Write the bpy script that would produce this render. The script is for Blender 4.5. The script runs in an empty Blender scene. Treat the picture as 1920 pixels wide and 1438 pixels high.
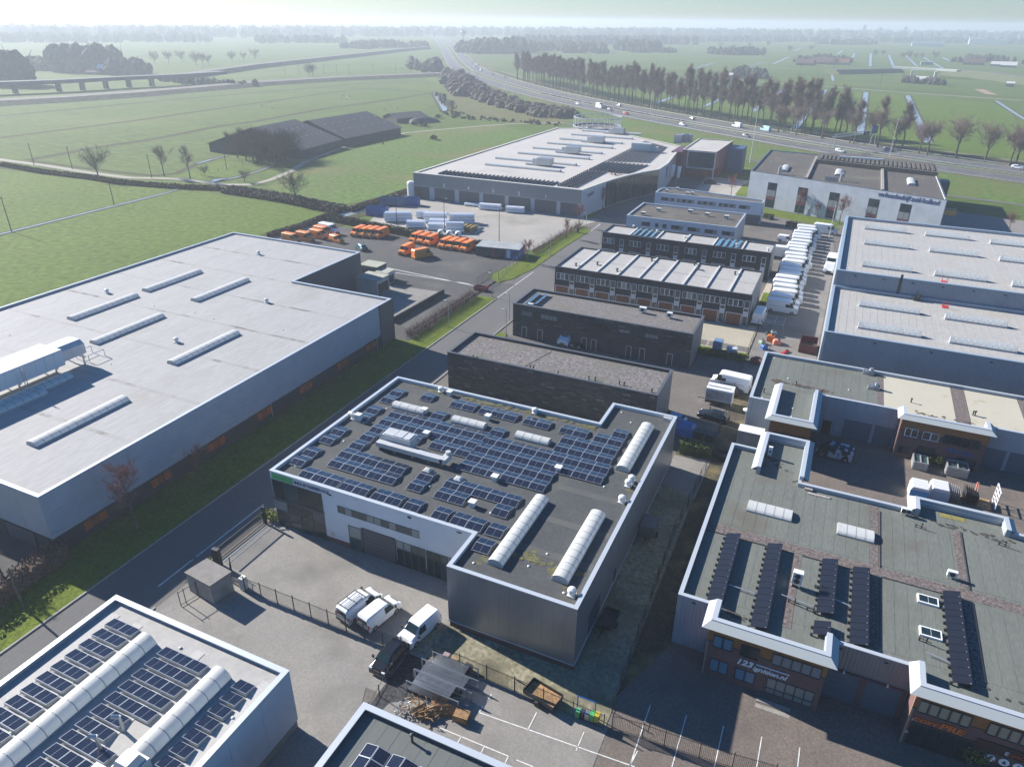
import bpy, bmesh, math, random
from mathutils import Vector, Matrix, noise
S = bpy.context.scene
C = S.collection
PI = math.pi
RND = random.Random(11)
def rad(a): return math.radians(a)

# ------------------------------------------------------------ camera
cam_d = bpy.data.cameras.new('camera'); cam = bpy.data.objects.new('camera', cam_d); C.objects.link(cam)
cam_d.sensor_width = 36; cam_d.lens = 36 * 1337.84 / 1920
cam_d.clip_start = 1; cam_d.clip_end = 60000
_p, _y, _r = rad(26.9787), rad(-24.4797), rad(0.6147)
fw = Vector((math.sin(_y) * math.cos(_p), math.cos(_y) * math.cos(_p), -math.sin(_p)))
rt = Vector((math.cos(_y), -math.sin(_y), 0)); up = rt.cross(fw)
r2 = rt * math.cos(_r) + up * math.sin(_r); u2 = up * math.cos(_r) - rt * math.sin(_r)
cam.matrix_world = Matrix(((r2.x, u2.x, -fw.x, 0), (r2.y, u2.y, -fw.y, 0), (r2.z, u2.z, -fw.z, 50), (0, 0, 0, 1)))
S.camera = cam
# ------------------------------------------------------------ sky, sun, exposure
SUN_EL, SUN_AZ = rad(27.3), math.atan2(-0.985, 0.16)      # azimuth clockwise from +Y
W = bpy.data.worlds.new('World'); S.world = W; W.use_nodes = True
nt = W.node_tree; nt.nodes.clear()
sky = nt.nodes.new('ShaderNodeTexSky'); sky.sky_type = 'NISHITA'; sky.sun_disc = False
sky.sun_elevation = SUN_EL; sky.sun_rotation = SUN_AZ
sky.air_density = 1.0; sky.dust_density = 0.35; sky.ozone_density = 7.0; sky.altitude = 0
bg = nt.nodes.new('ShaderNodeBackground'); bg.inputs['Strength'].default_value = 0.062
wo = nt.nodes.new('ShaderNodeOutputWorld')
hs = nt.nodes.new('ShaderNodeHueSaturation'); hs.inputs['Saturation'].default_value = 1.3; nt.links.new(sky.outputs[0], hs.inputs['Color']); nt.links.new(hs.outputs[0], bg.inputs[0]); nt.links.new(bg.outputs[0], wo.inputs[0])
sd = bpy.data.lights.new('sun', 'SUN'); sd.energy = 5; sd.angle = rad(0.53); sd.color = (1, .95, .87)
sun = bpy.data.objects.new('sun', sd); C.objects.link(sun)
sdir = Vector((math.sin(SUN_AZ) * math.cos(SUN_EL), math.cos(SUN_AZ) * math.cos(SUN_EL), math.sin(SUN_EL)))
sun.rotation_euler = sdir.to_track_quat('Z', 'Y').to_euler(); sun.location = (0, 0, 300)
S.view_settings.view_transform = 'Standard'; S.view_settings.look = 'None'
S.view_settings.exposure = 1.25; S.view_settings.gamma = 1; S.view_settings.use_curve_mapping = False
S.cycles.use_denoising = True; S.cycles.max_bounces = 6; S.cycles.volume_bounces = 1
S.cycles.sample_clamp_indirect = 6

# ------------------------------------------------------------ materials
MATS = {}
def mat(name, rgb, rough=.8, var=.12, scale=.6, rgb2=None, fine=.06, fscale=9, bump=0, bscale=20, metal=0, spec=.4,
        stretch=None, amt=.5, dirt=None, dscale=.15, dthr=.55, dw=.12):
    """rgb varied by two noises in metres, optional second tone / dirt patches, optional bump"""
    if name in MATS: return MATS[name]
    m = bpy.data.materials.new(name); m.use_nodes = True; t = m.node_tree; N = t.nodes; L = t.links
    b = N['Principled BSDF']; b.inputs['Roughness'].default_value = rough; b.inputs['Metallic'].default_value = metal
    b.inputs['Specular IOR Level'].default_value = spec
    geo = N.new('ShaderNodeNewGeometry'); vec = geo.outputs['Position']
    if stretch:
        mp = N.new('ShaderNodeMapping'); mp.inputs['Scale'].default_value = stretch; L.new(vec, mp.inputs[0]); vec2 = mp.outputs[0]
    else: vec2 = vec
    def noi(v, s, d=4):
        n = N.new('ShaderNodeTexNoise'); n.inputs['Scale'].default_value = s; n.inputs['Detail'].default_value = d; n.inputs['Roughness'].default_value = .6
        L.new(v, n.inputs[0]); return n.outputs[0]
    def ramp(v, a, c):
        r = N.new('ShaderNodeMapRange'); r.inputs[1].default_value = a; r.inputs[2].default_value = c; L.new(v, r.inputs[0]); return r.outputs[0]
    def mixc(f, a, c, mode='MIX'):
        x = N.new('ShaderNodeMix'); x.data_type = 'RGBA'; x.blend_type = mode
        if isinstance(f, float): x.inputs[0].default_value = f
        else: L.new(f, x.inputs[0])
        for i, q in ((6, a), (7, c)):
            if isinstance(q, tuple): x.inputs[i].default_value = (*q, 1)
            else: L.new(q, x.inputs[i])
        return x.outputs[2]
    c2 = rgb2 or tuple(max(0, q * (1 - var * 2.2)) for q in rgb); c1 = rgb if rgb2 else tuple(q * (1 + var) for q in rgb)
    c = mixc(ramp(noi(vec2, scale, 5), .5 - amt * .5, .5 + amt * .5), c1, c2)
    if fine:
        f = ramp(noi(vec2, fscale, 3), .3, .7)
        g = N.new('ShaderNodeMapRange'); g.inputs[3].default_value = 1 - fine * 2; g.inputs[4].default_value = 1 + fine * 2; L.new(f, g.inputs[0])
        cc = N.new('ShaderNodeCombineColor')
        for i in range(3): L.new(g.outputs[0], cc.inputs[i])
        c = mixc(1.0, c, cc.outputs[0], 'MULTIPLY')
    if dirt: c = mixc(ramp(noi(vec, dscale, 6), dthr - dw, dthr + dw), c, dirt)
    L.new(c, b.inputs['Base Color'])
    if bump:
        bn = N.new('ShaderNodeBump'); bn.inputs['Strength'].default_value = bump; bn.inputs['Distance'].default_value = .03
        L.new(noi(vec, bscale, 4), bn.inputs['Height']); L.new(bn.outputs[0], b.inputs['Normal'])
    MATS[name] = m
    return m
def plain(name, rgb, rough=.5, metal=0, spec=.5, emit=0):
    if name in MATS: return MATS[name]
    m = bpy.data.materials.new(name); m.use_nodes = True; b = m.node_tree.nodes['Principled BSDF']
    b.inputs['Base Color'].default_value = (*rgb, 1); b.inputs['Roughness'].default_value = rough
    b.inputs['Metallic'].default_value = metal; b.inputs['Specular IOR Level'].default_value = spec
    MATS[name] = m
    return m

GRASS = mat('verge_grass', (.115, .15, .014), .95, rgb2=(.075, .105, .011), scale=.35, fine=.22, fscale=3.5, bump=.6, bscale=6, spec=.15)
FIELD = mat('field_grass', (.088, .128, .026), .95, rgb2=(.064, .098, .02), scale=.02, fine=.16, fscale=.35, stretch=(.35, 1.5, 1), spec=.12, dirt=(.115, .14, .04), dscale=.012, dthr=.62)
FIELDB = mat('field_grass_dull', (.10, .15, .034), .95, rgb2=(.07, .12, .025), scale=.03, fine=.16, fscale=.5, spec=.12, dirt=(.15, .135, .055), dscale=.03, dthr=.6)
FIELDC = mat('field_grass_bright', (.098, .145, .022), .95, rgb2=(.074, .115, .017), scale=.03, fine=.15, fscale=.6, spec=.12)
ROUGHG = mat('rough_brown_grass', (.15, .13, .06), .95, rgb2=(.08, .10, .035), scale=.06, fine=.25, fscale=1.2, spec=.1)
REED = mat('dark_bank', (.04, .045, .018), .95, rgb2=(.075, .065, .03), scale=.2, fine=.25, fscale=2, spec=.1)
ROAD = mat('road_asphalt', (.125, .122, .12), .9, rgb2=(.10, .098, .098), scale=.12, fine=.06, fscale=4, stretch=(1.5, .4, 1), spec=.3, bump=.15, bscale=30)
MWAY = mat('motorway_asphalt', (.10, .10, .105), .85, rgb2=(.085, .085, .09), scale=.05, fine=.05, spec=.35)
YARD = mat('dark_yard', (.075, .073, .072), .92, rgb2=(.052, .052, .054), scale=.15, fine=.12, fscale=6, dirt=(.12, .115, .10), dscale=.09, dthr=.64, spec=.3)
CONC = mat('yard_concrete', (.25, .235, .215), .92, rgb2=(.20, .19, .178), scale=.22, fine=.07, fscale=5, dirt=(.15, .143, .13), dscale=.16, dthr=.60, spec=.25)
CONCB = mat('pale_yard_concrete', (.33, .305, .275), .92, rgb2=(.26, .245, .225), scale=.1, fine=.06, dirt=(.2, .19, .17), dscale=.08, dthr=.66, spec=.25)
PAVE = mat('brick_paving', (.15, .135, .122), .92, rgb2=(.12, .108, .10), scale=.3, fine=.14, fscale=5, dirt=(.09, .085, .08), dscale=.12, dthr=.63, spec=.25)
PAVEL = mat('pale_paving', (.37, .335, .265), .92, rgb2=(.31, .28, .225), scale=.3, fine=.1, fscale=5, spec=.25)
MOSSC = mat('mossy_concrete', (.27, .245, .18), .95, rgb2=(.195, .185, .115), scale=.28, fine=.2, fscale=2.5, dirt=(.11, .102, .07), dscale=.22, dthr=.57, spec=.2)
GRAVELB = mat('black_gravel', (.05, .05, .055), .95, var=.3, scale=3, fine=.3, fscale=7, bump=1, bscale=9)
KERB = mat('kerb_stone', (.30, .29, .27), .9, var=.12, scale=.8)
MARK = mat('road_marking', (.62, .62, .60), .8, var=.12, scale=1.5, fine=.12, fscale=6)
ROOFL = mat('grey_membrane', (.315, .31, .31), .8, rgb2=(.28, .276, .276), scale=.12, fine=.05, fscale=1.6, stretch=(2.2, .35, 1), dirt=(.25, .24, .225), dscale=.07, dthr=.67, dw=.07, spec=.35)
ROOFW = mat('pale_membrane', (.36, .35, .335), .8, rgb2=(.325, .313, .298), scale=.25, fine=.05, fscale=1.6, dirt=(.34, .32, .28), dscale=.2, dthr=.63, dw=.08, spec=.35)
ROOFD = mat('dark_bitumen', (.072, .076, .078), .9, rgb2=(.056, .060, .062), scale=.3, fine=.08, fscale=3, dirt=(.095, .092, .078), dscale=.13, dthr=.62, dw=.09, spec=.3)
ROOFG = mat('green_grey_bitumen', (.145, .155, .138), .9, rgb2=(.118, .127, .112), scale=.25, fine=.08, fscale=2.5, stretch=(3, .5, 1), dirt=(.115, .108, .09), dscale=.16, dthr=.63, dw=.09, spec=.3)
ROOFB = mat('brown_bitumen', (.10, .088, .078), .9, rgb2=(.075, .07, .064), scale=.2, fine=.1, fscale=2, dirt=(.14, .13, .10), dscale=.12, dthr=.66, spec=.3)
GRAVELR = mat('roof_gravel', (.17, .155, .15), .95, rgb2=(.115, .105, .102), scale=2.2, fine=.32, fscale=3.2, dirt=(.125, .118, .10), dscale=.18, dthr=.6, bump=1, bscale=5, amt=.35)
GBAND = mat('pebble_band', (.155, .125, .115), .95, rgb2=(.10, .085, .08), scale=2.5, fine=.3, fscale=4, bump=1, bscale=6)
MOSS = mat('roof_moss', (.125, .12, .042), .95, rgb2=(.09, .088, .05), scale=1.5, fine=.3, fscale=6, bump=1, bscale=8)
COPE = plain('pale_coping', (.52, .55, .58), .4, .3)
COPED = plain('dark_coping', (.10, .105, .115), .5, .2)
CLADG = mat('grey_cladding', (.34, .375, .42), .5, var=.05, scale=.5, fine=.02, metal=.1)
CLADD = mat('dark_grey_cladding', (.085, .095, .11), .5, var=.06, scale=.5, fine=.02, metal=.2)
CLADS = mat('silver_cladding', (.27, .275, .285), .38, var=.05, scale=.4, fine=.02, metal=.55)
CLADB = mat('blue_grey_cladding', (.33, .36, .40), .5, var=.06, scale=.3, fine=.02, metal=.1)
WHITEW = mat('white_render_wall', (.62, .63, .65), .8, var=.04, scale=.3, fine=.02)
WHITEB = mat('pale_blue_wall', (.50, .54, .60), .7, var=.05, scale=.3, fine=.02)
LGREY = mat('light_grey_wall', (.46, .49, .53), .75, var=.05, scale=.4, fine=.03, dirt=(.36, .385, .42), dscale=.25, dthr=.6)
BLACKW = mat('black_timber', (.022, .024, .03), .75, var=.15, scale=1.5, fine=.15, fscale=5)
DARKBASE = mat('dark_plinth', (.035, .038, .046), .7, var=.1, scale=1)
CONCW = mat('concrete_wall', (.28, .265, .25), .9, var=.1, scale=.8, fine=.06, dirt=(.2, .19, .17), dscale=.6, dthr=.6)
WOODO = mat('orange_timber', (.30, .125, .035), .6, rgb2=(.22, .085, .025), scale=1.2, fine=.12, fscale=6, stretch=(.3, .3, 4))
GARAGE = mat('brown_garage_door', (.20, .075, .035), .6, var=.12, scale=1, fine=.08)
SLATEM = [mat('slate_%d' % i, c, .6, var=.25, scale=3, fine=.15, spec=.5) for i, c in enumerate(((.030, .034, .038), (.045, .049, .052), (.065, .068, .07), (.15, .155, .155)))]
WHITE = plain('white_frame', (.74, .74, .74), .5)
WPAINT = plain('white_paint', (.72, .73, .74), .28, 0, .6)
OPAINT = mat('orange_paint', (.80, .235, .035), .35, var=.05, scale=.3, fine=.02)
BPAINT = plain('black_paint', (.012, .013, .016), .2, 0, .6)
GPAINT = plain('grey_paint', (.22, .24, .26), .3, .4)
RPAINT = plain('red_paint', (.45, .03, .03), .35)
BLUEP = mat('blue_paint', (.02, .11, .36), .5, var=.12, scale=.8)
TEAL = plain('teal_paint', (.03, .13, .16), .4)
TYRE = plain('tyre_rubber', (.02, .02, .02), .85)
RIM = plain('wheel_rim', (.38, .38, .40), .35, .7)
PLAST = plain('black_plastic', (.03, .03, .032), .6)
LAMPG = plain('headlight_glass', (.6, .62, .65), .1, 0, .8)
TAILR = plain('tail_light', (.4, .02, .02), .2)
GLASS = plain('dark_glass', (.012, .026, .032), .08, 0, .4)
GLASSB = plain('window_glass', (.035, .06, .07), .07, 0, .55)
BLIND = plain('blind_behind_glass', (.20, .225, .23), .22, 0, .7)
BLINDY = plain('beige_blind', (.27, .255, .19), .25, 0, .7)
METAL = plain('galvanised_steel', (.42, .44, .46), .4, .75)
ALU = plain('aluminium', (.46, .48, .50), .35, .5)
DSTEEL = plain('dark_steel', (.035, .037, .042), .5, .3)
DUCT = mat('duct_metal', (.50, .51, .52), .5, var=.08, scale=1, fine=.03, metal=.25)
DOME = mat('skylight_dome', (.78, .785, .77), .35, rgb2=(.72, .72, .69), scale=.8, fine=.03, spec=.5, dirt=(.50, .49, .44), dscale=.6, dthr=.68)
_n = DOME.node_tree; _t = _n.nodes.new('ShaderNodeBsdfTranslucent'); _t.inputs[0].default_value = (.85, .86, .84, 1); _m = _n.nodes.new('ShaderNodeMixShader'); _m.inputs[0].default_value = .45
_n.links.new(_n.nodes['Principled BSDF'].outputs[0], _m.inputs[1]); _n.links.new(_t.outputs[0], _m.inputs[2]); _n.links.new(_m.outputs[0], _n.nodes['Material Output'].inputs[0])
ACWHITE = mat('unit_casing', (.62, .62, .60), .5, var=.05, scale=2, fine=.03)
PALLET = mat('pallet_wood', (.36, .22, .11), .9, var=.25, scale=2.5, fine=.15)
BARK = mat('bark', (.10, .085, .07), .95, var=.25, scale=1.5, fine=.2)
TWIG = mat('twigs', (.25, .185, .16), .95, var=.25, scale=.4, fine=.1)
TWIGP = mat('pink_twigs', (.22, .095, .085), .95, var=.2, scale=1, fine=.1)
TWIGD = mat('thicket_twigs', (.11, .085, .07), .95, rgb2=(.075, .07, .045), scale=.12, fine=.25, fscale=1)
FARWOOD = mat('far_wood', (.06, .062, .045), .95, rgb2=(.035, .045, .03), scale=.02, fine=.25, fscale=.1)
HEDGEG = mat('hedge_leaves', (.075, .115, .025), .9, rgb2=(.04, .065, .017), scale=1.5, fine=.25, fscale=6)
HEDGED = mat('dark_ivy_hedge', (.035, .055, .018), .9, rgb2=(.02, .032, .014), scale=1.5, fine=.25, fscale=6)
HEDGER = mat('winter_hedge', (.14, .085, .065), .95, rgb2=(.09, .06, .045), scale=1, fine=.25, fscale=5)
WATER = plain('ditch_water', (.26, .29, .30), .25, 0, .6)  # pale base colour paints in the glare of hazy sky on the water
BARNR = mat('barn_sheeting', (.045, .048, .055), .75, var=.15, scale=.3, fine=.08, stretch=(.2, 2, 1))
REDB = mat('red_panel', (.16, .045, .05), .6, var=.1, scale=.6)
LETW = plain('white_letters', (.75, .75, .75), .5)
LETB = plain('blue_letters', (.02, .04, .14), .5)
LETO = plain('orange_letters', (.62, .13, .02), .5)
LETG = plain('green_sign', (.08, .42, .13), .5)
LOUVRE = plain('orange_louvre', (.46, .10, .03), .6)
# brick wall: bricks are far below ten pixels here, so colour and joint come from the material
def brick_mat(name, c1, c2, mortar):
    m = bpy.data.materials.new(name); m.use_nodes = True; t = m.node_tree; N = t.nodes; L = t.links; b = N['Principled BSDF']
    geo = N.new('ShaderNodeNewGeometry'); sp = N.new('ShaderNodeSeparateXYZ'); L.new(geo.outputs['Position'], sp.inputs[0])
    ad = N.new('ShaderNodeMath'); L.new(sp.outputs[0], ad.inputs[0]); L.new(sp.outputs[1], ad.inputs[1])
    cb = N.new('ShaderNodeCombineXYZ'); L.new(ad.outputs[0], cb.inputs[0]); L.new(sp.outputs[2], cb.inputs[1])
    br = N.new('ShaderNodeTexBrick'); br.inputs['Scale'].default_value = 1; br.inputs['Brick Width'].default_value = .22; br.inputs['Row Height'].default_value = .065
    br.inputs['Mortar Size'].default_value = .008; br.inputs['Color1'].default_value = (*c1, 1); br.inputs['Color2'].default_value = (*c2, 1); br.inputs['Mortar'].default_value = (*mortar, 1)
    L.new(cb.outputs[0], br.inputs['Vector']); L.new(br.outputs[0], b.inputs['Base Color']); b.inputs['Roughness'].default_value = .9
    MATS[name] = m
    return m
BRICK = brick_mat('red_brick', (.165, .068, .06), (.12, .05, .05), (.14, .11, .10))
BRICKP = brick_mat('plinth_brick', (.15, .055, .045), (.11, .042, .036), (.12, .09, .08))
# solar cells: grid of cells on the panel's own coordinates
def solar_mat(name, base, nx, ny, rough=.12):
    m = bpy.data.materials.new(name); m.use_nodes = True; t = m.node_tree; N = t.nodes; L = t.links; b = N['Principled BSDF']
    tc = N.new('ShaderNodeTexCoord'); sp = N.new('ShaderNodeSeparateXYZ'); L.new(tc.outputs['UV'], sp.inputs[0])
    def line(o, n, w):
        a = N.new('ShaderNodeMath'); a.operation = 'MULTIPLY'; a.inputs[1].default_value = n; L.new(o, a.inputs[0])
        f = N.new('ShaderNodeMath'); f.operation = 'PINGPONG'; f.inputs[1].default_value = .5; L.new(a.outputs[0], f.inputs[0])
        g = N.new('ShaderNodeMath'); g.operation = 'LESS_THAN'; g.inputs[1].default_value = w; L.new(f.outputs[0], g.inputs[0]); return g.outputs[0]
    x = N.new('ShaderNodeMath'); x.operation = 'MAXIMUM'; L.new(line(sp.outputs[0], nx, .03), x.inputs[0]); L.new(line(sp.outputs[1], ny, .03), x.inputs[1])
    mx = N.new('ShaderNodeMix'); mx.data_type = 'RGBA'; L.new(x.outputs[0], mx.inputs[0])
    mx.inputs[6].default_value = (*base, 1); mx.inputs[7].default_value = (.055, .065, .09, 1)
    L.new(mx.outputs[2], b.inputs['Base Color']); b.inputs['Roughness'].default_value = rough; b.inputs['Specular IOR Level'].default_value = .55
    MATS[name] = m
    return m
SOLAR = solar_mat('solar_cells', (.008, .011, .026), 5, 6)
SOLARB = plain('black_absorber', (.010, .011, .018), .35, 0, .5)

# ------------------------------------------------------------ mesh building
ORG = {}
class MB:
    def __init__(s): s.v = []; s.f = []; s.m = []; s.T = None; s.uv = {}
    def add(s, vs, fs, m=0):
        n = len(s.v)
        if s.T is not None: vs = [s.T @ Vector(q) for q in vs]
        s.v += [tuple(q) for q in vs]
        for f in fs: s.f.append(tuple(i + n for i in f)); s.m.append(m)
        return s
    def box(s, x0, y0, z0, x1, y1, z1, m=0):
        return s.add([(x0, y0, z0), (x1, y0, z0), (x1, y1, z0), (x0, y1, z0), (x0, y0, z1), (x1, y0, z1), (x1, y1, z1), (x0, y1, z1)],
                     [(3, 2, 1, 0), (4, 5, 6, 7), (0, 1, 5, 4), (1, 2, 6, 5), (2, 3, 7, 6), (3, 0, 4, 7)], m)
    def cbox(s, x, y, z, dx, dy, dz, m=0): return s.box(x - dx / 2, y - dy / 2, z, x + dx / 2, y + dy / 2, z + dz, m)
    def prism(s, pts, z0, z1, m=0, top=True, bottom=True, mt=None):
        a = sum(pts[i - 1][0] * pts[i][1] - pts[i][0] * pts[i - 1][1] for i in range(len(pts)))
        if a < 0: pts = pts[::-1]
        n = len(pts); vs = [(p[0], p[1], z0) for p in pts] + [(p[0], p[1], z1) for p in pts]
        s.add(vs, [(i, (i + 1) % n, n + (i + 1) % n, n + i) for i in range(n)], m)
        if top: s.add(vs[n:], [tuple(range(n))], m if mt is None else mt)
        if bottom: s.add(vs[:n], [tuple(range(n - 1, -1, -1))], m)
        return s
    def quad(s, a, b, c, d, m=0): return s.add([a, b, c, d], [(0, 1, 2, 3)], m)
    def tube(s, p, q, r0, r1=None, n=6, m=0, caps=True):
        r1 = r0 if r1 is None else r1
        p = Vector(p); q = Vector(q); d = (q - p).normalized() if (q - p).length > 1e-9 else Vector((0, 0, 1))
        a = d.orthogonal().normalized(); b = d.cross(a)
        vs = [p + (a * math.cos(t) + b * math.sin(t)) * r0 for t in [2 * PI * i / n for i in range(n)]] + [q + (a * math.cos(t) + b * math.sin(t)) * r1 for t in [2 * PI * i / n for i in range(n)]]
        fs = [(i, (i + 1) % n, n + (i + 1) % n, n + i) for i in range(n)]
        if caps: fs += [tuple(range(n - 1, -1, -1)), tuple(range(n, 2 * n))]
        return s.add(vs, fs, m)
    def loft(s, rings, m=0, closed=True, caps=True):
        n = len(rings[0]); vs = [q for r in rings for q in r]; fs = []
        for k in range(len(rings) - 1):
            for i in range(n if closed else n - 1): fs.append((k * n + i, k * n + (i + 1) % n, (k + 1) * n + (i + 1) % n, (k + 1) * n + i))
        if caps: fs += [tuple(range(n - 1, -1, -1)), tuple(range((len(rings) - 1) * n, len(rings) * n))]
        return s.add(vs, fs, m)
    def lathe(s, x, y, prof, n=10, m=0):
        return s.loft([[(x + r * math.cos(2 * PI * i / n), y + r * math.sin(2 * PI * i / n), z) for i in range(n)] for r, z in prof], m)
    def build(s, name, mats, parent=None, smooth=False):
        o3 = ORG.get(parent.as_pointer(), (0, 0, 0)) if parent else (0, 0, 0)
        me = bpy.data.meshes.new(name)
        me.from_pydata([(q[0] - o3[0], q[1] - o3[1], q[2] - o3[2]) for q in s.v], [], s.f)
        for q in (mats if isinstance(mats, (list, tuple)) else [mats]): me.materials.append(q)
        if any(s.m): me.polygons.foreach_set('material_index', s.m)
        if smooth: me.polygons.foreach_set('use_smooth', [True] * len(me.polygons))
        me.update()
        return link(name, me, parent, o3)
def link(name, me, parent=None, o3=(0, 0, 0)):
    o = bpy.data.objects.new(name, me); C.objects.link(o)
    if parent: o.parent = parent; ORG[o.as_pointer()] = ORG.get(parent.as_pointer(), (0, 0, 0))
    return o
def tag(o, label=None, cat=None, group=None, kind=None):
    if label: o['label'] = label
    if cat: o['category'] = cat
    if group: o['group'] = group
    if kind: o['kind'] = kind
    return o
def thing(name, label, cat, loc=(0, 0, 0), group=None, rz=0):
    o = bpy.data.objects.new(name, None); C.objects.link(o); o.location = loc; o.rotation_euler = (0, 0, rz)
    o.empty_display_size = .5
    ORG[o.as_pointer()] = tuple(loc)
    return tag(o, label, cat, group)
KIDS = {}
def copy_tree(o, loc=None, rz=None, label=None, group=None, sc=None):
    c = o.copy(); C.objects.link(c)
    if loc is not None: c.location = loc
    if rz is not None: c.rotation_euler = (0, 0, rz)
    if sc is not None: c.scale = (sc, sc, sc)
    if label: c['label'] = label
    if group: c['group'] = group
    for a in o.children:
        b = a.copy(); C.objects.link(b); b.parent = c
        for d in a.children:
            e = d.copy(); C.objects.link(e); e.parent = b
    return c
def sheet(name, pts, z, m, kind='structure', parent=None):
    """flat polygon"""
    a = sum(pts[i - 1][0] * pts[i][1] - pts[i][0] * pts[i - 1][1] for i in range(len(pts)))
    if a < 0: pts = pts[::-1]
    b = MB(); b.add([(p[0], p[1], z) for p in pts], [tuple(range(len(pts)))])
    o = b.build(name, m, parent)
    if kind: o['kind'] = kind
    return o
def rect(x0, y0, x1, y1): return [(x0, y0), (x1, y0), (x1, y1), (x0, y1)]
def offset_line(pts, d):
    out = []
    for i, p in enumerate(pts):
        a = Vector(pts[max(i - 1, 0)][:2]); b = Vector(pts[min(i + 1, len(pts) - 1)][:2]); t = (b - a).normalized()
        out.append((p[0] - t.y * d, p[1] + t.x * d))
    return out
def strip_pts(pts, w0, w1): return offset_line(pts, w0) + offset_line(pts, w1)[::-1]
def band(mb, pts, w0, w1, z, m=0):
    a = offset_line(pts, w0); b = offset_line(pts, w1)
    for i in range(len(pts) - 1):
        q = [(*b[i], z), (*b[i + 1], z), (*a[i + 1], z), (*a[i], z)]
        if w1 > w0: q = q[::-1]
        mb.quad(*q, m)

# ============================================================ ground, roads, water
gb = MB(); NR = 40
rr = [0, 150, 400, 900, 1800, 4000, 9000, 16000]
gb.add([(0, 200, 0)] + [(r * math.cos(2 * PI * i / NR), 200 + r * math.sin(2 * PI * i / NR), 0) for r in rr[1:] for i in range(NR)],
       [(0, 1 + i, 1 + (i + 1) % NR) for i in range(NR)] + [(1 + k * NR + i, 1 + (k + 1) * NR + i, 1 + (k + 1) * NR + (i + 1) % NR, 1 + k * NR + (i + 1) % NR) for k in range(len(rr) - 2) for i in range(NR)])
tag(gb.build('ground', FIELD), kind='structure')
sheet('field', [(-279.22,163.63), (-253.35,163.74), (-232.41,164.24), (-214.19,163.92), (-198.35,166.53), (-195.57,144.40), (-194.83,109.40)], .02, FIELDC)
sheet('field', [(-191.37,107.18), (-192.13,141.62), (-194.53,166.68), (-170.95,166.69), (-138.82,167.39), (-132.05,163.59), (-129.40,137.29), (-121,118), (-121,40), (-230,60)], .02, FIELDC)
sheet('field', [(-173.12,183.33), (-184.79,213.36), (-197.41,279.59), (-197.99,327.29), (-178.25,366.97), (-121,318), (-122.5,190), (-133.22,183.61), (-136.17,174.08), (-165.61,179.84)], .02, FIELDB)
sheet('field', [(-214.61,184.03), (-223.54,215.76), (-190.16,202.40), (-193.85,184.34)], .03, FIELDC)
for q in ([(-129.62,533.86), (-132.12,708.63), (-97.65,683.32), (-96.12,524.75)], [(-90.93,516.20), (-92.72,680.09), (-63.59,691.85), (-60.07,491.69)], [(-57.09,493.39), (-59.52,694.35), (-31.50,687.59), (-31.56,424.05)],
          [(-29.17,418.36), (-28.31,689.54), (-1.08,689.01), (0.94,412.94)], [(2.96,409.89), (2.54,685.67), (29.08,675.13), (30.09,399.33)], [(32.33,395.09), (32.52,677.20), (85.08,651.61), (87.51,550.26), (87.57,526.72), (106.75,406.51), (89.36,343.19), (65.70,369.54)]):
    sheet('field', q, .02, FIELDC if RND.random() < .6 else FIELD)
sheet('field', [(-248.83,443.36), (-313.31,550.08), (-248.45,485.44), (-153.75,399.32), (-155.43,379.73), (-222.24,398.93)], .03, ROUGHG)
sheet('field', [(-285.00,538.48), (-230.43,474.41), (-166.13,431.03), (-142.83,379.19), (-193.15,377.12), (-233.39,415.65)], .04, ROUGHG)
# --- industrial estate ground
EST = rect(-66.4, -5, 75, 150)
sheet('estate_paving', EST, .03, PAVE)
sheet('estate_paving', [(-62, 150), (75, 150), (75, 186), (60, 200), (25, 208), (-30, 228), (-36, 262), (-60, 290), (-64, 290), (-64, 205)], .03, PAVE)
sheet('road', rect(-59.1, -5, -51.6, 131), .04, ROAD)
sheet('road', [(-60.1, 131), (-51.6, 131), (-51.2, 230), (-60.0, 230)], .04, ROAD)
sheet('road', [(-59.2, 122), (-59.2, 131.4), (-64.2, 131.4), (-64.2, 122)], .05, YARD)
mk = MB()
for y0, y1 in ((34.2, 38.6), (39.0, 49.0)): mk.box(-53.66, y0, .045, -53.5, y1, .056)
for y0, y1 in ((122.5, 130.5), (131, 141), (178, 188)): mk.box(-59.35, y0, .045, -59.2, y1, .056)
tag(mk.build('road_marking', MARK), kind='structure')
kb = MB(); kb.box(-59.28, -5, .02, -59.1, 121.8, .15); kb.box(-51.6, 49.5, .02, -51.42, 128, .15); kb.box(-51.6, 15, .02, -51.42, 32, .14)
tag(kb.build('kerb', KERB), kind='structure')
vb = MB(); vb.prism([(-66.35, 33), (-66.35, 96), (-63.6, 96), (-63.3, 122), (-59.5, 122), (-59.28, 119), (-59.28, -5), (-65.6, -5), (-65.6, 33)], .0, .14, bottom=False)
tag(vb.build('verge', GRASS), kind='structure')
vb = MB(); vb.prism([(-66.77,133.42), (-63.00,130.95), (-61.48,134.45), (-60.12,142.99), (-60.06,162.97), (-59.35,180.22), (-62.63,183.51), (-65.53,144.70)], 0, .12, bottom=False)
tag(vb.build('verge', GRASS), kind='structure')
vb = MB(); vb.prism([(-51.2, 91), (-48.4, 91), (-48.4, 101), (-49.5, 106.5), (-51.2, 106.5)], 0, .12, bottom=False); vb.prism([(-51.3, 70), (-50.2, 70), (-50.2, 83), (-51.3, 83)], 0, .12, bottom=False)
tag(vb.build('verge', GRASS), kind='structure')
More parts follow.
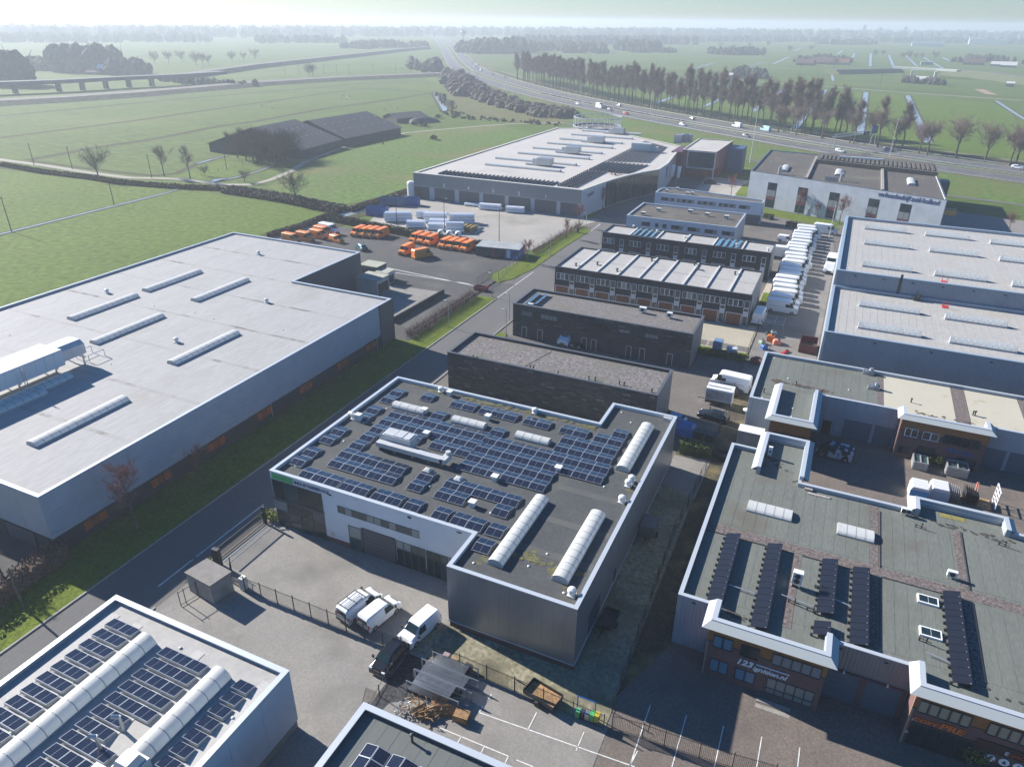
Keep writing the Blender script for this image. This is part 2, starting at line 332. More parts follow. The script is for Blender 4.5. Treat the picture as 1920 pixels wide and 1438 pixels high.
# yards
sheet('left_yard', [(-66.4, -5), (-66.4, 26), (-66.4, 33), (-130, 33), (-130, -5)], .03, PAVE)
sheet('left_yard', rect(-121, 28.2, -66.8, 33), .05, YARD)
sheet('orange_van_yard', [(-63.6, 96), (-63.6, 131.4), (-66.9, 133.6), (-66.2, 153), (-78, 153.2), (-127, 154), (-130, 141), (-122, 116), (-66.3, 116), (-66.3, 96)], .05, YARD)
sheet('side_yard', [(-66.3, 95.7), (-66.3, 116.2), (-88, 116.2), (-88, 95.7)], .04, YARD)
sheet('dock_slab', [(-71.20,102.12), (-78.56,109.34), (-84.22,119.67), (-70.50,120.54), (-70.02,119.70)], .07, CONC)
sheet('hall_yard', [(-66.5, 156), (-63, 185), (-60.5, 192.5), (-123, 192.5), (-121.5, 172), (-116, 158), (-96, 156.3)], .05, CONCB)
sheet('yard_slab', [(-51.4, -5), (-51.4, 47.2), (-25.2, 47.2), (-25.2, 33), (-28.2, 33), (-26, 28), (-26, -5)], .05, CONC)
sheet('yard_slab', [(-26.6, 33), (-22.5, 36), (-20, 38), (-8.6, 38), (-8.6, -5), (-26.6, -5)], .05, CONC)
sheet('wing_apron', [(-27.5, 38), (-8.8, 38), (-8.8, 48), (-13.1, 48), (-13.1, 42), (-27.5, 42)], .06, MOSSC)
sheet('alley', rect(-13.2, 42, -9, 80.6), .07, MOSSC)
sheet('alley', [(-13.2, 73), (-8.8, 71.5), (-8.6, 80.4), (-13.2, 79.8)], .08, CONC)
sheet('soil_strip', [(-8.9, 41), (-8.9, 108), (-6.0, 108), (-6.0, 48.9), (-7.8, 44)], .07, mat('leaf_litter', (.075, .06, .035), .95, rgb2=(.045, .042, .03), scale=.9, fine=.3, fscale=5, dirt=(.22, .17, .07), dscale=.22, dthr=.63))
sheet('soil_strip', [(-25.6, 32.6), (-20.5, 35.6), (-21.5, 37.6), (-26.9, 37.6), (-26.9, 25)], .07, GRAVELB)
sheet('slate_yard', rect(-20, 82.9, -9.2, 113), .05, PAVE)
sheet('door_apron', rect(-50, 116.8, -9.2, 128.6), .06, PAVEL)
sheet('door_apron', [(-11.2, 128.6), (-9.3, 128.6), (-9.6, 160), (-11.2, 160)], .06, PAVEL)
pb = MB()
for k in range(4): pb.box(-18.6 + k * 2.35, 117.2, .06, -16.5 + k * 2.35, 119.5, .075)
tag(pb.build('parking_bay', PAVE), kind='structure')
sheet('drive', [(-9.3, 108), (1.3, 108), (1.3, 182), (-1, 214), (-10.5, 214), (-9.4, 150)], .06, mat('drive_paving', (.20, .185, .17), .92, rgb2=(.165, .155, .145), scale=.3, fine=.1, fscale=4, dirt=(.115, .11, .105), dscale=.12, dthr=.6, spec=.25))
sheet('back_yard', rect(2.2, 71.8, 75, 94.2), .05, mat('back_yard_paving', (.165, .135, .115), .92, rgb2=(.125, .108, .096), scale=.35, fine=.12, fscale=5, dirt=(.09, .085, .08), dscale=.15, dthr=.63, spec=.25))
sheet('front_yard', rect(-8.4, -5, 75, 48.9), .05, mat('front_yard_paving', (.16, .132, .112), .92, rgb2=(.125, .106, .095), scale=.35, fine=.12, fscale=5, dirt=(.085, .08, .075), dscale=.15, dthr=.63, spec=.25))
wl = MB()     # parking lines on the yards
for x in (-6.1, -3.2, -.3, 2.6, 5.4): wl.box(x - .04, 34.5 + (x + 6) * .25, .06, x + .04, 41.5 + (x + 6) * .1, .068)
def line(p, q, w=.09):
    band(wl, [p, q], -w / 2, w / 2, .068)
line((-18.50,34.87), (-5.74,35.64)); line((-18.34,36.88), (-18.50,34.87)); line((-14.28,36.86), (-14.28,35.03)); line((-10.19,36.79), (-10.20,35.00)); line((-5.92,37.01), (-6.11,35.47))
line((-20.65,32.30), (-14.72,32.39)); line((-18.76,32.35), (-18.76,31.74)); line((-16.74,32.33), (-16.72,31.74)); line((-14.72,32.39), (-14.70,31.77)); line((-14.04,32.37), (-12.65,32.40))
for k in range(4): line((5.0 + k * 2.5 - .0, 72.2), (4.9 + k * 2.5, 77.5), .08)
line((4.9, 77.5), (12.5, 77.5), .08); line((-94, 129.4), (-67, 127.0), .25); line((-86.32,127.00), (-68.27,127.57), .2)
tag(wl.build('yard_marking', MARK), kind='structure')
sheet('east_parking', [(26, 207), (75, 196), (75, 240), (26, 252)], .05, mat('parking_paving', (.22, .20, .185), .92, rgb2=(.18, .17, .16), scale=.2, fine=.1, spec=.25))
sheet('verge_strip', [(-20.62,227.84), (-0.56,220.86), (1.11,211.39), (-20.02,220.71)], .07, GRASS)
sheet('verge_strip', [(-32.09,244.32), (-32.10,263.46), (-29.91,259.58), (-28.51,245.27)], .07, GRASS)
sheet('verge_strip', rect(-19.5, 113.0, -9.1, 116.8), .07, GRASS)
sheet('verge_strip', [(-11, 141), (-9.6, 141), (-9.7, 150), (-11, 150)], .075, GRASS)
sheet('cube_parking', [(-44.64,231.71), (-46.64,271.98), (-31.12,269.17), (-31.64,243.66), (-32.09,238.17)], .06, CONCB)
# --- embankment grass and motorway
TL = [(-1500, 2600), (-1000, 1790), (-700, 1290), (-545, 1028), (-451, 871), (-379, 757), (-306, 663), (-250, 597), (-209, 552), (-168, 513), (-131, 481), (-103, 458), (-76, 437), (-42, 412), (-9, 388), (20, 369), (44, 356), (70, 344), (110, 327), (170, 305), (260, 275)]
sheet('embankment', offset_line(TL[3:], -30) + offset_line(TL[3:], -78)[::-1], .035, FIELDB)
sheet('embankment', offset_line(TL[3:], 14) + offset_line(TL[3:], -40)[::-1], .05, mat('motorway_verge', (.12, .135, .05), .95, rgb2=(.075, .10, .03), scale=.08, fine=.25, fscale=1, spec=.1, dirt=(.16, .12, .07), dscale=.04, dthr=.56))
b = MB(); band(b, TL, -.5, -14.5, .09); tag(b.build('motorway', MWAY), kind='structure')
b = MB(); band(b, TL, -22.5, -35.5, .09); tag(b.build('motorway', MWAY), kind='structure')
b = MB()
for w in (-1.2, -13.8, -23.2, -34.8): band(b, TL, w + .1, w - .1, .11)
for base in (-5.2, -9.0, -27, -30.8):
    o = offset_line(TL, base)
    for i in range(3, len(o) - 1):
        a = Vector(o[i]); c = Vector(o[i + 1]); n = int((c - a).length / 12)
        for k in range(n): p = a + (c - a) * (k / n); q = p + (c - a).normalized() * 4; band(b, [(p.x, p.y), (q.x, q.y)], .08, -.08, .11)
tag(b.build('motorway_marking', MARK), kind='structure')
b = MB()
for w in (.9, -15.5, -21.5, -36.6):                      # guard rails
    o = offset_line(TL, w)
    for i in range(len(o) - 1):
        a, c = Vector((*o[i], 0)), Vector((*o[i + 1], 0)); d = (c - a).normalized(); nrm = Vector((-d.y, d.x, 0)) * .08
        b.add([a - nrm + Vector((0, 0, .45)), c - nrm + Vector((0, 0, .45)), c - nrm + Vector((0, 0, .8)), a - nrm + Vector((0, 0, .8)), a + nrm + Vector((0, 0, .45)), c + nrm + Vector((0, 0, .45)), c + nrm + Vector((0, 0, .8)), a + nrm + Vector((0, 0, .8))],
              [(0, 1, 2, 3), (5, 4, 7, 6), (3, 2, 6, 7), (0, 4, 5, 1)])
tag(b.build('guard_rail', METAL), 'long steel guard rails edging both motorway carriageways', 'guard rail')
# ditches: dark banks with a line of water
def ditch(pts, w=1.6, bank=2.6, wet=True):
    b = MB(); band(b, pts, bank, -bank, .06); tag(b.build('ditch_bank', REED), kind='structure')
    if wet: b = MB(); band(b, pts, w / 2, -w / 2, .09); tag(b.build('ditch_water', WATER), kind='structure')
ditch([(-431.72,261.62), (-426.70,324.65), (-423.22,373.04), (-410.77,438.04), (-400.08,502.44), (-394.99,550.31), (-372.50,585.50)], 1, 2.2, False)
ditch([(-353.25,211.20), (-352.59,282.03), (-359.74,382.29), (-364.97,473.54), (-364.24,512.72)], 1, 1.9, False); ditch([(-364.24,512.72), (-308.95,507.57)], 1, 1.3, False)
ditch([(-288.52,179.88), (-292.18,211.44), (-291.24,245.07), (-298.09,289.01), (-295.16,311.72), (-301.43,376.39), (-297.16,443.45), (-299.01,508.34)], .8, 2.4, False)
ditch([(-194.23,96.14), (-193.33,108.44), (-193.93,127.27), (-194.41,143.46), (-194.98,162.43), (-196.43,168.44)], .9, 1.0, True)
ditch([(-290.65,170.98), (-262.20,167.97), (-238.02,168.55), (-221.56,166.88), (-199.13,169.84), (-180.28,174.06)], 1, 2.0, False)
ditch([(-302.02,166.22), (-283.79,166.57), (-260.35,166.68), (-239.93,167.55)], 1.3, 1.5)
ditch([(-286.21,179.79), (-263.35,179.19), (-240.78,179.23), (-221.11,180.62)], 1, 1.3, False)
ditch([(-226.40,205.01), (-229.84,223.61)], 1.3, 2); ditch([(-195.68,181.36), (-193.88,190.57), (-194.91,202.18), (-198.01,214.95)], 1.2, 1.8); ditch([(-196.91,183.77), (-194.14,188.32)], 3.0, 3.4)
ditch([(-221.11,180.62), (-217.67,186.83), (-226.40,205.01)], 1, 1.4, False)
ditch([(-296.43,504.72), (-230.24,404.02)], 3.4, 3.8)
ditch([(-177.96,171.67), (-154.77,171.70), (-137.85,168.64), (-131.69,168.09)], 1.2, 2.2, False)
ditch([(-128.72,136.52), (-126.87,146.69), (-127.23,152.68), (-128.46,164.02), (-127.35,172.51), (-127.22,183.43), (-124.34,194.09)], 4.5, 6.2)
for q, w in (([(-31.09,699.64), (-30.48,419.95)], 3.6), ([(0.50,689.97), (1.64,424.09)], 3.6), ([(30.49,675.98), (31.76,403.95)], 3.6), ([(-63.16,704.62), (-61.96,500.63)], 3), ([(-129.45,696.40), (-129.05,517.49)], 3), ([(-94.94,667.70), (-95.48,513.56)], 3),
             ([(89.04,662.81), (89.33,557.53), (92.42,448.57)], 2.5), ([(-5.63,1657), (-1.16,1130)], 4), ([(24.92,1566), (26.68,1150)], 4), ([(52.74,1561), (55.24,1170)], 4), ([(77.39,1505), (83.75,1133)], 4), ([(107.74,1528), (107.86,1357)], 4),
             ([(-32.33,1605), (-29.31,1125)], 4), ([(-59.58,1781), (-60.23,1526)], 4), ([(-124.88,1350), (-122.37,1121)], 4), ([(-140.52,1158), (-141.40,1032)], 3), ([(-197.73,1100), (-191.40,919.31)], 3), ([(-36.87,912.94), (-31.03,817.90)], 3), ([(-148.37,1821), (-145.61,1672)], 5)):
    ditch(q, w, w * .8)
ditch([(-237.76,864.31), (-101.70,895.59), (-36.38,903.36), (26.43,934.75)], 1, 3, False); ditch([(-184.82,796.51), (-87.72,781.76), (-28.82,755.81), (31.19,725.83), (111.62,699.51)], 1, 1.6, False)
ditch([(-125.28,1088), (-21.23,1116), (35.76,1127)], 1, 1.6, False); ditch([(-145.06,1249), (-54.52,1257), (119.87,1348)], 1, 1.3, False)
ditch(offset_line(TL[5:], 9.5), 1.2, 3.0, False)
# farm roads, paths
def path(name, pts, w, m, z=.1):
    b = MB(); band(b, pts, w / 2, -w / 2, z); return tag(b.build(name, m), kind='structure')
PATHM = mat('pale_lane', (.30, .275, .235), .95, rgb2=(.25, .225, .185), scale=.2, fine=.1)
path('lane', [(-327.25,177.32), (-298.41,175.96), (-270.14,175.60), (-244.76,173.74), (-226.05,173.76), (-210.17,179.95), (-188.52,180.13), (-179.96,184.58)], 3.0, PATHM)
path('lane', [(-179.96,184.58), (-180.60,194.35), (-184.62,208.74), (-192.98,227.96), (-196.14,240.16)], 2.6, PATHM); path('lane', [(-196.14,240.16), (-201.50,265.28), (-201.25,312.43), (-196.00,323.95), (-183.83,346.66), (-169.74,369.19), (-146.03,387.57)], 2.2, PATHM)
path('cycle_path', [(-146.03,387.57), (-101.83,342.69), (-64.56,322.67), (-37.68,314.57), (-20.67,299.78), (2.25,288.71), (31.64,274.51), (57.36,269.28)], 2.6, ROAD)
path('lane', [(-129.27,788.07), (-85.07,760.19), (-27.81,736.20), (30.64,705.46), (108.76,678.98), (146.67,654.25)], 4, PATHM)
path('lane', [(89.05,779.43), (93.02,724.02)], 8, mat('sand_path', (.3, .2, .13), .95))
path('cycle_path', offset_line(TL[5:], 16), 2.2, mat('worn_path', (.2, .19, .13), .95))
# dark railway embankments far left
def embank(name, pts, wt, wb, h, m, mtop=None):
    a, b_, c, d = offset_line(pts, wb), offset_line(pts, wt), offset_line(pts, -wt), offset_line(pts, -wb); q = MB()
    for i in range(len(pts) - 1):
        for u, v, zu, zv, mm in ((a, b_, 0, h, 0), (b_, c, h, h, 1), (c, d, h, 0, 0)):
            q.quad((*u[i], zu), (*v[i], zv), (*v[i + 1], zv), (*u[i + 1], zu), mm)
    for i, s in ((0, 1), (len(pts) - 1, -1)): q.quad((*a[i], 0), (*b_[i], h), (*c[i], h), (*d[i], 0))
    return tag(q.build(name, [m, mtop or m]), kind='structure')
BANKD = mat('dark_embankment', (.05, .062, .03), .95, rgb2=(.035, .04, .026), scale=.03, fine=.3, fscale=.25)
BALL = mat('ballast', (.14, .12, .115), .95, var=.15, scale=.1, fine=.1)
embank('railway_embankment', [(-505.59,261.83), (-489.58,298.80), (-477.22,332.88), (-466.78,377.78), (-458.85,490.57), (-435.78,574.86), (-386.31,673.64)], 7, 15, 2.6, BANKD, BALL)
embank('railway_embankment', [(-556.49,497.48), (-616.77,663.12), (-666.16,859.49), (-733.84,1120), (-767.62,1281)], 5, 11, 4, BANKD, BALL)
embank('road_ramp', [(86.30,1004), (114.36,963.44), (139.86,902.48), (177.69,809.18)], 6, 20, 5.5, mat('ramp_grass', (.10, .11, .05), .95, rgb2=(.07, .085, .035), scale=.03, fine=.2), ROAD)
embank('road_ramp', [(-37.88,932.72), (-5.80,964.61), (27.62,1009)], 5, 12, 4.5, mat('ramp_grass', (.1, .11, .05)), ROAD)
# ------------------------------------------------------------ haze
hz = bpy.data.materials.new('haze_air'); hz.use_nodes = True; t = hz.node_tree; t.nodes.clear()
pv = t.nodes.new('ShaderNodeVolumePrincipled'); pv.inputs['Color'].default_value = (.66, .72, .80, 1); pv.inputs['Density'].default_value = .0004; pv.inputs['Anisotropy'].default_value = .25
ot = t.nodes.new('ShaderNodeOutputMaterial'); t.links.new(pv.outputs[0], ot.inputs['Volume'])
hb = MB(); hb.box(-17000, -17000, -1, 17000, 17000, 62)
ho = tag(hb.build('haze', hz), kind='stuff')

# ============================================================ building kit
def inset(pts, d):
    a = sum(pts[i - 1][0] * pts[i][1] - pts[i][0] * pts[i - 1][1] for i in range(len(pts)))
    if a < 0: pts = pts[::-1]
    out = []; n = len(pts)
    for i in range(n):
        p0, p1, p2 = Vector(pts[i - 1]), Vector(pts[i]), Vector(pts[(i + 1) % n])
        e1 = (p1 - p0).normalized(); e2 = (p2 - p1).normalized(); n1 = Vector((-e1.y, e1.x)); n2 = Vector((-e2.y, e2.x))
        k = 1 + n1.dot(n2); v = (n1 + n2) / max(k, .2)
        out.append((p1.x + v.x * d, p1.y + v.y * d))
    return out
def ccw(pts):
    a = sum(pts[i - 1][0] * pts[i][1] - pts[i][0] * pts[i - 1][1] for i in range(len(pts)))
    return pts if a > 0 else pts[::-1]
def ring(mb, o, i, z0, z1, m=0):
    """closed kerb-like ring between outline o and i"""
    n = len(o)
    for k in range(n):
        j = (k + 1) % n
        mb.add([(*o[k], z0), (*o[j], z0), (*i[j], z0), (*i[k], z0), (*o[k], z1), (*o[j], z1), (*i[j], z1), (*i[k], z1)],
               [(4, 5, 6, 7), (0, 1, 5, 4), (2, 3, 7, 6), (3, 2, 1, 0)], m)
def shell(root, pts, z, wall, roofm, cope=None, drop=.3, pw=.32, base=0, basem=None, cw=.36, ct=.07, wall_z0=0, roof_name='roof', over=.04, wallname='wall'):
    """walls up to z, roof sheet at z-drop behind a parapet with its coping"""
    pts = ccw(pts); q = inset(pts, pw); w = MB(); n = len(pts)
    for k in range(n):
        j = (k + 1) % n
        w.quad((*pts[k], max(base, wall_z0)), (*pts[j], max(base, wall_z0)), (*pts[j], z), (*pts[k], z))
        w.quad((*q[j], z - drop), (*q[k], z - drop), (*q[k], z), (*q[j], z))
    if wall_z0 and not base: w.add([(*p, wall_z0) for p in pts[::-1]], [tuple(range(n))])
    ob = w.build(wallname, wall, root)
    if base:
        pl = MB(); pb = inset(pts, .06)
        for k in range(n):
            j = (k + 1) % n; pl.quad((*pb[k], 0), (*pb[j], 0), (*pb[j], base), (*pb[k], base)); pl.quad((*pb[k], base), (*pb[j], base), (*pts[j], base), (*pts[k], base))
        pl.build('plinth', basem, root)
    r = MB(); r.add([(*p, z - drop) for p in q], [tuple(range(n))]); ro = r.build(roof_name, roofm, root)
    c = MB(); ring(c, inset(pts, -over), inset(pts, cw), z, z + ct); c.build('coping', cope or COPE, root)
    return ob, ro
def face(f):
    """local frame of a wall: ('S', y) faces -Y, ('E', x) faces +X, ('W', x) faces -X, ('N', y) faces +Y; u runs along the wall"""
    k, v = f[0], f[1]
    return {'S': lambda u, d, z: (u, v - d, z), 'N': lambda u, d, z: (u, v + d, z), 'E': lambda u, d, z: (v + d, u, z), 'W': lambda u, d, z: (v - d, u, z)}[k]
def fbox(mb, F, u0, u1, z0, z1, d0, d1, m=0):
    a = F(u0, d0, z0); b = F(u1, d1, z1)
    return mb.box(min(a[0], b[0]), min(a[1], b[1]), z0, max(a[0], b[0]), max(a[1], b[1]), z1, m)
def window(root, f, u0, u1, z0, z1, nx=1, ny=1, frame=None, glass=None, fw=.07, name='window', depth=.06, panes=True, zs=None, label=None):
    F = face(f); frame = frame or DSTEEL; glass = glass or GLASSB; b = MB()
    us = [u0 + (u1 - u0) * i / nx for i in range(nx + 1)]; zz = zs or [z0 + (z1 - z0) * i / ny for i in range(ny + 1)]
    for i, u in enumerate(us): fbox(b, F, max(u0, u - fw / 2), min(u1, u + fw / 2), z0, z1, -.02, depth)
    for i, z in enumerate(zz): fbox(b, F, u0 + .001, u1 - .001, max(z0, z - fw / 2), min(z1, z + fw / 2), -.021, depth - .004)
    w = b.build(name, frame, root)
    if label: w['label'] = label
    k = 0
    for j in range(len(zz) - 1):
        for i in range(nx):
            g = glass[k % len(glass)] if isinstance(glass, list) else glass; k += 1
            p = MB(); fbox(p, F, us[i] + fw / 2, us[i + 1] - fw / 2, zz[j] + fw / 2, zz[j + 1] - fw / 2, -.019, .022)
            p.build('pane', g, w)
    return w
def door(root, f, u0, u1, z0, z1, m, name='door', ribs=0, frame=None, fw=.1, depth=.03):
    F = face(f); b = MB()
    if ribs:
        h = (z1 - z0) / ribs
        for i in range(ribs): fbox(b, F, u0, u1, z0 + i * h + .015, z0 + (i + 1) * h - .015, -.05, depth)
        fbox(b, F, u0, u1, z0, z1, -.05, depth - .02)
    else: fbox(b, F, u0, u1, z0, z1, -.05, depth)
    d = b.build(name, m, root)
    if frame:
        q = MB(); fbox(q, F, u0 - fw, u0, z0, z1 + fw, -.04, depth + .03); fbox(q, F, u1, u1 + fw, z0, z1 + fw, -.04, depth + .03); fbox(q, F, u0, u1, z1, z1 + fw, -.04, depth + .029)
        q.build('door_frame', frame, d)
    return d
def vault(root, cx, cy, L, w, h, z, axis='Y', n=10, curb=.22, m=None, flat=False):
    """barrel rooflight: curb with one curved pane per bay"""
    m = m or DOME; b = MB()
    def pt(a, s, zz): return (cx + s, cy + a, zz) if axis == 'Y' else (cx + a, cy + s, zz)
    hw = w / 2
    if axis == 'Y': b.box(cx - hw, cy - L / 2, z - .02, cx + hw, cy + L / 2, z + curb)
    else: b.box(cx - L / 2, cy - hw, z - .02, cx + L / 2, cy + hw, z + curb)
    K = 8
    prof = [(-hw * math.cos(PI * k / K) * .97, h * math.sin(PI * k / K) ** (.8)) for k in range(K + 1)]
    for e in (-L / 2 + .03, L / 2 - .03):
        o = 1 if e > 0 else -1
        b.add([pt(e, s, z + curb + t * .96) for s, t in prof], [tuple(range(K + 1)) if (o > 0) == (axis == 'X') else tuple(range(K, -1, -1))])
    root_s = b.build('skylight', m if flat else KERBM, root); bay = L / n
    for i in range(n):
        a0 = -L / 2 + i * bay + .03; a1 = -L / 2 + (i + 1) * bay - .03; p = MB()
        r0 = [pt(a0, s, z + curb + t) for s, t in prof]; r1 = [pt(a1, s, z + curb + t) for s, t in prof]
        p.loft([r0, r1], 0, closed=False, caps=False)
        p.build('pane', m, root_s, smooth=True)
    if n > 1:
        for i in range(1, n):
            rb = MB(); a = -L / 2 + i * bay; p2 = [(s * 1.012, t * 1.02 + .012) for s, t in prof]
            rb.loft([[pt(a - .035, s, z + curb + t) for s, t in p2], [pt(a + .035, s, z + curb + t) for s, t in p2]], 0, closed=False, caps=False)
            rb.build('glazing_bar', KERBM, root_s)
    return root_s
KERBM = plain('skylight_kerb', (.36, .37, .38), .5)
def mushroom(root, x, y, z, r=.32, h=.75, name='roof_vent'):
    b = MB(); b.lathe(x, y, [(r * .75, z), (r * .75, z + h * .45), (r * 1.05, z + h * .5), (r * 1.08, z + h * .7), (r * .9, z + h * .9), (r * .35, z + h)], 14)
    b.cbox(x, y, z, r * 1.9, r * 1.9, h * .18)
    return b.build(name, ACWHITE, root)
def cowl(root, x, y, z, h=.5, r=.07, m=None, name='vent_pipe'):
    b = MB(); b.lathe(x, y, [(r, z), (r, z + h), (r * 1.7, z + h + .01), (r * 1.7, z + h + .1), (r * .4, z + h + .16)], 8)
    return b.build(name, m or PLAST, root)
def drain_dome(root, x, y, z): 
    b = MB(); b.lathe(x, y, [(.13, z), (.12, z + .06), (.05, z + .1)], 10); return b.build('roof_drain', ACWHITE, root)
def ac_unit(root, x, y, z, dx=.9, dy=.4, h=.7, name='condenser_unit', m=None, stand=.25):
    b = MB(); b.cbox(x, y, z + stand, dx, dy, h)
    for sx in (-1, 1):
        for sy in (-1, 1): b.cbox(x + sx * dx * .42, y + sy * dy * .4, z, .05, .05, stand)
    u = b.build(name, m or ACWHITE, root)
    g = MB(); s = min(dx * .3, h * .42)
    fx = [x] if dx < h * 1.6 else [x - dx * .25, x + dx * .25]
    for q in fx: g.tube((q, y - dy / 2 + .001, z + stand + h * .5), (q, y - dy / 2 - .02, z + stand + h * .5), s, s, 14)
    g.build('fan_grille', PLAST, u)
    return u
def skyhatch(root, x, y, z, s=.9):
    b = MB(); b.cbox(x, y, z, s, s, .22); k = b.build('roof_hatch', KERBM, root)
    d = MB(); d.loft([[(x + i * s * .48, y + j * s * .48, z + .22) for i, j in ((-1, -1), (1, -1), (1, 1), (-1, 1))], [(x + i * s * .22, y + j * s * .22, z + .4) for i, j in ((-1, -1), (1, -1), (1, 1), (-1, 1))]]); d.build('dome', DOME, k)
    return k
def corrugated(root, f, u0, u1, z0, z1, m, pitch=.25, depth=.035, vertical=True, name='corrugated_cladding', off=.01):
    """trapezoid sheeting as one folded sheet"""
    F = face(f); b = MB(); prof = []; a, e = (u0, u1) if vertical else (z0, z1)
    n = max(1, int(round((e - a) / pitch))); p = (e - a) / n
    for i in range(n):
        s = a + i * p; prof += [(s, off), (s + p * .38, off), (s + p * .5, off + depth), (s + p * .88, off + depth)]
    prof.append((e, off))
    if vertical: r0 = [F(u, d, z0) for u, d in prof]; r1 = [F(u, d, z1) for u, d in prof]
    else: r0 = [F(u0, d, z) for z, d in prof]; r1 = [F(u1, d, z) for z, d in prof]
    k = len(r0); flip = (f[0] in 'EN') != (not vertical)
    fs = [(i, i + 1, k + i + 1, k + i) for i in range(k - 1)]
    if flip and f[0] in 'N': fs = [q[::-1] for q in fs]
    if (f[0] == 'W' and vertical) or (f[0] == 'S' and not vertical): fs = [q[::-1] for q in fs]
    b.add(r0 + r1, fs)
    return b.build(name, m, root)
def panels(root, f, us, z0, z1, m, name='cladding_panel', gap=.02, d=.025):
    """flat cladding panels, each an object"""
    F = face(f); out = []
    for i in range(len(us) - 1):
        b = MB(); fbox(b, F, us[i] + gap / 2, us[i + 1] - gap / 2, z0, z1, -.01, d + RND.uniform(0, .006)); out.append(b.build(name, m, root))
    return out
def text(root, body, f, u, z, size, m, name='lettering', depth=.03, shear=0, align='LEFT', bold=0, width=None, d=.05):
    cu = bpy.data.curves.new(name, 'FONT'); cu.body = body; cu.size = size; cu.extrude = depth; cu.shear = shear; cu.align_x = align; cu.offset = bold
    ob = bpy.data.objects.new(name, cu); C.objects.link(ob)
    bpy.context.view_layer.update(); dg = bpy.context.evaluated_depsgraph_get()
    me = bpy.data.meshes.new_from_object(ob.evaluated_get(dg)); bpy.data.objects.remove(ob)
    xs = [v.co.x for v in me.vertices]; sx = width / (max(xs) - min(xs)) if width else 1; x0 = min(xs) if width else 0
    F = face(f); o3 = ORG.get(root.as_pointer(), (0, 0, 0))
    sgn = -1 if f[0] in 'NW' else 1
    for v in me.vertices:
        p = F(u + sgn * (v.co.x - x0) * sx, d + v.co.z, z + v.co.y); v.co = (p[0] - o3[0], p[1] - o3[1], p[2] - o3[2])
    me.materials.clear(); me.materials.append(m)
    return link(name, me, root, o3)
# ---- solar panels: one panel mesh for each kind, copied for every panel
def panel_mesh(L, D, tilt, nx=2, name='solar_panel', frame=None, mat_=None, sgn=1):
    """lies on the origin, long side along X, low edge at y=0 when sgn=1 (rises towards +Y)"""
    me = bpy.data.meshes.new(name); c, s = math.cos(tilt), math.sin(tilt); v = []; f = []; mi = []; uv = []
    def P3(x, y, h): return (x, y * c - h * s, (y * s if sgn > 0 else (D - y) * s) + h * c) if sgn > 0 else (x, y * c + h * s, (D - y) * s + h * c)
    def q(a, uvs, m): n = len(v); v.extend(a); f.append((n, n + 1, n + 2, n + 3)); mi.append(m); uv.extend(uvs)
    z4 = [(0, 0)] * 4; T = .04
    q([P3(0, 0, T), P3(L, 0, T), P3(L, D, T), P3(0, D, T)], z4, 0)
    q([P3(0, 0, 0), P3(L, 0, 0), P3(L, 0, T), P3(0, 0, T)], z4, 0); q([P3(L, D, 0), P3(0, D, 0), P3(0, D, T), P3(L, D, T)], z4, 0)
    q([P3(L, 0, 0), P3(L, D, 0), P3(L, D, T), P3(L, 0, T)], z4, 0); q([P3(0, D, 0), P3(0, 0, 0), P3(0, 0, T), P3(0, D, T)], z4, 0)
    w = .035; xs = [w + (L - 2 * w) * i / nx for i in range(nx + 1)]
    for i in range(nx):
        a, b = xs[i] + (.012 if i else 0), xs[i + 1] - (.012 if i < nx - 1 else 0)
        q([P3(a, w, T + .004), P3(b, w, T + .004), P3(b, D - w, T + .004), P3(a, D - w, T + .004)], [(0, 0), (1, 0), (1, 1), (0, 1)], 1)
    me.from_pydata(v, [], f); me.materials.append(frame or ALU); me.materials.append(mat_ or SOLAR); me.polygons.foreach_set('material_index', mi)
    l = me.uv_layers.new(name='UVMap')
    for i, t in enumerate(uv): l.data[i].uv = t
    me.update(); return me
def array(label, group=None, loc=(0, 0, 0)): return thing('solar_array', label, 'solar array', loc, group)
def put(me, root, loc, rz=0, name=None):
    o = bpy.data.objects.new(name or me.name, me); C.objects.link(o); o.parent = root; o3 = ORG[root.as_pointer()]
    o.location = (loc[0] - o3[0], loc[1] - o3[1], loc[2] - o3[2]); o.rotation_euler = (0, 0, rz); return o

# ============================================================ large left warehouse
t = thing('warehouse', 'huge grey warehouse with corrugated walls, dark base and orange louvres', 'warehouse', (-121, 33, 0))
LW = [(-121, 33), (-66.4, 33), (-66.4, 95.8), (-87.2, 95.8), (-87.2, 116), (-121, 116)]
shell(t, LW, 7.5, CLADG, ROOFL, COPE, drop=.28, base=2.25, basem=DARKBASE)
corrugated(t, ('E', -66.4), 33.0, 91.9, 2.3, 7.45, CLADG, .3, .05, False)
panels(t, ('S', 33), [-121 + i * 3.9 for i in range(15)], 2.3, 7.4, CLADB, gap=.03)
b = MB(); b.box(-66.42, 92, 0, -66.2, 95.9, 7.55); b.box(-68.6, 95.75, 0, -66.2, 95.95, 7.55); b.build('corner_panel', CLADD, t)
corrugated(t, ('E', -87.2), 95.9, 116, .2, 7.4, CLADD, .45, .04)
for y in (37.7, 46.3, 55.0, 63.7, 72.4, 81.2, 89.0):
    b = MB(); F = face(('E', -66.4))
    for i in range(9):
        fbox(b, F, y - 1.35, y - .45, .95 + i * .12, 1.03 + i * .12, -.02, .08); fbox(b, F, y + .45, y + 1.35, .95 + i * .12, 1.03 + i * .12, -.02, .08)
        if i % 3 != 1: fbox(b, F, y - .33, y + .33, .95 + i * .12, 1.03 + i * .12, -.02, .08)
    b.build('louvre', LOUVRE, t)
for k in range(6):
    b = MB(); b.box(-119 + k * 9, 32.92, .2, -114.5 + k * 9, 33.02, 2.1); b.build('dock_door', CLADD, t)
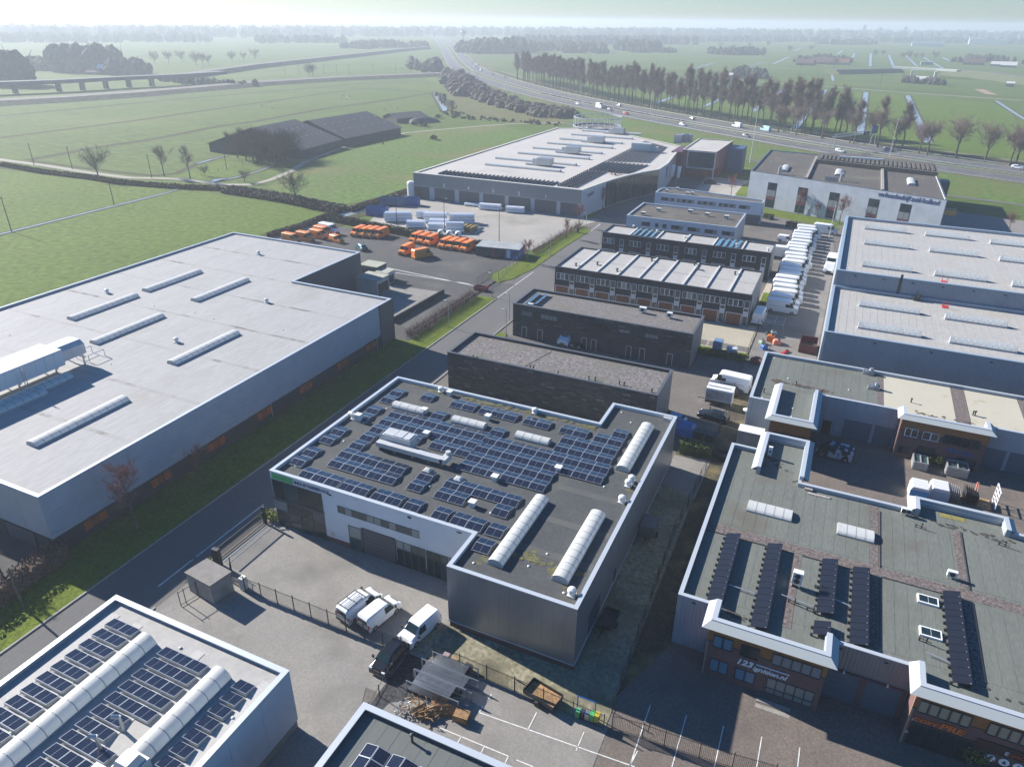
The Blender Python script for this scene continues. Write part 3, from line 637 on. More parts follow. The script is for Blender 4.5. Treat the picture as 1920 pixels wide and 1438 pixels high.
for x, y in ((-106.67,72.24), (-95.23,67.46), (-107.12,86.73), (-95.80,86.89), (-79.53,67.34), (-76.56,45.29)):
    vault(t, x, y, 12.2, 1.75, .45, 7.22, 'Y', 12, curb=.16)
vault(t, *(-87.31,42.11), 12.2, 1.75, .45, 7.22, 'Y', 12); vault(t, *(-88.48,46.87), 11.5, 1.9, .55, 7.22, 'Y', 12)
for x, y in ((-112.30,77.21), (-84.91,67.07), (-84.51,85.65), (-104.99,106.26)): mushroom(t, x, y, 7.22, .34, .8)
for x, y in ((-109.17,58.10), (-100.40,57.58), (-87.08,57.67), (-100.32,76.46), (-91.84,77.11), (-87.06,76.35), (-74.12,77.55)): drain_dome(t, x, y, 7.22)
# seams where the roof falls meet, standing slightly proud
b = MB()
for y in (44.5, 54.5, 64.9, 75.3, 85.6, 95.4, 105.5): b.box(-120.6, y - .3, 7.2, -66.8 if y < 100 else -87.6, y + .3, 7.225)
b.build('roof_valley', mat('valley_membrane', (.29, .285, .28), .8, rgb2=(.24, .235, .23), scale=.25, dirt=(.085, .08, .075), dscale=.22, dthr=.6, dw=.08), t)
# air handling plant on its steel frame
gx, gy = (-91.00,54.26)
b = MB(); b.box(-103.2, 46.3, 8.5, -98.9, 63.2, 10.7); b.build('air_handling_unit', mat('ahu_white', (.6, .61, .61), .5, var=.04, scale=.4), t)
b = MB()
for k in range(13): b.box(-98.9, 46.6 + k * 1.28, 8.55, -98.86, 47.8 + k * 1.28, 10.6)
b.build('access_panel', plain('ahu_side', (.52, .56, .60), .5), t)
b = MB(); b.loft([[(-102.6, 63.2, 8.8), (-99.2, 63.2, 8.8), (-99.2, 63.2, 10.2), (-99.9, 63.2, 10.7), (-102.0, 63.2, 10.7), (-102.6, 63.2, 10.2)], [(-102.6, 66.6, 8.8), (-99.2, 66.6, 8.8), (-99.2, 66.6, 10.2), (-99.9, 66.6, 10.7), (-102.0, 66.6, 10.7), (-102.6, 66.6, 10.2)]]); b.build('air_duct', DUCT, t)
b = MB(); b.box(-102.9, 44.2, 8.7, -99.2, 46.3, 10.9); b.build('air_duct', DUCT, t)
b = MB()
for y in (47, 52, 57, 62, 66): b.box(-102.9, y - .08, 7.2, -102.7, y + .08, 8.8); b.box(-99.4, y - .08, 7.2, -99.2, y + .08, 8.8); b.box(-103.1, y - .1, 8.36, -98.8, y + .1, 8.5)
b.build('steel_stand', METAL, t)
b = MB()
for x in (-98.3, -97.7): b.tube((x, 57.2, 7.2), (x, 57.2, 10.9), .04)
for k in range(9): b.tube((-98.3, 57.2, 7.5 + k * .38), (-97.7, 57.2, 7.5 + k * .38), .03)
b.build('access_ladder', METAL, t); b = MB()
for y in (66.8, 69.2): b.tube((-102, y, 7.2), (-102, y, 8.2), .05); b.tube((-99.4, y, 7.2), (-99.4, y, 8.2), .05); b.tube((-102, y, 8.2), (-99.4, y, 8.2), .05)
b.tube((-102, 66.8, 8.2), (-102, 69.2, 8.2), .05); b.tube((-99.4, 66.8, 8.2), (-99.4, 69.2, 8.2), .05); b.build('pipe_rail', METAL, t)

for o in t.children:
    if o.name.split('.')[0] in ('air_handling_unit', 'access_panel', 'air_duct', 'steel_stand', 'access_ladder', 'pipe_rail'): o.location = (o.location.x + 9.2, o.location.y - 9.9, 0)
# ============================================================ white and grey office hall with the solar roof
t = thing('office_hall', 'white and dark grey hall with a solar roof, glass corner and green sign', 'industrial hall', (-49.6, 42, 0))
TH = [(-49.6, 46.95), (-25.25, 46.95), (-25.25, 42), (-13.05, 42), (-13.05, 77.3), (-21.15, 77.3), (-21.15, 71.8), (-49.6, 71.8)]
shell(t, TH, 7.1, WHITEW, ROOFD, COPE, drop=.34, base=.75, basem=BRICKP)
for x0, x1, y0 in ((-25.25, -13.05, 42),):
    panels(t, ('S', 42), [x0 + (x1 - x0) * i / 12 for i in range(13)], .78, 7.05, CLADS, gap=.025)
panels(t, ('E', -13.05), [42 + 35.3 * i / 12 for i in range(13)], .78, 7.05, CLADS, gap=.02)
panels(t, ('W', -25.25), [42, 43.2, 44.4, 45.6, 46.9], .78, 7.05, CLADS, gap=.02)
panels(t, ('W', -49.6), [54.5 + i * 1.45 for i in range(13)], .78, 7.05, CLADS, gap=.02)
b = MB(); b.box(-25.3, 41.93, .7, -13.0, 42.0, .82); b.box(-13.05, 42, .7, -12.97, 77.3, .82); b.build('drip_sill', COPE, t)
# glass corner
gw = [GLASS, GLASSB, GLASS, GLASS, BLIND, GLASS, GLASS, GLASSB]
window(t, ('S', 46.95), -49.5, -42.9, .15, 6.15, 4, 3, plain('teal_frame', (.03, .055, .065), .5), gw, .14, 'glass_front', .05, zs=[.15, 2.2, 3.6, 6.15])
window(t, ('W', -49.6), 47.0, 54.2, .15, 6.15, 4, 3, MATS['teal_frame'], gw, .14, 'glass_front', .05, zs=[.15, 2.2, 3.6, 6.15])
b = MB(); b.box(-49.55, 46.86, 3.45, -42.85, 46.93, 3.85); b.build('spandrel_beam', MATS['teal_frame'], t)
window(t, ('S', 46.95), -41.0, -31.2, 4.45, 5.35, 11, 1, plain('green_frame', (.035, .075, .065), .5), [GLASSB, BLIND, GLASSB, GLASSB, BLIND, BLIND], .08, depth=.05)
window(t, ('S', 46.95), -39.9, -38.3, .2, 3.2, 1, 2, MATS['green_frame'], [GLASSB, BLIND], .12, depth=.05)
door(t, ('S', 46.95), -38.1, -34.2, .1, 3.3, CLADD, 'roller_door', 7, DSTEEL, .12)
window(t, ('S', 46.95), -34.0, -30.6, .15, 3.3, 4, 2, MATS['green_frame'], [GLASS, GLASS, GLASS, GLASS, BLIND, BLIND, GLASSB, GLASSB], .1, depth=.05, zs=[.15, 2.3, 3.3])
window(t, ('S', 46.95), -30.5, -28.0, .15, 3.3, 3, 2, MATS['green_frame'], [GLASS, GLASS, GLASSB], .1, depth=.05, zs=[.15, 2.3, 3.3])
window(t, ('S', 46.95), -27.9, -25.5, .15, 3.3, 3, 2, MATS['green_frame'], [GLASS, GLASS, GLASS, BLIND, BLIND, BLIND], .1, depth=.05, zs=[.15, 2.3, 3.3])
b = MB(); b.box(-49.35, 46.86, 6.28, -46.55, 46.94, 6.92); b.build('sign_board', LETG, t)
text(t, 'TECHNION', ('S', 46.95), -49.2, 6.42, .5, plain('dark_green_letters', (.05, .28, .10), .5), 'lettering', .01, width=2.5, d=.095)
text(t, 'INDUSTRIESERVICE', ('S', 46.95), -46.4, 6.40, .52, LETB, 'lettering', .02, width=4.5, bold=.012, d=.02)
b = MB(); b.box(-41.95, 46.9, 6.3, -41.6, 46.94, 6.5); b.build('wall_lamp', PLAST, t); b = MB(); b.box(-32.4, 46.88, 6.6, -32.0, 46.96, 6.8); b.build('wall_lamp', PLAST, t)
b = MB(); b.box(-42.3, 46.9, 1.0, -41.8, 46.96, 1.5); b.build('letter_plate', ALU, t)
for y in (45.5, 53, 60.5):
    door(t, ('E', -13.05), y, y + 1.2 if y > 46 else y + 3.2, .1, 2.4 if y > 46 else 3.4, plain('dark_blue_door', (.03, .045, .07), .5), ribs=0)
ZR = 6.76
vault(t, -15.75, 68.7, 10.4, 1.55, .5, ZR, 'Y', 11); vault(t, -21.6, 49.6, 10.9, 1.5, .5, ZR, 'Y', 11); vault(t, -15.65, 49.9, 10.4, 1.55, .5, ZR, 'Y', 11)
for x0, x1 in ((-45.95, -41.35), (-37.5, -33.1), (-29.1, -24.9)): vault(t, (x0 + x1) / 2, 65.3, x1 - x0, 1.25, .42, ZR, 'X', 4)
for x, y in ((-14.39,61.12), (-14.30,62.02), (-14.17,58.14), (-14.15,43.69)): mushroom(t, x, y, ZR, .36, .85)
for x, y in ((-42.48,71.05), (-29.24,71.13)): mushroom(t, x, y, ZR, .36, .8)
for x, y in ((-34.59,54.41), (-30.84,54.44)): skyhatch(t, x, y, ZR, .95)
for x, y in ((-41.04,70.75), (-41.54,65.35), (-33.80,67.32), (-38.44,60.65), (-27.39,56.09), (-27.45,51.12), (-21.98,60.57)): 
    b = MB(); b.cbox(x, y, ZR, .55, .55, .55); b.cbox(x, y, ZR + .55, .75, .75, .1); b.build('vent_box', ACWHITE, t)
for x, y in ((-46.80,60.01), (-47.99,49.13), (-46.41,55.61), (-42.36,50.81), (-32.98,52.13), (-44.47,65.70), (-46.32,64.20), (-19.60,76.02), (-17.87,74.08), (-16.61,59.95), (-18.88,45.43), (-14.85,43.67), (-18.00,47.66), (-25.33,50.89), (-38.94,50.89), (-23.48,43.71)): drain_dome(t, x, y, ZR)
b = MB(); x, y = (-14.03,76.74); b.cbox(x, y, ZR, 1, .7, .35); b.build('vent_box', KERBM, t)
# large air handler with its duct
b = MB(); b.loft([[(-42.2, 56.6, ZR + .5), (-41.8, 56.6, ZR + .5), (-41.8, 56.6, ZR + 1.6), (-42.2, 56.6, ZR + 1.2)], [(-42.2, 58.2, ZR + .5), (-41.8, 58.2, ZR + .5), (-41.8, 58.2, ZR + 1.6), (-42.2, 58.2, ZR + 1.2)]]); b.box(-41.8, 56.6, ZR + .5, -38.1, 58.2, ZR + 1.65); b.box(-41.6, 56.7, ZR + 1.65, -40.3, 58.1, ZR + 1.75); b.box(-40.2, 56.7, ZR + 1.65, -39.2, 58.1, ZR + 1.78); b.box(-39.1, 56.7, ZR + 1.65, -38.3, 58.1, ZR + 1.74)
ah = b.build('air_handling_unit', DUCT, t)
b = MB(); b.box(-42.1, 55.75, ZR + .45, -33.6, 56.5, ZR + 1.0); b.box(-33.9, 55.75, ZR + .45, -33.2, 57.3, ZR + 1.05); b.tube((-33.5, 57.0, ZR + 1.0), (-33.5, 57.0, ZR + 1.4), .3, .3, 12); b.build('air_duct', DUCT, t)
b = MB()
for x in (-41.8, -39.8, -37.5, -35.4, -33.7): b.box(x, 55.8, ZR, x + .08, 56.4, ZR + .45)
for x in (-41.6, -38.4): b.box(x, 56.7, ZR, x + .1, 58.1, ZR + .5)
b.build('steel_stand', METAL, t)
x, y = (-48.08,60.34); b = MB(); b.cbox(x, y, ZR, 1.5, .7, .15); b.tube((x - .5, y, ZR + .1), (x - .5, y, ZR + .8), .22, .22, 10); b.tube((x - .5, y, ZR + .7), (x - 1.1, y + .2, ZR + .55), .2, .28, 10); b.cbox(x + .35, y, ZR + .1, .8, .7, .8); b.build('exhaust_fan', ACWHITE, t)
# moss and damp along the low roof edges
def moss_patch(root, x0, y0, x1, y1, z, n, rmin=.15, rmax=.5, m=None, name='roof_moss', seed=3):
    R = random.Random(seed); b = MB()
    for i in range(n):
        s = R.random(); x = x0 + (x1 - x0) * s + R.gauss(0, .35); y = y0 + (y1 - y0) * s + R.gauss(0, .25); r = R.uniform(rmin, rmax) * R.random() ** .4; k = 7
        b.add([(x + r * R.uniform(.55, 1.2) * math.cos(2 * PI * j / k) * 1.4, y + r * R.uniform(.55, 1.2) * math.sin(2 * PI * j / k), z + .004 + .0007 * i) for j in range(k)], [tuple(range(k))])
    o = b.build(name, m or MOSS, root); o['kind'] = 'stuff'; return o
moss_patch(t, -48, 71.0, -21.5, 71.0, ZR, 130, .1, .42, seed=1); moss_patch(t, -47.5, 47.5, -25.5, 47.4, ZR, 70, .08, .28, seed=2)
moss_patch(t, -24, 46.3, -13.6, 46.5, ZR, 60, .1, .45, seed=4); moss_patch(t, -19.5, 47.5, -14, 44, ZR, 26, .1, .4, seed=5); moss_patch(t, -15, 65.5, -13.6, 60, ZR, 14, .1, .4, seed=6); moss_patch(t, -23.4, 50, -22.9, 44, ZR, 14, .1, .4, seed=8)
for y in (47.2, 52.0, 57.5, 63): b = MB(); b.box(-21.0, y, ZR, -13.6, y + .9, ZR + .012); b.build('roof_strip', mat('older_bitumen', (.088, .090, .086), .9, var=.1, scale=.4), t)
# --- its solar arrays (pairs of panels leaning on a shared ridge)
PL, PD, PT = 1.65, .99, rad(11)
PS = panel_mesh(PL, PD, PT, 2); PN = panel_mesh(PL, PD, PT, 2, sgn=-1)
def tents(rows, label):
    a = array(label, 'solar arrays on the dark hall roof', (rows[0][0], rows[0][1], ZR))
    for x, y, n in rows:
        for i in range(n):
            put(PS, a, (x + i * 1.675, y, ZR + .12)); put(PN, a, (x + i * 1.675, y + PD * math.cos(PT) + .01, ZR + .12))
    b = MB()
    for x, y, n in rows:
        for i in range(n + 1): b.box(x + i * 1.675 - .03, y, ZR, x + i * 1.675 + .01, y + 1.94, ZR + .1)
    b.build('mounting_rail', ALU, a)['kind'] = 'stuff'
    return a
tents([(-46.5, 47.6, 3)], 'row of three panel pairs nearest the glass corner, at the front roof edge')
tents([(-41.3, 47.6, 2)], 'two panel pairs at the front roof edge, second from the glass corner')
tents([(-37.35, 47.6, 2)], 'two panel pairs at the front roof edge, above the roller door')
tents([(-33.5, 47.6, 1)], 'lone panel pair at the front edge, right of the roller door')
tents([(-30.3, 47.6, 1)], 'lone panel pair at the front edge beside a group of two')
tents([(-28.2, 47.6, 2)], 'two panel pairs at the front edge close to the grey wing')
tents([(-24.4, 47.6, 1)], 'lone panel pair beside the tip of the left long skylight')
tents([(-24.45, 45.1, 1)], 'lone panel pair in the corner of the grey wing roof')
tents([(-44.95, 50.55, 5), (-45.1, 52.5, 5)], 'block of two rows of five panel pairs behind the front edge')
tents([(-48.9, 49.1, 1), (-48.9, 51.1, 1)], 'two panel pairs along the left parapet nearest the glass corner')
tents([(-48.9, 54.1, 1), (-48.9, 56.1, 1)], 'two panel pairs in the middle of the left parapet')
tents([(-48.2, 60.1, 1), (-48.2, 62.1, 1)], 'two panel pairs at the left parapet behind the small exhaust fan')
tents([(-48.1, 65.2, 1), (-48.1, 67.2, 1)], 'two panel pairs in the far left roof corner')
tents([(-45.1, 54.55, 1), (-45.1, 56.5, 1), (-45.1, 58.45, 4), (-37.0, 58.45, 3), (-45.1, 60.4, 8), (-45.1, 62.35, 8)], 'big block of panel pairs around the large air handling unit')
tents([(-34.95, 50.6, 1), (-35.0, 52.55, 1)], 'two panel pairs between two white roof hatches')
tents([(-31.7, 50.55, 2), (-25.25, 50.55, 1), (-31.75, 52.5, 5)], 'stepped block of eight panel pairs before the left long skylight')
tents([(-43.9, 67.9, 1)], 'lone panel pair behind the leftmost short skylight')
tents([(-39.6, 67.95, 2)], 'two panel pairs by the mossy back edge, left group')
tents([(-35.6, 67.95, 3)], 'three panel pairs by the mossy back edge, middle group')
tents([(-40.3, 64.4, 1)], 'lone panel pair between the first and second short skylights')
tents([(-32.0, 56.1, 6), (-32.0, 58.05, 6), (-32.1, 60.0, 9), (-32.1, 61.95, 9), (-32.1, 63.9, 1), (-24.0, 63.9, 4), (-24.0, 65.85, 4)], 'largest stepped block of panel pairs in the middle of the roof')
tents([(-29.6, 67.95, 2)], 'two panel pairs behind the third short skylight')
tents([(-24.9, 67.95, 2), (-20.65, 67.85, 2), (-19.0, 69.8, 1)], 'stepped group of panel pairs left of the far long skylight')

# ============================================================ bottom left hall with two long vaults
t = thing('solar_hall', 'light grey roofed hall with two long vaulted skylights and panel rows', 'industrial hall', (-49.3, -4, 0))
shell(t, [(-49.3, -4), (-30.8, -4), (-30.8, 27.7), (-49.3, 27.7)], 6.2, CLADB, ROOFW, COPE, drop=.3, pw=.35, cw=.42, base=.9, basem=CONCW)
panels(t, ('E', -30.8), [-4 + i * 3.17 for i in range(11)], .92, 6.15, LGREY, gap=.02)
ZB = 5.92
vault(t, -42.9, 10.7, 29.6, 1.75, .75, ZB, 'Y', 26, curb=.15); vault(t, -35.2, 10.7, 29.6, 1.75, .75, ZB, 'Y', 26, curb=.15)
for x in (-48.2, -45.6, -38.9, -32.2): b = MB(); b.box(x, -3, ZB, x + .9, 26.4, ZB + .008); b.build('roof_strip', mat('paler_membrane', (.42, .405, .385), .8, var=.06, scale=.3), t)
PB = panel_mesh(1.44, .96, rad(9), 2, sgn=-1)
def tilt_rows(x, ys, ns, label, zz, me, px, back=True):
    a = array(label, 'solar arrays on the bottom left roof', (x, ys[-1], zz))
    for y, n in zip(ys, ns):
        for i in range(n): put(me, a, (x + i * px, y, zz + .1))
        b = MB(); b.quad((x, y - .03, zz + .02), (x + n * px, y - .03, zz + .02), (x + n * px, y - .0, zz + .24), (x, y - .0, zz + .24)); b.quad((x + n * px, y, zz), (x + n * px, y + .95, zz), (x + n * px, y + .95, zz + .1), (x + n * px, y, zz + .24)); b.build('wind_plate', ALU, a)
    return a
ys = [25.0 - 1.165 * i for i in range(18)]
tilt_rows(-47.35, ys, [2] * 18, 'column of paired panel rows along the left parapet', ZB, PB, 1.46)
tilt_rows(-41.15, [24.65 - 1.15 * i for i in range(18)], [3] * 5 + [2] * 2 + [3] * 11, 'column of panel rows between the two long vaults', ZB, PB, 1.46)
tilt_rows(-33.7, [24.75 - 1.13 * i for i in range(7)], [1] * 7, 'column of single panels beside the right parapet', ZB, PB, 1.46)
for x, y in ((-37.9, 19.0), (-38.0, 17.3)):
    b = MB(); b.tube((x, y, ZB), (x, y, ZB + 1.5), .12, .12, 10); b.tube((x, y, ZB + 1.4), (x - .35, y - .3, ZB + 1.6), .14, .14, 10); b.build('flue_pipe', METAL, t)
b = MB(); b.cbox(-34.6, 17.0, ZB, 1.7, 1.7, 1.1); b.loft([[(-35.3, 16.3, ZB + 1.1), (-33.9, 16.3, ZB + 1.1), (-33.9, 17.7, ZB + 1.1), (-35.3, 17.7, ZB + 1.1)], [(-35.1, 16.5, ZB + 1.7), (-34.1, 16.5, ZB + 1.7), (-34.1, 17.5, ZB + 1.7), (-35.1, 17.5, ZB + 1.7)]]); b.cbox(-36.0, 15.6, ZB, 1.6, 1.4, .9); b.cbox(-33.2, 15.7, ZB, 1.2, 1.1, .7); b.build('exhaust_plant', DUCT, t)
for x, y in (-40.16,26.02), (-31.86,22.98), (-44.76,15.60): drain_dome(t, x, y, ZB)

# ============================================================ bottom centre hall
t = thing('grey_hall', 'grey ribbed roof hall with a few panel pairs at the bottom edge', 'industrial hall', (-24.4, -2, 0))
shell(t, [(-24.4, -2), (-1, -2), (-1, 28.15), (-24.4, 28.15)], 5.6, CLADD, mat('ribbed_bitumen', (.125, .135, .13), .9, rgb2=(.105, .115, .11), scale=.3, fine=.06, stretch=(3, .4, 1)), COPE, drop=.35, pw=.4, cw=.45)
b = MB()
for i in range(22): b.box(-23.9 + i * 1.03, -1.5, 5.25, -23.9 + i * 1.03 + .96, 27.7, 5.256 + .003 * (i % 3))
b.build('roof_sheet', MATS['ribbed_bitumen'], t)
PC = panel_mesh(1.63, .99, rad(12), 2, frame=ALU)
a = array('panel pairs with ridges running away from the camera at the bottom edge', None, (-22.4, 20, 5.3))
def ridge_pairs(a, x, ytop, n, z):
    for k in range(n):
        y = ytop - 1.0 - k * 1.01
        put(RW, a, (x, y, z)); put(RE, a, (x + 1.0, y, z))
def side_panel(sgn):
    """short panel 1 m along Y, rising towards +X (sgn 1) or falling (sgn -1)"""
    me = panel_mesh(1.0, 1.0, rad(12), 1, sgn=sgn); me.transform(Matrix.Rotation(-PI / 2, 4, 'Z')); me.transform(Matrix.Translation((0, 1.0, 0))); return me
RW, RE = side_panel(1), side_panel(-1)
for x in (-22.4, -20.3, -18.2): ridge_pairs(a, x, 25.7 if x < -21 else 25.75, 6, 5.36)
cowl(t, *(-19.68,27.15), 5.26, .7, .09)

# ============================================================ brick fronted workshop row, bottom right
SOF = plain('grey_fascia', (.36, .385, .385), .55)
def eaves_block(t, pts, z, zr, foot, skip):
    """raised parapet with a sloping fascia around a projecting bay; pts ccw, edge number `skip` stays open towards the main roof"""
    n = len(pts); f = MB(); q = inset(pts, .42); out = foot; c = MB(); w = MB()
    for k in range(n):
        if k == skip: continue
        j = (k + 1) % n
        f.quad((*out[k], z - .42), (*out[j], z - .42), (*pts[j], z), (*pts[k], z)); f.quad((*pts[k], z - .44), (*pts[j], z - .44), (*out[j], z - .42), (*out[k], z - .42))
        a, b = list(q[k]), list(q[j])
        if k == (skip + 1) % n: a = [q[k][0], pts[k][1]]
        if j == skip: b = [q[j][0], pts[j][1]]
        c.add([(*pts[k], z), (*pts[j], z), (*b, z), (*a, z), (*pts[k], z + .07), (*pts[j], z + .07), (*b, z + .07), (*a, z + .07)], [(4, 5, 6, 7), (0, 1, 5, 4), (2, 3, 7, 6), (1, 2, 6, 5), (3, 0, 4, 7)])
        w.add([(*b, zr), (*a, zr), (*a, z), (*b, z), (*pts[k], zr), (*pts[k], z), (*pts[j], zr), (*pts[j], z)], [(0, 1, 2, 3), (1, 4, 5, 2), (6, 0, 3, 7)])
    f.build('fascia', SOF, t); c.build('coping', COPE, t); w.build('parapet', CLADB, t)
t = thing('workshop_row', 'brick fronted workshop row with green grey roof and black absorber strips', 'workshops', (-6.15, 48.9, 0))
Z1 = 5.62
shell(t, [(-6.15, 48.95), (-2.8, 48.95), (-2.8, 46.8), (6.1, 46.8), (6.1, 48.95), (12.6, 48.95), (12.6, 46.8), (60, 46.8), (60, 71.5), (21.3, 71.5), (21.3, 73.3), (13.2, 73.3), (13.2, 71.5), (2.05, 71.5), (2.05, 80.05), (-2.6, 80.05), (-2.6, 76.6), (-6.15, 76.6)], Z1, CLADB, ROOFG, COPE, drop=.42, pw=.3, cw=.34)
corrugated(t, ('W', -6.15), 49, 76.7, 0, Z1 - .02, CLADB, .4, .03); corrugated(t, ('S', 48.95), -6.1, -2.95, .02, Z1 - .02, CLADB, .3, .03)
# green-grey felt rolls laid side by side, each a sheet of its own
def rolls(t, x0, x1, y0, y1, z, w=1.03, m=None, seed=5):
    R = random.Random(seed); n = int(round((x1 - x0) / w)); w = (x1 - x0) / n
    for i in range(n):
        b = MB(); b.box(x0 + i * w, y0, z, x0 + (i + 1) * w - .022, y1, z + .012 + R.uniform(0, .006)); b.build('roof_sheet', m or ROOFG, t)
ZG = Z1 - .42
for x0, x1, y0, y1 in ((-5.75, 9.0, 61.2, 71.1), (-5.75, 2.3, 50.2, 59.3), (3.2, 8.9, 50.2, 59.3), (10.0, 16.2, 61.2, 69.9), (10.0, 16.3, 50.2, 59.4), (17.4, 30, 50.2, 59.4), (17.4, 30, 61.2, 69.9), (30, 45, 50.2, 69.9)): rolls(t, x0, x1, y0, y1, ZG, seed=int(x0 * 10 + y0))
b = MB(); b.box(-5.75, 59.6, ZG, 45, 60.9, ZG + .02); b.build('pebble_band', GBAND, t)
for x0, y0, y1 in ((2.45, 49.4, 59.4), (9.05, 60.9, 71), (9.05, 50.2, 59.5), (16.4, 61, 70.2), (16.45, 49.6, 59.5)): b = MB(); b.box(x0, y0, ZG, x0 + .72, y1, ZG + .022); b.build('pebble_band', GBAND, t)
b = MB()
for p, q in (((2.38, 50.2), (2.38, 59.4)), ((9.86, 50.6), (9.86, 59.2)), ((9.9, 60.8), (9.9, 70.2)), ((17.2, 61), (17.2, 70)), ((17.25, 50), (17.25, 59.4)), ((3.2, 59.45), (9, 59.45)), ((-5.7, 59.45), (2.3, 59.45)), ((10, 59.5), (16, 59.5))): band(b, [p, q], .035, -.035, ZG + .07); b.tube((*p, ZG + .04), (*q, ZG + .04), .03, .03, 4)
b.build('lightning_conductor', PLAST, t)
# brick front blocks
def brick_front(t, x0, x1, y, yb, z, lx=.6, rx=.6, wallz=5.69):
    w = MB(); w.box(x0, y, 0, x1, y + .15, 5.69); w.box(x0, y + .15, 0, x0 + .12, yb, 5.69); w.box(x1 - .12, y + .15, 0, x1, yb, 5.69); w.build('brick_front', BRICK, t)
    eaves_block(t, [(x0, y + .08), (x1, y + .08), (x1, yb + .4), (x0, yb + .4)], z, 5.2, [(x0 - lx, y - .6), (x1 + rx, y - .6), (x1 + rx, yb + .4), (x0 - lx, yb + .4)], 2)
    F = face(('S', y)); b = MB(); fbox(b, F, x0 - .02, x1 + .02, 4.0, wallz - .02, 0, .05); b.build('timber_band', WOODO, t)
    b = MB(); fbox(b, F, x0 - .03, x1 + .03, 3.9, 4.02, 0, .06); b.build('steel_line', DSTEEL, t)
    b = MB(); b.box(x0 - .04, y - .04, .0, x0 + .1, y + .1, 5.2); b.build('rain_pipe', plain('copper_pipe', (.3, .2, .15), .5), t)
brick_front(t, -2.95, 6.25, 46.6, 48.9, 6.1)
S1 = ('S', 46.6); FR = plain('navy_frame', (.018, .028, .05), .4); BL2 = [plain('blue_blind', (.10, .21, .29), .25)]
S1b = ('S', 46.55)
window(t, S1b, -2.5, -.92, 3.5, 4.8, 2, 1, FR, BL2, .12, depth=.1); window(t, S1, -2.45, -.95, .7, 2.1, 2, 1, FR, BL2, .12); window(t, S1, -.35, 1.25, .7, 1.95, 2, 1, FR, BL2, .12)
window(t, S1b, -.3, 1.2, 3.5, 4.75, 1, 1, FR, GLASS, .1, depth=.1)
window(t, S1b, 2.2, 5.9, 3.65, 4.85, 5, 1, FR, [plain('grey_blind', (.16, .19, .215), .25)], .1, depth=.1)
window(t, S1, 2.2, 5.85, .35, 2.05, 5, 2, FR, [plain('grey_green_blind', (.19, .21, .195), .25)], .1, zs=[.35, .95, 2.05])
text(t, '123', S1, -.32, 2.5, .82, LETW, 'lettering', .04, .25, bold=.025, width=1.25); text(t, 'ignition.nl', S1, .95, 2.38, .62, LETW, 'lettering', .04, .25, bold=.015, width=2.7)
b = MB(); fbox(b, face(S1), 1.15, 3.75, 2.98, 3.06, 0, .07); b.build('sign_line', LETW, t)
b = MB(); b.box(1.7, 45.6, .0, 4.4, 46.0, .12); b.box(1.7, 45.0, 0, 4.4, 45.4, .06); b.build('entrance_step', CONCW, t)
# recess with two garage doors
corrugated(t, ('S', 48.95), 6.3, 12.3, 3.1, Z1 - .02, plain('mauve_cladding', (.26, .235, .23), .5, .2), .3, .035); b = MB(); b.box(6.3, 48.7, 0, 12.3, 48.94, 3.1); b.build('brick_pier', BRICK, t)
GD = plain('slate_blue_door', (.075, .115, .15), .5)
door(t, ('S', 48.7), 6.45, 8.95, .05, 3.0, GD, 'garage_door', 5); door(t, ('S', 48.7), 9.5, 12.0, .05, 3.0, GD, 'garage_door', 5)
b = MB(); b.box(6.9, 48.84, 5.2, 7.2, 48.9, 5.32); b.build('overflow_pipe', PLAST, t); b = MB(); b.box(10.2, 48.84, 5.2, 10.5, 48.9, 5.32); b.build('overflow_pipe', PLAST, t); b = MB(); b.box(-4.9, 48.84, 5.2, -4.6, 48.9, 5.32); b.build('overflow_pipe', PLAST, t)
for x in (7.7, 10.9, -3.6): b = MB(); b.cbox(x, 48.6 if x > 0 else 48.8, 3.15, .12, .22, .16); b.build('wall_lamp', LETW, t)
brick_front(t, 12.45, 31, 46.6, 48.9, 6.1)
window(t, S1b, 12.75, 16.2, 3.7, 4.95, 5, 1, FR, [BLINDY], .12, depth=.1); window(t, S1b, 17.25, 21.4, 3.7, 4.95, 6, 1, FR, [BLINDY], .12, depth=.1)
text(t, 'corr', S1, 12.75, 2.75, .72, LETO, 'lettering', .04, .15, bold=.02, width=1.75); text(t, 'PRE', S1, 14.5, 2.78, .78, LETO, 'lettering', .04, .15, bold=.03, width=1.65)
b = MB(); fbox(b, face(S1), 12.75, 16.9, .15, 2.55, -.02, .04); b.build('shop_front', GLASS, t)
b = MB()
for z in (1.2, 2.5): fbox(b, face(S1), 12.7, 16.95, z, z + .07, 0, .07)
for x in (12.7, 13.75, 14.8, 15.85, 16.9): fbox(b, face(S1), x, x + .06, .1, 2.56, 0, .068)
b.build('shop_frame', FR, t)
b = MB(); fbox(b, face(S1), 17.0, 24, 2.2, 3.05, -.02, .09); b.build('sign_board', plain('dark_sign', (.02, .012, .014), .5), t)
text(t, 'E', ('S', 46.51), 18.85, 2.36, .5, LETW, 'lettering', .01, .1, width=.25); text(t, '-SMOKE', ('S', 46.51), 19.1, 2.36, .46, plain('dim_red_letters', (.42, .05, .02), .5), 'lettering', .01, .1, width=1.5); text(t, '.nl', ('S', 46.51), 20.65, 2.36, .46, LETW, 'lettering', .01, .1, width=.4)
b = MB(); fbox(b, face(S1), 17.0, 24, .3, 2.1, -.02, .05); b.build('shop_front', plain('dark_shop_window', (.03, .035, .045), .12), t)
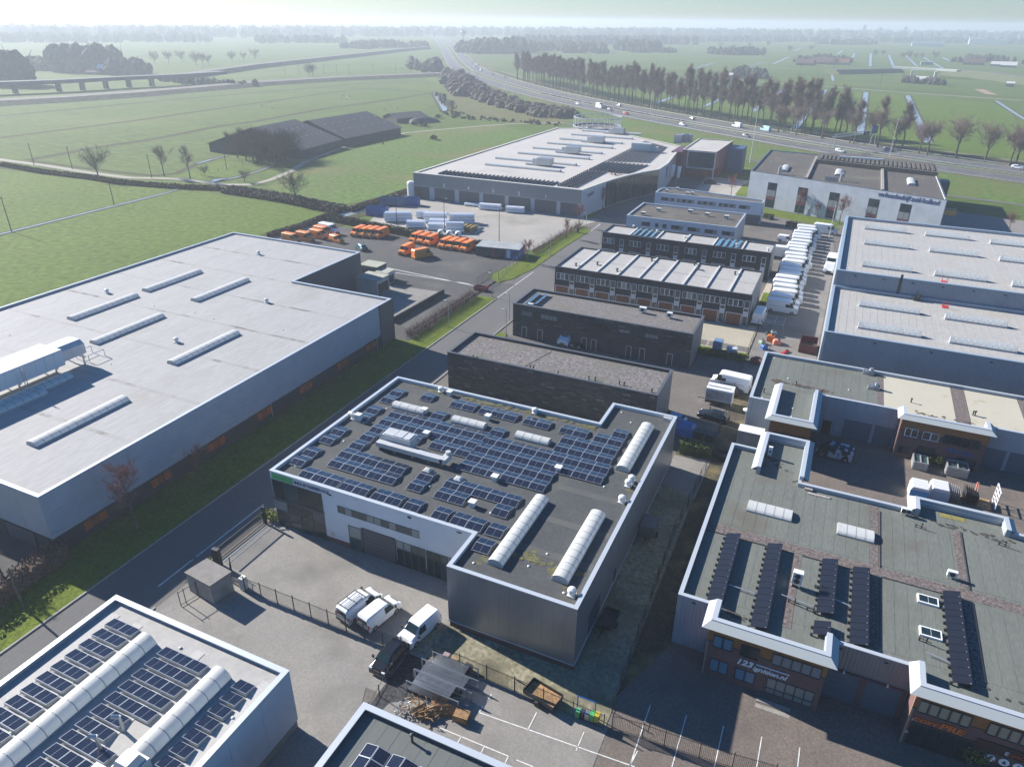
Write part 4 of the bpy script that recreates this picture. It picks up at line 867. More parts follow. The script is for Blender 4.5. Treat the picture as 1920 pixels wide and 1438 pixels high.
for i, x in enumerate((18.15, 19.05, 19.95)):
    b = MB(); b.tube((x, 46.55, 1.55), (x, 46.49, 1.55), .34, .34, 20); k = b.build('round_sticker', LETW, t)
    b = MB(); b.tube((x, 46.488, 1.52), (x, 46.48, 1.52), .15, .15, 3 if i == 0 else 8 if i == 1 else 4); b.box(x - .05, 46.481, 1.4, x + .05, 46.489, 1.75); b.build('icon', plain('icon_blue', (.05, .08, .12), .5), k)
text(t, '1', S1, 12.62, 2.6, .35, LETW, 'lettering', .02); text(t, '36', S1, 12.5, 1.2, .3, LETW, 'lettering', .02)
# back blocks with fascia
eaves_block(t, [(-2.75, 71.9), (2.2, 71.9), (2.2, 80.2), (-2.75, 80.2)], 6.1, 5.2, [(-3.3, 71.9), (2.75, 71.9), (2.75, 80.8), (-3.3, 80.8)], 0)
w = MB(); w.box(2.05, 71.5, 0, 2.17, 80.1, 5.69); w.box(-2.7, 80.05, 0, 2.17, 80.15, 5.69); w.build('brick_front', BRICK, t)
eaves_block(t, [(13.05, 71.1), (21.45, 71.1), (21.45, 73.45), (13.05, 73.45)], 6.0, 5.2, [(12.4, 71.1), (22.1, 71.1), (22.1, 74.05), (12.4, 74.05)], 0)
w = MB(); w.box(13.1, 73.3, 0, 21.4, 73.4, 5.57); w.build('brick_front', BRICK, t)
# flat skylights, roof windows and plant
for x0, x1, y in ((-2.65, 1.75, 65.25), (6.0, 9.35, 65.2)): 
    n = 5 if x0 < 0 else 4
    vault(t, (x0 + x1) / 2, y, x1 - x0, 1.85, .28, ZG, 'X', n, curb=.18)
for y in (57.9, 53.75):
    b = MB(); b.box(12.85, y - .55, ZG, 14.5, y + .55, ZG + .2); k = b.build('roof_window', WHITE, t); b = MB()
    for i in range(2): b.box(12.98 + i * .72, y - .42, ZG + .2, 13.66 + i * .72, y + .42, ZG + .21)
    b.build('pane', GLASS, k)
def absorbers(label, x0, x1, ys):
    a = array(label, 'black absorber strips on the workshop roof', (x0, ys[0], ZG)); W_ = x1 - x0; y = ys[0]
    while y < ys[1] - .3:
        b = MB(); b.add([(x0, y + .02, ZG + .25), (x1, y + .02, ZG + .62), (x1, y + .82, ZG + .62), (x0, y + .82, ZG + .25), (x0, y + .02, ZG + .21), (x1, y + .02, ZG + .58), (x1, y + .82, ZG + .58), (x0, y + .82, ZG + .21)], [(0, 1, 2, 3), (7, 6, 5, 4), (0, 4, 5, 1), (1, 5, 6, 2), (2, 6, 7, 3), (3, 7, 4, 0)]); b.build('solar_panel', SOLARB, a)
        c = MB(); c.cbox(x0 - .1, y, ZG, .16, .16, .28); c.box(x0 - .22, y - .03, ZG + .1, x0 + .02, y + .03, ZG + .22); c.build('clamp_foot', PLAST, a)
        c = MB(); c.cbox(x1 - .14, y + .04, ZG + .575, .07, .07, .06); c.build('clip', ALU, a); y += .84
    b = MB(); b.box(x1 - .1, ys[0], ZG, x1 - .04, ys[1], ZG + .5); b.build('mounting_rail', DSTEEL, a)
absorbers('black absorber strip nearest the left parapet of the workshop roof', -3.8, -2.5, (49.5, 59.5))
absorbers('longest black absorber strip, second from the left on the workshop roof', 0.05, 1.35, (48.0, 59.6))
absorbers('black absorber strip with a gap before its small separate panel', 4.95, 6.25, (52.1, 59.6))
absorbers('small square black absorber panel in front of its longer strip', 4.85, 6.1, (49.4, 51.1))
absorbers('black absorber strip left of the two roof windows', 7.6, 8.95, (49.6, 59.6))
absorbers('black absorber strip right of the two roof windows', 14.9, 16.15, (48.8, 59.6))
for p, q in (((-2.4, 52.3), (.0, 52.1)), ((2.0, 53.0), (4.9, 52.6)), ((6.3, 54.4), (7.5, 54.1)), ((13.2, 51.2), (14.8, 50.9))):
    b = MB(); b.tube((*p, ZG + .25), (*q, ZG + .25), .05, .05, 6); b.build('solar_pipe', ALU, t)
b = MB(); b.box(2.6, 54.6, ZG + .5, 3.45, 55.2, ZG + 1.7); b.cbox(2.7, 54.9, ZG, .06, .4, .5); b.cbox(3.35, 54.9, ZG, .06, .4, .5); u = b.build('heat_pump', ACWHITE, t)
b = MB()
for z in (.82, 1.35): b.tube((3.02, 54.6, ZG + z), (3.02, 54.56, ZG + z), .25, .25, 14)
b.build('fan_grille', PLAST, u)
for x, y in ((-1.80,76.12),): ac_unit(t, x, y, ZG, .45, .35, 1.1)
for x, y, dx in ((*(12.25,70.74), .9), (*(15.77,62.13), .8)): ac_unit(t, x, y, ZG, dx, .4, .55)
for x, y in ((13.63,68.91), (20.85,69.29), (3.16,52.48), (4.69,52.17), (13.30,52.54), (-2.12,73.67), (5.13,55.36)):
    b = MB(); b.tube((x, y, ZG), (x, y, ZG + .7), .06, .06, 6); b.tube((x - .5, y + .1, ZG), (x - .5, y + .1, ZG + .35), .07, .07, 6); b.tube((x - .5, y + .1, ZG + .3), (x + .4, y, ZG + .15), .035, .035, 5); b.build('vent_pipe', PLAST, t)
x, y = (3.07,71.12); b = MB(); b.box(x - .6, y - .3, ZG, x + .2, y + .2, ZG + .25); b.box(x - .2, y - .9, ZG, x + 2, y - .6, ZG + .1); b.build('rubble_bag', mat('rubble', (.4, .36, .32), .9, var=.2, scale=3), t)
b = MB(); x, y = (16.64,72.34); b.box(x - 1.1, y - .4, ZG, x + 1.1, y + .3, ZG + .03); b.build('moss_mat', mat('moss_yellow', (.26, .22, .05), .95, rgb2=(.14, .13, .05), scale=3, fine=.3), t)
moss_patch(t, -2, 76.4, 2.1, 71.9, ZG + .02, 25, .1, .4, mat('roof_silt', (.06, .055, .05), .95, var=.2), 'roof_silt', 9); moss_patch(t, 11, 71.0, 22, 70.2, ZG + .02, 40, .1, .3, MATS['roof_silt'], 'roof_silt', 10); moss_patch(t, -1.8, 48.9, .2, 49.2, ZG + .02, 20, .1, .3, MATS['roof_silt'], 'roof_silt', 12); moss_patch(t, 17, 48.9, 30, 49.3, ZG + .02, 40, .1, .3, MATS['roof_silt'], 'roof_silt', 13)
# container and tanks between the two rows
c = thing('site_container', 'pale weathered container between the two workshop rows', 'container', (*(-4.75,86.24), 0))
x, y = (-4.75,86.24); b = MB(); b.box(x - 1.6, y - .9, .15, x + 1.5, y + .9, 2.6); b.build('body', mat('container_grey', (.33, .33, .30), .7, var=.12, scale=1), c); b = MB()
for i in range(12): b.box(x - 1.55 + i * .26, y - .94, .2, x - 1.43 + i * .26, y - .9, 2.5)
b.build('rib', MATS['container_grey'], c); b = MB(); b.box(x - 1.65, y - .95, 2.6, x + 1.55, y + .95, 2.68); b.build('lid', ACWHITE, c)
c = thing('dish_antenna', 'small white dish on the corner of the pale container', 'antenna', (*(-6.24,91.06), 0)); x, y = (-6.24,91.06)
b = MB(); b.tube((x, y, 0), (x, y, 2.6), .05, .05, 6); b.build('mast', METAL, c); b = MB(); b.lathe(x, y, [(.05, 2.6), (.35, 2.7), (.45, 2.9), (.2, 3.05)], 10); b.build('dish', LETW, c)

# ============================================================ middle workshop row
t = thing('workshop_row', 'long workshop row with grey and cream roof sections behind a paved yard', 'workshops', (-6.0, 89.4, 0))
shell(t, [(-6.0, 89.5), (-2.6, 89.5), (-2.6, 84.95), (2.05, 84.95), (2.05, 94.25), (12.6, 94.25), (12.6, 92.5), (21.95, 92.5), (21.95, 94.25), (60, 94.25), (60, 105.8), (-6.0, 105.8)], 5.6, CLADB, ROOFG, COPE, drop=.4, pw=.34, cw=.36)
corrugated(t, ('S', 89.5), -5.95, -2.75, 0, 5.58, CLADB, .3, .03); corrugated(t, ('S', 94.25), 2.75, 12.3, .3, 5.58, CLADB, .3, .03); corrugated(t, ('S', 94.25), 22.2, 45, .3, 5.58, CLADB, .3, .03)
corrugated(t, ('W', -6.0), 89.5, 105.8, 0, 5.58, CLADB, .4, .03)
w = MB(); w.box(-2.7, 84.75, 0, 2.15, 84.95, 5.69); w.box(2.05, 84.95, 0, 2.15, 94.2, 5.69); w.build('brick_front', BRICK, t)
eaves_block(t, [(-2.75, 84.8), (2.2, 84.8), (2.2, 94.6), (-2.75, 94.6)], 6.1, 5.2, [(-3.4, 84.2), (2.8, 84.2), (2.8, 94.6), (-3.4, 94.6)], 2)
b = MB(); b.box(-2.72, 84.7, 4.0, 2.17, 84.75, 5.66); b.build('timber_band', WOODO, t)
window(t, ('S', 84.7), -2.2, 1.6, 2.9, 4.0, 4, 1, FR, GLASS, .12)
rolls(t, -5.6, 8.4, 95.1, 105.4, 5.2, 1.05, seed=40); rolls(t, -2.2, 1.7, 85.4, 94.9, 5.2, 1.0, seed=41)
for x0, x1 in ((12.9, 18.7), (20.4, 26.6), (28.2, 36), (37.5, 48)): b = MB(); b.box(x0 if x0 > 13 else 10.35, 94.7, 5.2, x1, 105.35, 5.245); b.build('cream_roof_sheet', mat('cream_membrane', (.44, .405, .32), .8, rgb2=(.40, .375, .30), scale=.3, fine=.04, dirt=(.30, .28, .17), dscale=.35, dthr=.66, dw=.06), t)
for x0, x1 in ((9.5, 10.3), (18.75, 20.35), (26.65, 28.15), (36.05, 37.45)): b = MB(); b.box(x0, 94.7, 5.2, x1, 105.35, 5.25); b.build('pebble_band', GBAND, t)
moss_patch(t, -4.5, 97.3, 3.6, 96.4, 5.22, 50, .1, .45, mat('rust_silt', (.085, .06, .05), .95, var=.2), 'roof_silt', 15); moss_patch(t, 13, 95.2, 21, 95.0, 5.25, 40, .05, .3, MATS['rust_silt'], 'roof_silt', 16)
brick_front(t, 12.45, 22.1, 92.3, 94.3, 6.1)
S2 = ('S', 92.25)
window(t, S2, 13.1, 14.55, 3.25, 4.4, 2, 1, WHITE, [GLASS, GLASS], .1, depth=.14); window(t, S2, 15.1, 16.9, 3.25, 4.35, 2, 1, WHITE, [GLASS, GLASS], .1, depth=.14); window(t, S2, 17.4, 21.4, 3.25, 4.45, 4, 1, FR, GLASS, .1, depth=.1)
window(t, ('S', 92.3), 12.9, 14.2, .6, 1.7, 2, 1, FR, GLASS, .1); window(t, ('S', 92.3), 15, 17, .1, 2.2, 2, 1, FR, GLASS, .1); window(t, ('S', 92.3), 19.4, 21.6, .1, 1.8, 2, 1, FR, GLASS, .1)
b = MB(); b.lathe(0, 0, [(.02, -.28), (.2, -.2), (.28, 0), (.2, .2), (.02, .28)], 14); b.v = [(18.5 + p[0], 92.24 + p[1] * .3, 2.45 + p[2]) for p in b.v]; b.build('globe_logo', BLUEP, t)
text(t, 'STYX', ('S', 92.3), 18.95, 2.28, .5, BLUEP, 'lettering', .03, .1, bold=.01, width=2.0); b = MB(); b.box(18.8, 92.25, 2.1, 21.1, 92.28, 2.16); b.build('sign_line', BLUEP, t)
for x0, x1 in ((6.2, 9.5), (9.9, 12.2), (22.3, 24.8), (25.2, 28)): door(t, ('S', 94.2), x0, x1, .05, 2.85, GD, 'garage_door', 5)
door(t, ('S', 94.2), 3.6, 4.7, .05, 2.1, plain('maroon_door', (.05, .02, .022), .5), 'door')
for x, y in ((6.30,102.06),): pass
for x, y in ((-2.56,105.48), (-1.93,98.44), (-0.81,97.14), (6.00,98.47), (-4.44,90.84), (-0.45,89.48), (-0.42,87.14), (-4.46,104.76)): drain_dome(t, x, y, 5.21)
for x, y in ((-4.51,92.51), (-2.77,93.01), (-0.77,96.62), (2.63,95.44), (13.61,98.05), (20.74,97.66), (20.99,97.78)): cowl(t, x, y, 5.22, .55, .08)
for x, y in ((8.33,105.13), (9.07,100.30)):
    b = MB(); b.cbox(x, y, 5.22, 1.5, .8, .25); b.tube((x - .7, y, 5.6), (x + .7, y, 5.6), .3, .3, 10); b.tube((x - .2, y + .4, 5.6), (x - .2, y - .4, 5.5), .22, .3, 10); b.tube((x + .3, y, 5.7), (x + .3, y, 6.2), .2, .26, 10); b.build('roof_fan', METAL, t)

# ============================================================ large right warehouse in two heights
t = thing('warehouse', 'large blue grey warehouse with two stepped pale roofs and rows of ridge skylights', 'warehouse', (1.55, 112.3, 0))
shell(t, [(1.55, 112.4), (70, 112.4), (70, 136.5), (1.55, 136.5)], 7.8, CLADB, ROOFW, plain('blue_coping', (.30, .38, .46), .4, .2), drop=.45, pw=.4, cw=.42)
corrugated(t, ('S', 112.4), 1.6, 70, 0, 7.75, mat('sheet_blue_grey', (.21, .255, .31), .5, var=.06, scale=.3, fine=.02, metal=.1), .33, .05); corrugated(t, ('W', 1.55), 112.4, 136.5, 0, 7.75, CLADB, .4, .04)
shell(t, [(1.55, 136.6), (70, 136.6), (70, 181), (1.55, 181)], 10.6, CLADB, ROOFW, MATS['blue_coping'], drop=.5, pw=.5, cw=.55)
corrugated(t, ('S', 136.6), 1.6, 70, 7.3, 10.55, MATS['sheet_blue_grey'], .33, .05); corrugated(t, ('W', 1.55), 136.6, 181, 0, 10.55, CLADB, .4, .04)
def ridge_light(t, x0, x1, y, z, n=9, w=1.25, h=.75):
    b = MB(); b.box(x0, y - w / 2, z, x1, y + w / 2, z + .3); k = b.build('skylight', KERBM, t); s = (x1 - x0) / n
    for i in range(n):
        a, c = x0 + i * s + .04, x0 + (i + 1) * s - .04
        p = MB(); p.quad((a, y - w / 2, z + .3), (c, y - w / 2, z + .3), (c, y, z + .3 + h), (a, y, z + .3 + h)); p.quad((c, y + w / 2, z + .3), (a, y + w / 2, z + .3), (a, y, z + .3 + h), (c, y, z + .3 + h)); p.build('pane', DOME, k)
    p = MB()
    for x in (x0 + .01, x1 - .01): p.add([(x, y - w / 2, z + .3), (x, y + w / 2, z + .3), (x, y, z + .28 + h)], [(0, 1, 2)])
    p.build('gable', KERBM, k)
def PZ(z, *pts): return pts
for (x0, y0), (x1, y1) in (((6.15,128.52), (15.29,128.56)), ((6.22,117.92), (15.07,117.71)), ((18.95,128.76), (27.64,127.67)), ((18.88,117.74), (27.57,117.40))): ridge_light(t, x0, x1, (y0 + y1) / 2, 7.35, 11)
for (x0, y0), (x1, y1) in (((5.70,172.49), (13.86,172.66)), ((5.80,159.80), (13.98,159.18)), ((5.72,142.98), (14.02,143.23)), ((17.44,173.02), (25.57,171.99)), ((17.59,159.75), (25.86,159.07)), ((17.55,143.61), (25.62,142.35)), ((29.21,172.02), (36.89,171.10)), ((29.38,158.89), (37.35,158.39)), ((29.34,142.94), (37.08,141.91))): ridge_light(t, x0, x1, (y0 + y1) / 2, 10.1, 11)
b = MB()
for i in range(60): b.box(2.2 + i * 1.13, 113, 7.35, 2.23 + i * 1.13, 136, 7.372); b.box(2.2 + i * 1.13, 137.2, 10.1, 2.23 + i * 1.13, 180.4, 10.122)
o = b.build('roof_seam', mat('seam_grey', (.42, .41, .395), .8), t); o['kind'] = 'stuff'
x, y = (15.11,135.59); b = MB(); b.cbox(x, y, 7.35, 1.0, .8, .7); b.tube((x + .3, y, 8.0), (x + .3, y, 8.5), .2, .25, 8); b.build('roof_fan', DSTEEL, t)
x, y = (17.33,133.40); b = MB(); b.box(11.9, 136.4, 7.5, 12.3, 136.48, 11.3); b.build('access_ladder', DSTEEL, t)
for x, y, z in ((*(18.90,139.38), 10.1), (*(19.41,134.24), 7.35)): b = MB(); b.tube((x - .4, y - .6, z), (x - .4, y - .6, z + 1), .04); b.tube((x + .4, y - .6, z), (x + .4, y - .6, z + 1), .04); b.tube((x - .4, y - .6, z + 1), (x + .4, y - .6, z + 1), .04); b.cbox(x, y, z, .9, 1.6, .06); b.build('red_roof_step', RPAINT, t)
for k in range(7): b = MB(); b.box(4.6 + k * 4.6, 136.5, 9.9, 5.0 + k * 4.6, 136.62 - .08, 10.1); b.build('overflow_pipe', PLAST, t)
for k in range(4): b = MB(); b.box(8.5 + k * 7.6, 112.3, 7.1, 8.9 + k * 7.6, 112.36, 7.3); b.build('overflow_pipe', PLAST, t)

# ============================================================ pale rental company building
t = thing('rental_building', 'tall pale building with dark roof reading verhuurbedrijf zuid-holland', 'office building', (-26.9, 232.2, 0))
ZP = [(-26.8, 231.6), (24.4, 213.2), (24.1, 268), (-26.5, 276)]
shell(t, ZP, 10.05, LGREY, ROOFB, COPED, drop=.3, pw=.35, cw=.36)
ang = math.atan2(213.2 - 231.6, 24.4 + 26.8); ux, uy = math.cos(ang), math.sin(ang)
def zf(s, d, z): return (-26.8 + ux * s + uy * d, 231.6 + uy * s - ux * d, z)
def zbox(b, s0, s1, z0, z1, d0, d1, m=0):
    v = [zf(s0, d1, z0), zf(s1, d1, z0), zf(s1, d0, z0), zf(s0, d0, z0), zf(s0, d1, z1), zf(s1, d1, z1), zf(s1, d0, z1), zf(s0, d0, z1)]
    b.add(v, [(3, 2, 1, 0), (4, 5, 6, 7), (0, 1, 5, 4), (1, 2, 6, 5), (2, 3, 7, 6), (3, 0, 4, 7)], m)
for i in range(17):      # facade panels
    b = MB(); zbox(b, .1 + i * 3.19, .1 + (i + 1) * 3.19 - .03, .1, 9.95, -.02, .02); b.build('cladding_panel', LGREY, t)
def zs(px, py):  # pixel measured beforehand: distance along the front
    return 0
for s0 in (6.2, 15.6, 24.8, 35.6, 43.8):
    b = MB(); zbox(b, s0 - .06, s0 + 2.76, .3, 7.6, 0, .05); w = b.build('window', FR, t)
    for z0, z1, g in ((.4, 2.6, GLASS), (2.7, 3.5, REDB), (3.6, 5.4, BLIND), (5.5, 7.5, GLASS)):
        for k in range(2): b = MB(); zbox(b, s0 + .05 + k * 1.33, s0 + 1.3 + k * 1.33, z0, z1, 0, .07); b.build('pane', g, w)
cu = MB(); o3 = ORG[t.as_pointer()]
tx = text(t, 'verhuurbedrijf zuid-holland', ('S', 0), 0, 0, 1.75, LETB, 'lettering', .03, .12, bold=.012, width=15.2, d=.0)
for v in tx.data.vertices:
    px_, pz_ = v.co.x + o3[0], v.co.z + o3[2]; p = zf(37.6 + px_, .06 - (v.co.y + o3[1]), 8.55 + pz_); v.co = (p[0] - o3[0], p[1] - o3[1], p[2])
for x in (-10.6, 9.4): 
    b = MB(); y0 = 231.6 + (x + 26.8) * math.tan(ang); b.box(x - .35, y0 + .5, 9.7, x + .35, 268, 10.35); b.build('fire_wall_kerb', CONCW, t)
b = MB(); b.prism([(-10, 256.5), (24.3, 249.5), (24.3, 267.6), (-10, 272.5)], 9.72, 11.0); b.build('raised_roof', ROOFB, t)
b = MB()
for i in range(26): b.box(-9.2 + i * 1.28, 257.5 - i * .25, 11.0, -8.5 + i * 1.28, 266.8 - i * .17, 11.25)
b.build('roof_rib', ROOFB, t)
b = MB(); b.box(-3.5, 262.3, 11.3, 9.2, 262.8, 11.75); b.build('light_strip', WHITE, t)
b = MB(); b.box(24.4, 251, 0, 28.2, 256, 8.2); b.build('side_annex', CLADD, t); b = MB(); b.box(24.45, 213.5, 6.4, 27.3, 216.5, 7.6); b.build('yellow_canopy', mat('yellow_panel', (.32, .20, .04), .6, var=.1), t)
for x, y in ((-17.93,240.84), (-2.52,241.12), (16.88,235.97)): vault(t, x, y, 9.5, 2.1, .5, 9.75, 'Y', 3)
for x, y in ((-18.65,231.70), (-1.42,228.99)): b = MB(); b.tube((x, y, 9.75), (x, y, 11.6), .45, .45, 12); b.tube((x, y, 11.6), (x + .6, y, 11.8), .5, .5, 12); b.build('exhaust_stack', METAL, t)
b = MB(); p = Vector((-1.42,228.99)); b.box(p.x - 4.2, p.y - 1.2, 9.75, p.x - .8, p.y - 1.15, 10.9); b.box(p.x - 4.2, p.y - 1.2, 10.8, p.x - 4.1, p.y + 2, 10.9); b.build('roof_railing', METAL, t)
for x, y in ((-15.43,239.17), (-9.32,241.41), (-23.73,253.73), (-20.61,263.50), (12.60,217.09), (17.12,219.43), (21.59,215.95), (20.24,244.72)): drain_dome(t, x, y, 9.76)

# ============================================================ two slate clad blocks with gravel roofs
def slates(t, f, u0, u1, z0, z1, holes=(), n=300, seed=1, wmin=.5, wmax=1.5, h=.2):
    """uneven courses of slate: the largest slabs one by one, the remainder of the courses joined"""
    R = random.Random(seed); F = face(f); rest = MB(); big = []; z = z0
    while z < z1 - .05:
        hh = min(h * R.uniform(.6, 1.3), z1 - z); u = u0 - R.uniform(0, .8)
        while u < u1:
            w = R.uniform(wmin, wmax); a, c = max(u, u0), min(u + w, u1)
            if c - a > .05 and not any(a < h1 and c > h0 and z < k1 and z + hh > k0 for h0, h1, k0, k1 in holes): big.append((a, c, z, z + hh))
            u += w
        z += hh
    ms = [0] * 10 + [1] * 8 + [2] * 5 + [3] * 1
    R.shuffle(big); 
    for i, (a, c, p, q) in enumerate(big):
        m = R.choice(ms); d = R.uniform(.015, .07)
        if i < n: b = MB(); fbox(b, F, a + .01, c - .01, p + .008, q - .008, -.02, d); b.build('slate', SLATEM[m], t)
        else: fbox(rest, F, a + .01, c - .01, p + .008, q - .008, -.02, d, m)
    if rest.v: o = rest.build('slate_courses', SLATEM, t); o['kind'] = 'stuff'
t = thing('slate_block', 'dark slate clad block with gravel roof next to the solar hall, no doors in view', 'workshop block', (-48.3, 83, 0))
shell(t, [(-48.3, 83), (-16.85, 83), (-16.85, 91.6), (-48.3, 91.6)], 6.4, SLATEM[0], GRAVELR, COPED, drop=.35, pw=.35, cw=.36)
slates(t, ('S', 83), -48.25, -16.9, .05, 6.35, n=190, seed=3); corrugated(t, ('E', -16.85), 83, 91.6, 0, 6.35, plain('grey_panel', (.12, .125, .135), .6), 1.2, .02)
for x, y in ((-44.20,83.32), (-43.54,83.23), (-35.44,83.99), (-34.90,83.87), (-31.15,83.80), (-26.77,84.26), (-25.87,84.34), (-22.56,84.69), (-21.87,84.67), (-17.95,84.32), (-47.77,83.86)): cowl(t, x, y, 6.05, .42, .09)
b = MB(); b.tube((-36.5, 83.6, 6.07), (-34.8, 90.8, 6.07), .03, .03, 4); b.build('lightning_conductor', PLAST, t)
t = thing('slate_block', 'dark slate clad block with gravel roof and a row of glazed doors', 'workshop block', (-48.5, 106.6, 0))
shell(t, [(-48.5, 106.6), (-17.15, 106.6), (-17.15, 115.4), (-48.5, 115.4)], 6.0, SLATEM[0], GRAVELR, COPED, drop=.35, pw=.35, cw=.36)
bays = [(-46.9, -44.2), (-43.9, -40.0), (-39.4, -34.4), (-34.2, -31.0), (-30.2, -26.5), (-25.7, -22.2), (-21.2, -17.7)]
slates(t, ('S', 106.6), -48.45, -17.2, .05, 5.95, [(a, c, 0, 2.75) for a, c in bays] + [(-46.8, -44.8, 4.1, 5.0), (-43.2, -40.2, 4.1, 5.0), (-34.2, -31.2, 4.2, 4.9), (-29.2, -27.4, 4.2, 4.8), (-24.8, -22.6, 4.1, 4.8), (-20.6, -18.2, 4.1, 4.8)], n=190, seed=8)
for i, (a, c) in enumerate(bays):
    door(t, ('S', 106.6), a, c, .1, 2.7, plain('dark_door', (.028, .038, .055), .5), 'garage_door', 4)
    u = (a + .25, a + .25, c - 1.1, a + .4, c - 1.2, a + .3, a + .4)[i]; door(t, ('S', 106.56), u, u + .8, .1, 2.0, GLASS, 'door', 0, WHITE, .06)
for a, c, z0, z1, g in ((-46.8, -44.8, 4.1, 5.0, BLIND), (-43.2, -40.2, 4.1, 5.0, BLIND), (-34.2, -31.2, 4.2, 4.9, GLASS), (-29.2, -27.4, 4.2, 4.8, BLIND), (-24.8, -22.6, 4.1, 4.8, BLIND), (-20.6, -18.2, 4.1, 4.8, GLASS)): window(t, ('S', 106.6), a, c, z0, z1, 4 if c - a > 1.9 else 2, 1, DSTEEL, g, .06)
text(t, 'EDELPUTTER', ('S', 106.6), -34.0, 4.3, .55, plain('red_grey_letters', (.12, .03, .03), .5), 'lettering', .05, width=3.0, d=.08)
corrugated(t, ('E', -17.15), 106.6, 115.4, 0, 5.95, MATS['grey_panel'], 1.2, .02)
for x, y, dx in ((*(-27.15,113.20), 1.2), (*(-22.44,112.78), .9)): ac_unit(t, x, y, 5.66, dx, .7, .75)
b = MB()
for x0 in (-47.0, -45.7): b.add([(x0, 108.2, 5.75), (x0 + 1.0, 108.2, 6.1), (x0 + 1.0, 113.5, 6.1), (x0, 113.5, 5.75)], [(0, 1, 2, 3)])
a = array('two blue solar strips on the gravel roof of the doors block', None, (-47, 108, 5.65))
for x0 in (-47.0, -45.6):
    for k in range(4): b = MB(); b.add([(x0, 108.2 + k * 1.4, 5.75), (x0 + 1.0, 108.2 + k * 1.4, 6.1), (x0 + 1.0, 109.55 + k * 1.4, 6.1), (x0, 109.55 + k * 1.4, 5.75)], [(0, 1, 2, 3)]); b.build('solar_panel', plain('blue_absorber', (.03, .07, .14), .2), a)
b = MB(); b.cbox(-45.6, 107.6, 5.66, 1.0, .5, .5); b.build('vent_box', ACWHITE, t)

# ============================================================ black unit rows
def unit_row(t, y, x0, n, w, doors, zt=6.1, dc=None):
    for i in range(n):
        u = x0 + i * w
        window(t, ('S', y), u + .35, u + 3.05, 3.6, 4.95, 3, 1, WHITE, [GLASSB, GLASSB, GLASS] if (i * 7) % 3 else [GLASSB, BLIND, GLASSB], .13, depth=.08)
        window(t, ('S', y), u + doors, u + doors + .95, .05, 4.95, 1, 4, WHITE, [GLASSB, WHITEB, GLASSB, GLASSB], .13, 'entrance_window', .08, zs=[.05, 2.0, 2.75, 3.5, 4.95])
        door(t, ('S', y), u + .35, u + 3.0, .05, 2.2, dc or GARAGE, 'garage_door', 5, WHITE, .1)
        b = MB(); fbox(b, face(('S', y)), u + w / 2 - .15, u + w / 2 + .15, 5.45, 5.62, 0, .18); b.build('wall_lamp', PLAST, t)
t = thing('unit_row', 'black timber unit row with brown garage doors and nine white window sets', 'business units', (-49.6, 129.2, 0))
shell(t, [(-49.6, 129.2), (-11.3, 129.2), (-11.3, 144.5), (-49.6, 144.5)], 6.1, BLACKW, ROOFW, COPED, drop=.22, pw=.25, cw=.26, over=.02)
unit_row(t, 129.2, -49.6, 9, 4.24, 3.25)
b = MB(); b.box(-11.3, 129.25, .1, -11.27, 144.4, 6.05); b.build('side_cladding', mat('pale_side', (.26, .265, .25), .8, var=.05, scale=.3), t)
for i in range(1, 9): b = MB(); x = -49.6 + i * 4.255; b.box(x - .17, 129.5, 5.88, x + .17, 144.2, 6.14); b.build('party_wall_kerb', mat('kerb_felt', (.50, .49, .47), .8, var=.06, scale=.5), t)
b = MB(); b.box(-49.3, 136.6, 5.88, -11.6, 136.9, 5.9); b.build('roof_valley', MATS['valley_membrane'], t)
for x, y in ((-46.08,131.72), (-42.44,134.32), (-37.60,132.11), (-33.16,141.75), (-24.68,143.17), (-23.24,140.38), (-16.19,140.52)): cowl(t, x, y, 5.9, .55, .16, DSTEEL); b = MB(); b.box(x + .25, y - .1, 5.9, x + 1.0, y + .1, 6.08); b.build('vent_box', KERBM, t)
t = thing('unit_row', 'black timber unit row with white windows and blue solar strips on its roof', 'business units', (-49.3, 158.4, 0))
shell(t, [(-49.3, 158.4), (-11.4, 158.4), (-11.4, 166.0), (-49.3, 166.0)], 6.1, BLACKW, ROOFW, COPED, drop=.22, pw=.25, cw=.26, over=.02)
unit_row(t, 158.4, -49.3, 6, 6.35, 4.3, dc=CLADD)
b = MB(); b.box(-11.4, 158.45, .1, -11.37, 165.9, 6.05); b.build('side_cladding', MATS['pale_side'], t)
for i in range(1, 6): b = MB(); x = -49.3 + i * 6.32; b.box(x - .17, 158.7, 5.88, x + .17, 165.7, 6.14); b.build('party_wall_kerb', MATS['kerb_felt'], t)
for lab, x0, n in (('blue solar strips on the left part of the black row behind', -43.0, 4), ('blue solar strips on the right part of the black row behind', -23.8, 4)):
    a = array(lab, 'blue solar strips on the black unit row', (x0, 159, 5.9))
    for i in range(n):
        for k in range(4): b = MB(); u = x0 + .3 + i * 1.35; v = 159.0 + k * 1.62; b.add([(u, v, 5.98), (u + .98, v, 6.28), (u + .98, v + 1.58, 6.28), (u, v + 1.58, 5.98), (u, v, 5.94), (u + .98, v, 6.24), (u + .98, v + 1.58, 6.24), (u, v + 1.58, 5.94)], [(0, 1, 2, 3), (7, 6, 5, 4), (0, 4, 5, 1), (1, 5, 6, 2), (2, 6, 7, 3), (3, 7, 4, 0)]); b.build('solar_panel', plain('pale_blue_cells', (.06, .12, .18), .12), a)
for x, y in ((-44.08,166.19), (-37.90,164.44), (-30.91,162.32), (-19.22,161.41), (-12.44,160.69)): cowl(t, x, y, 5.9, .5, .2, ACWHITE)

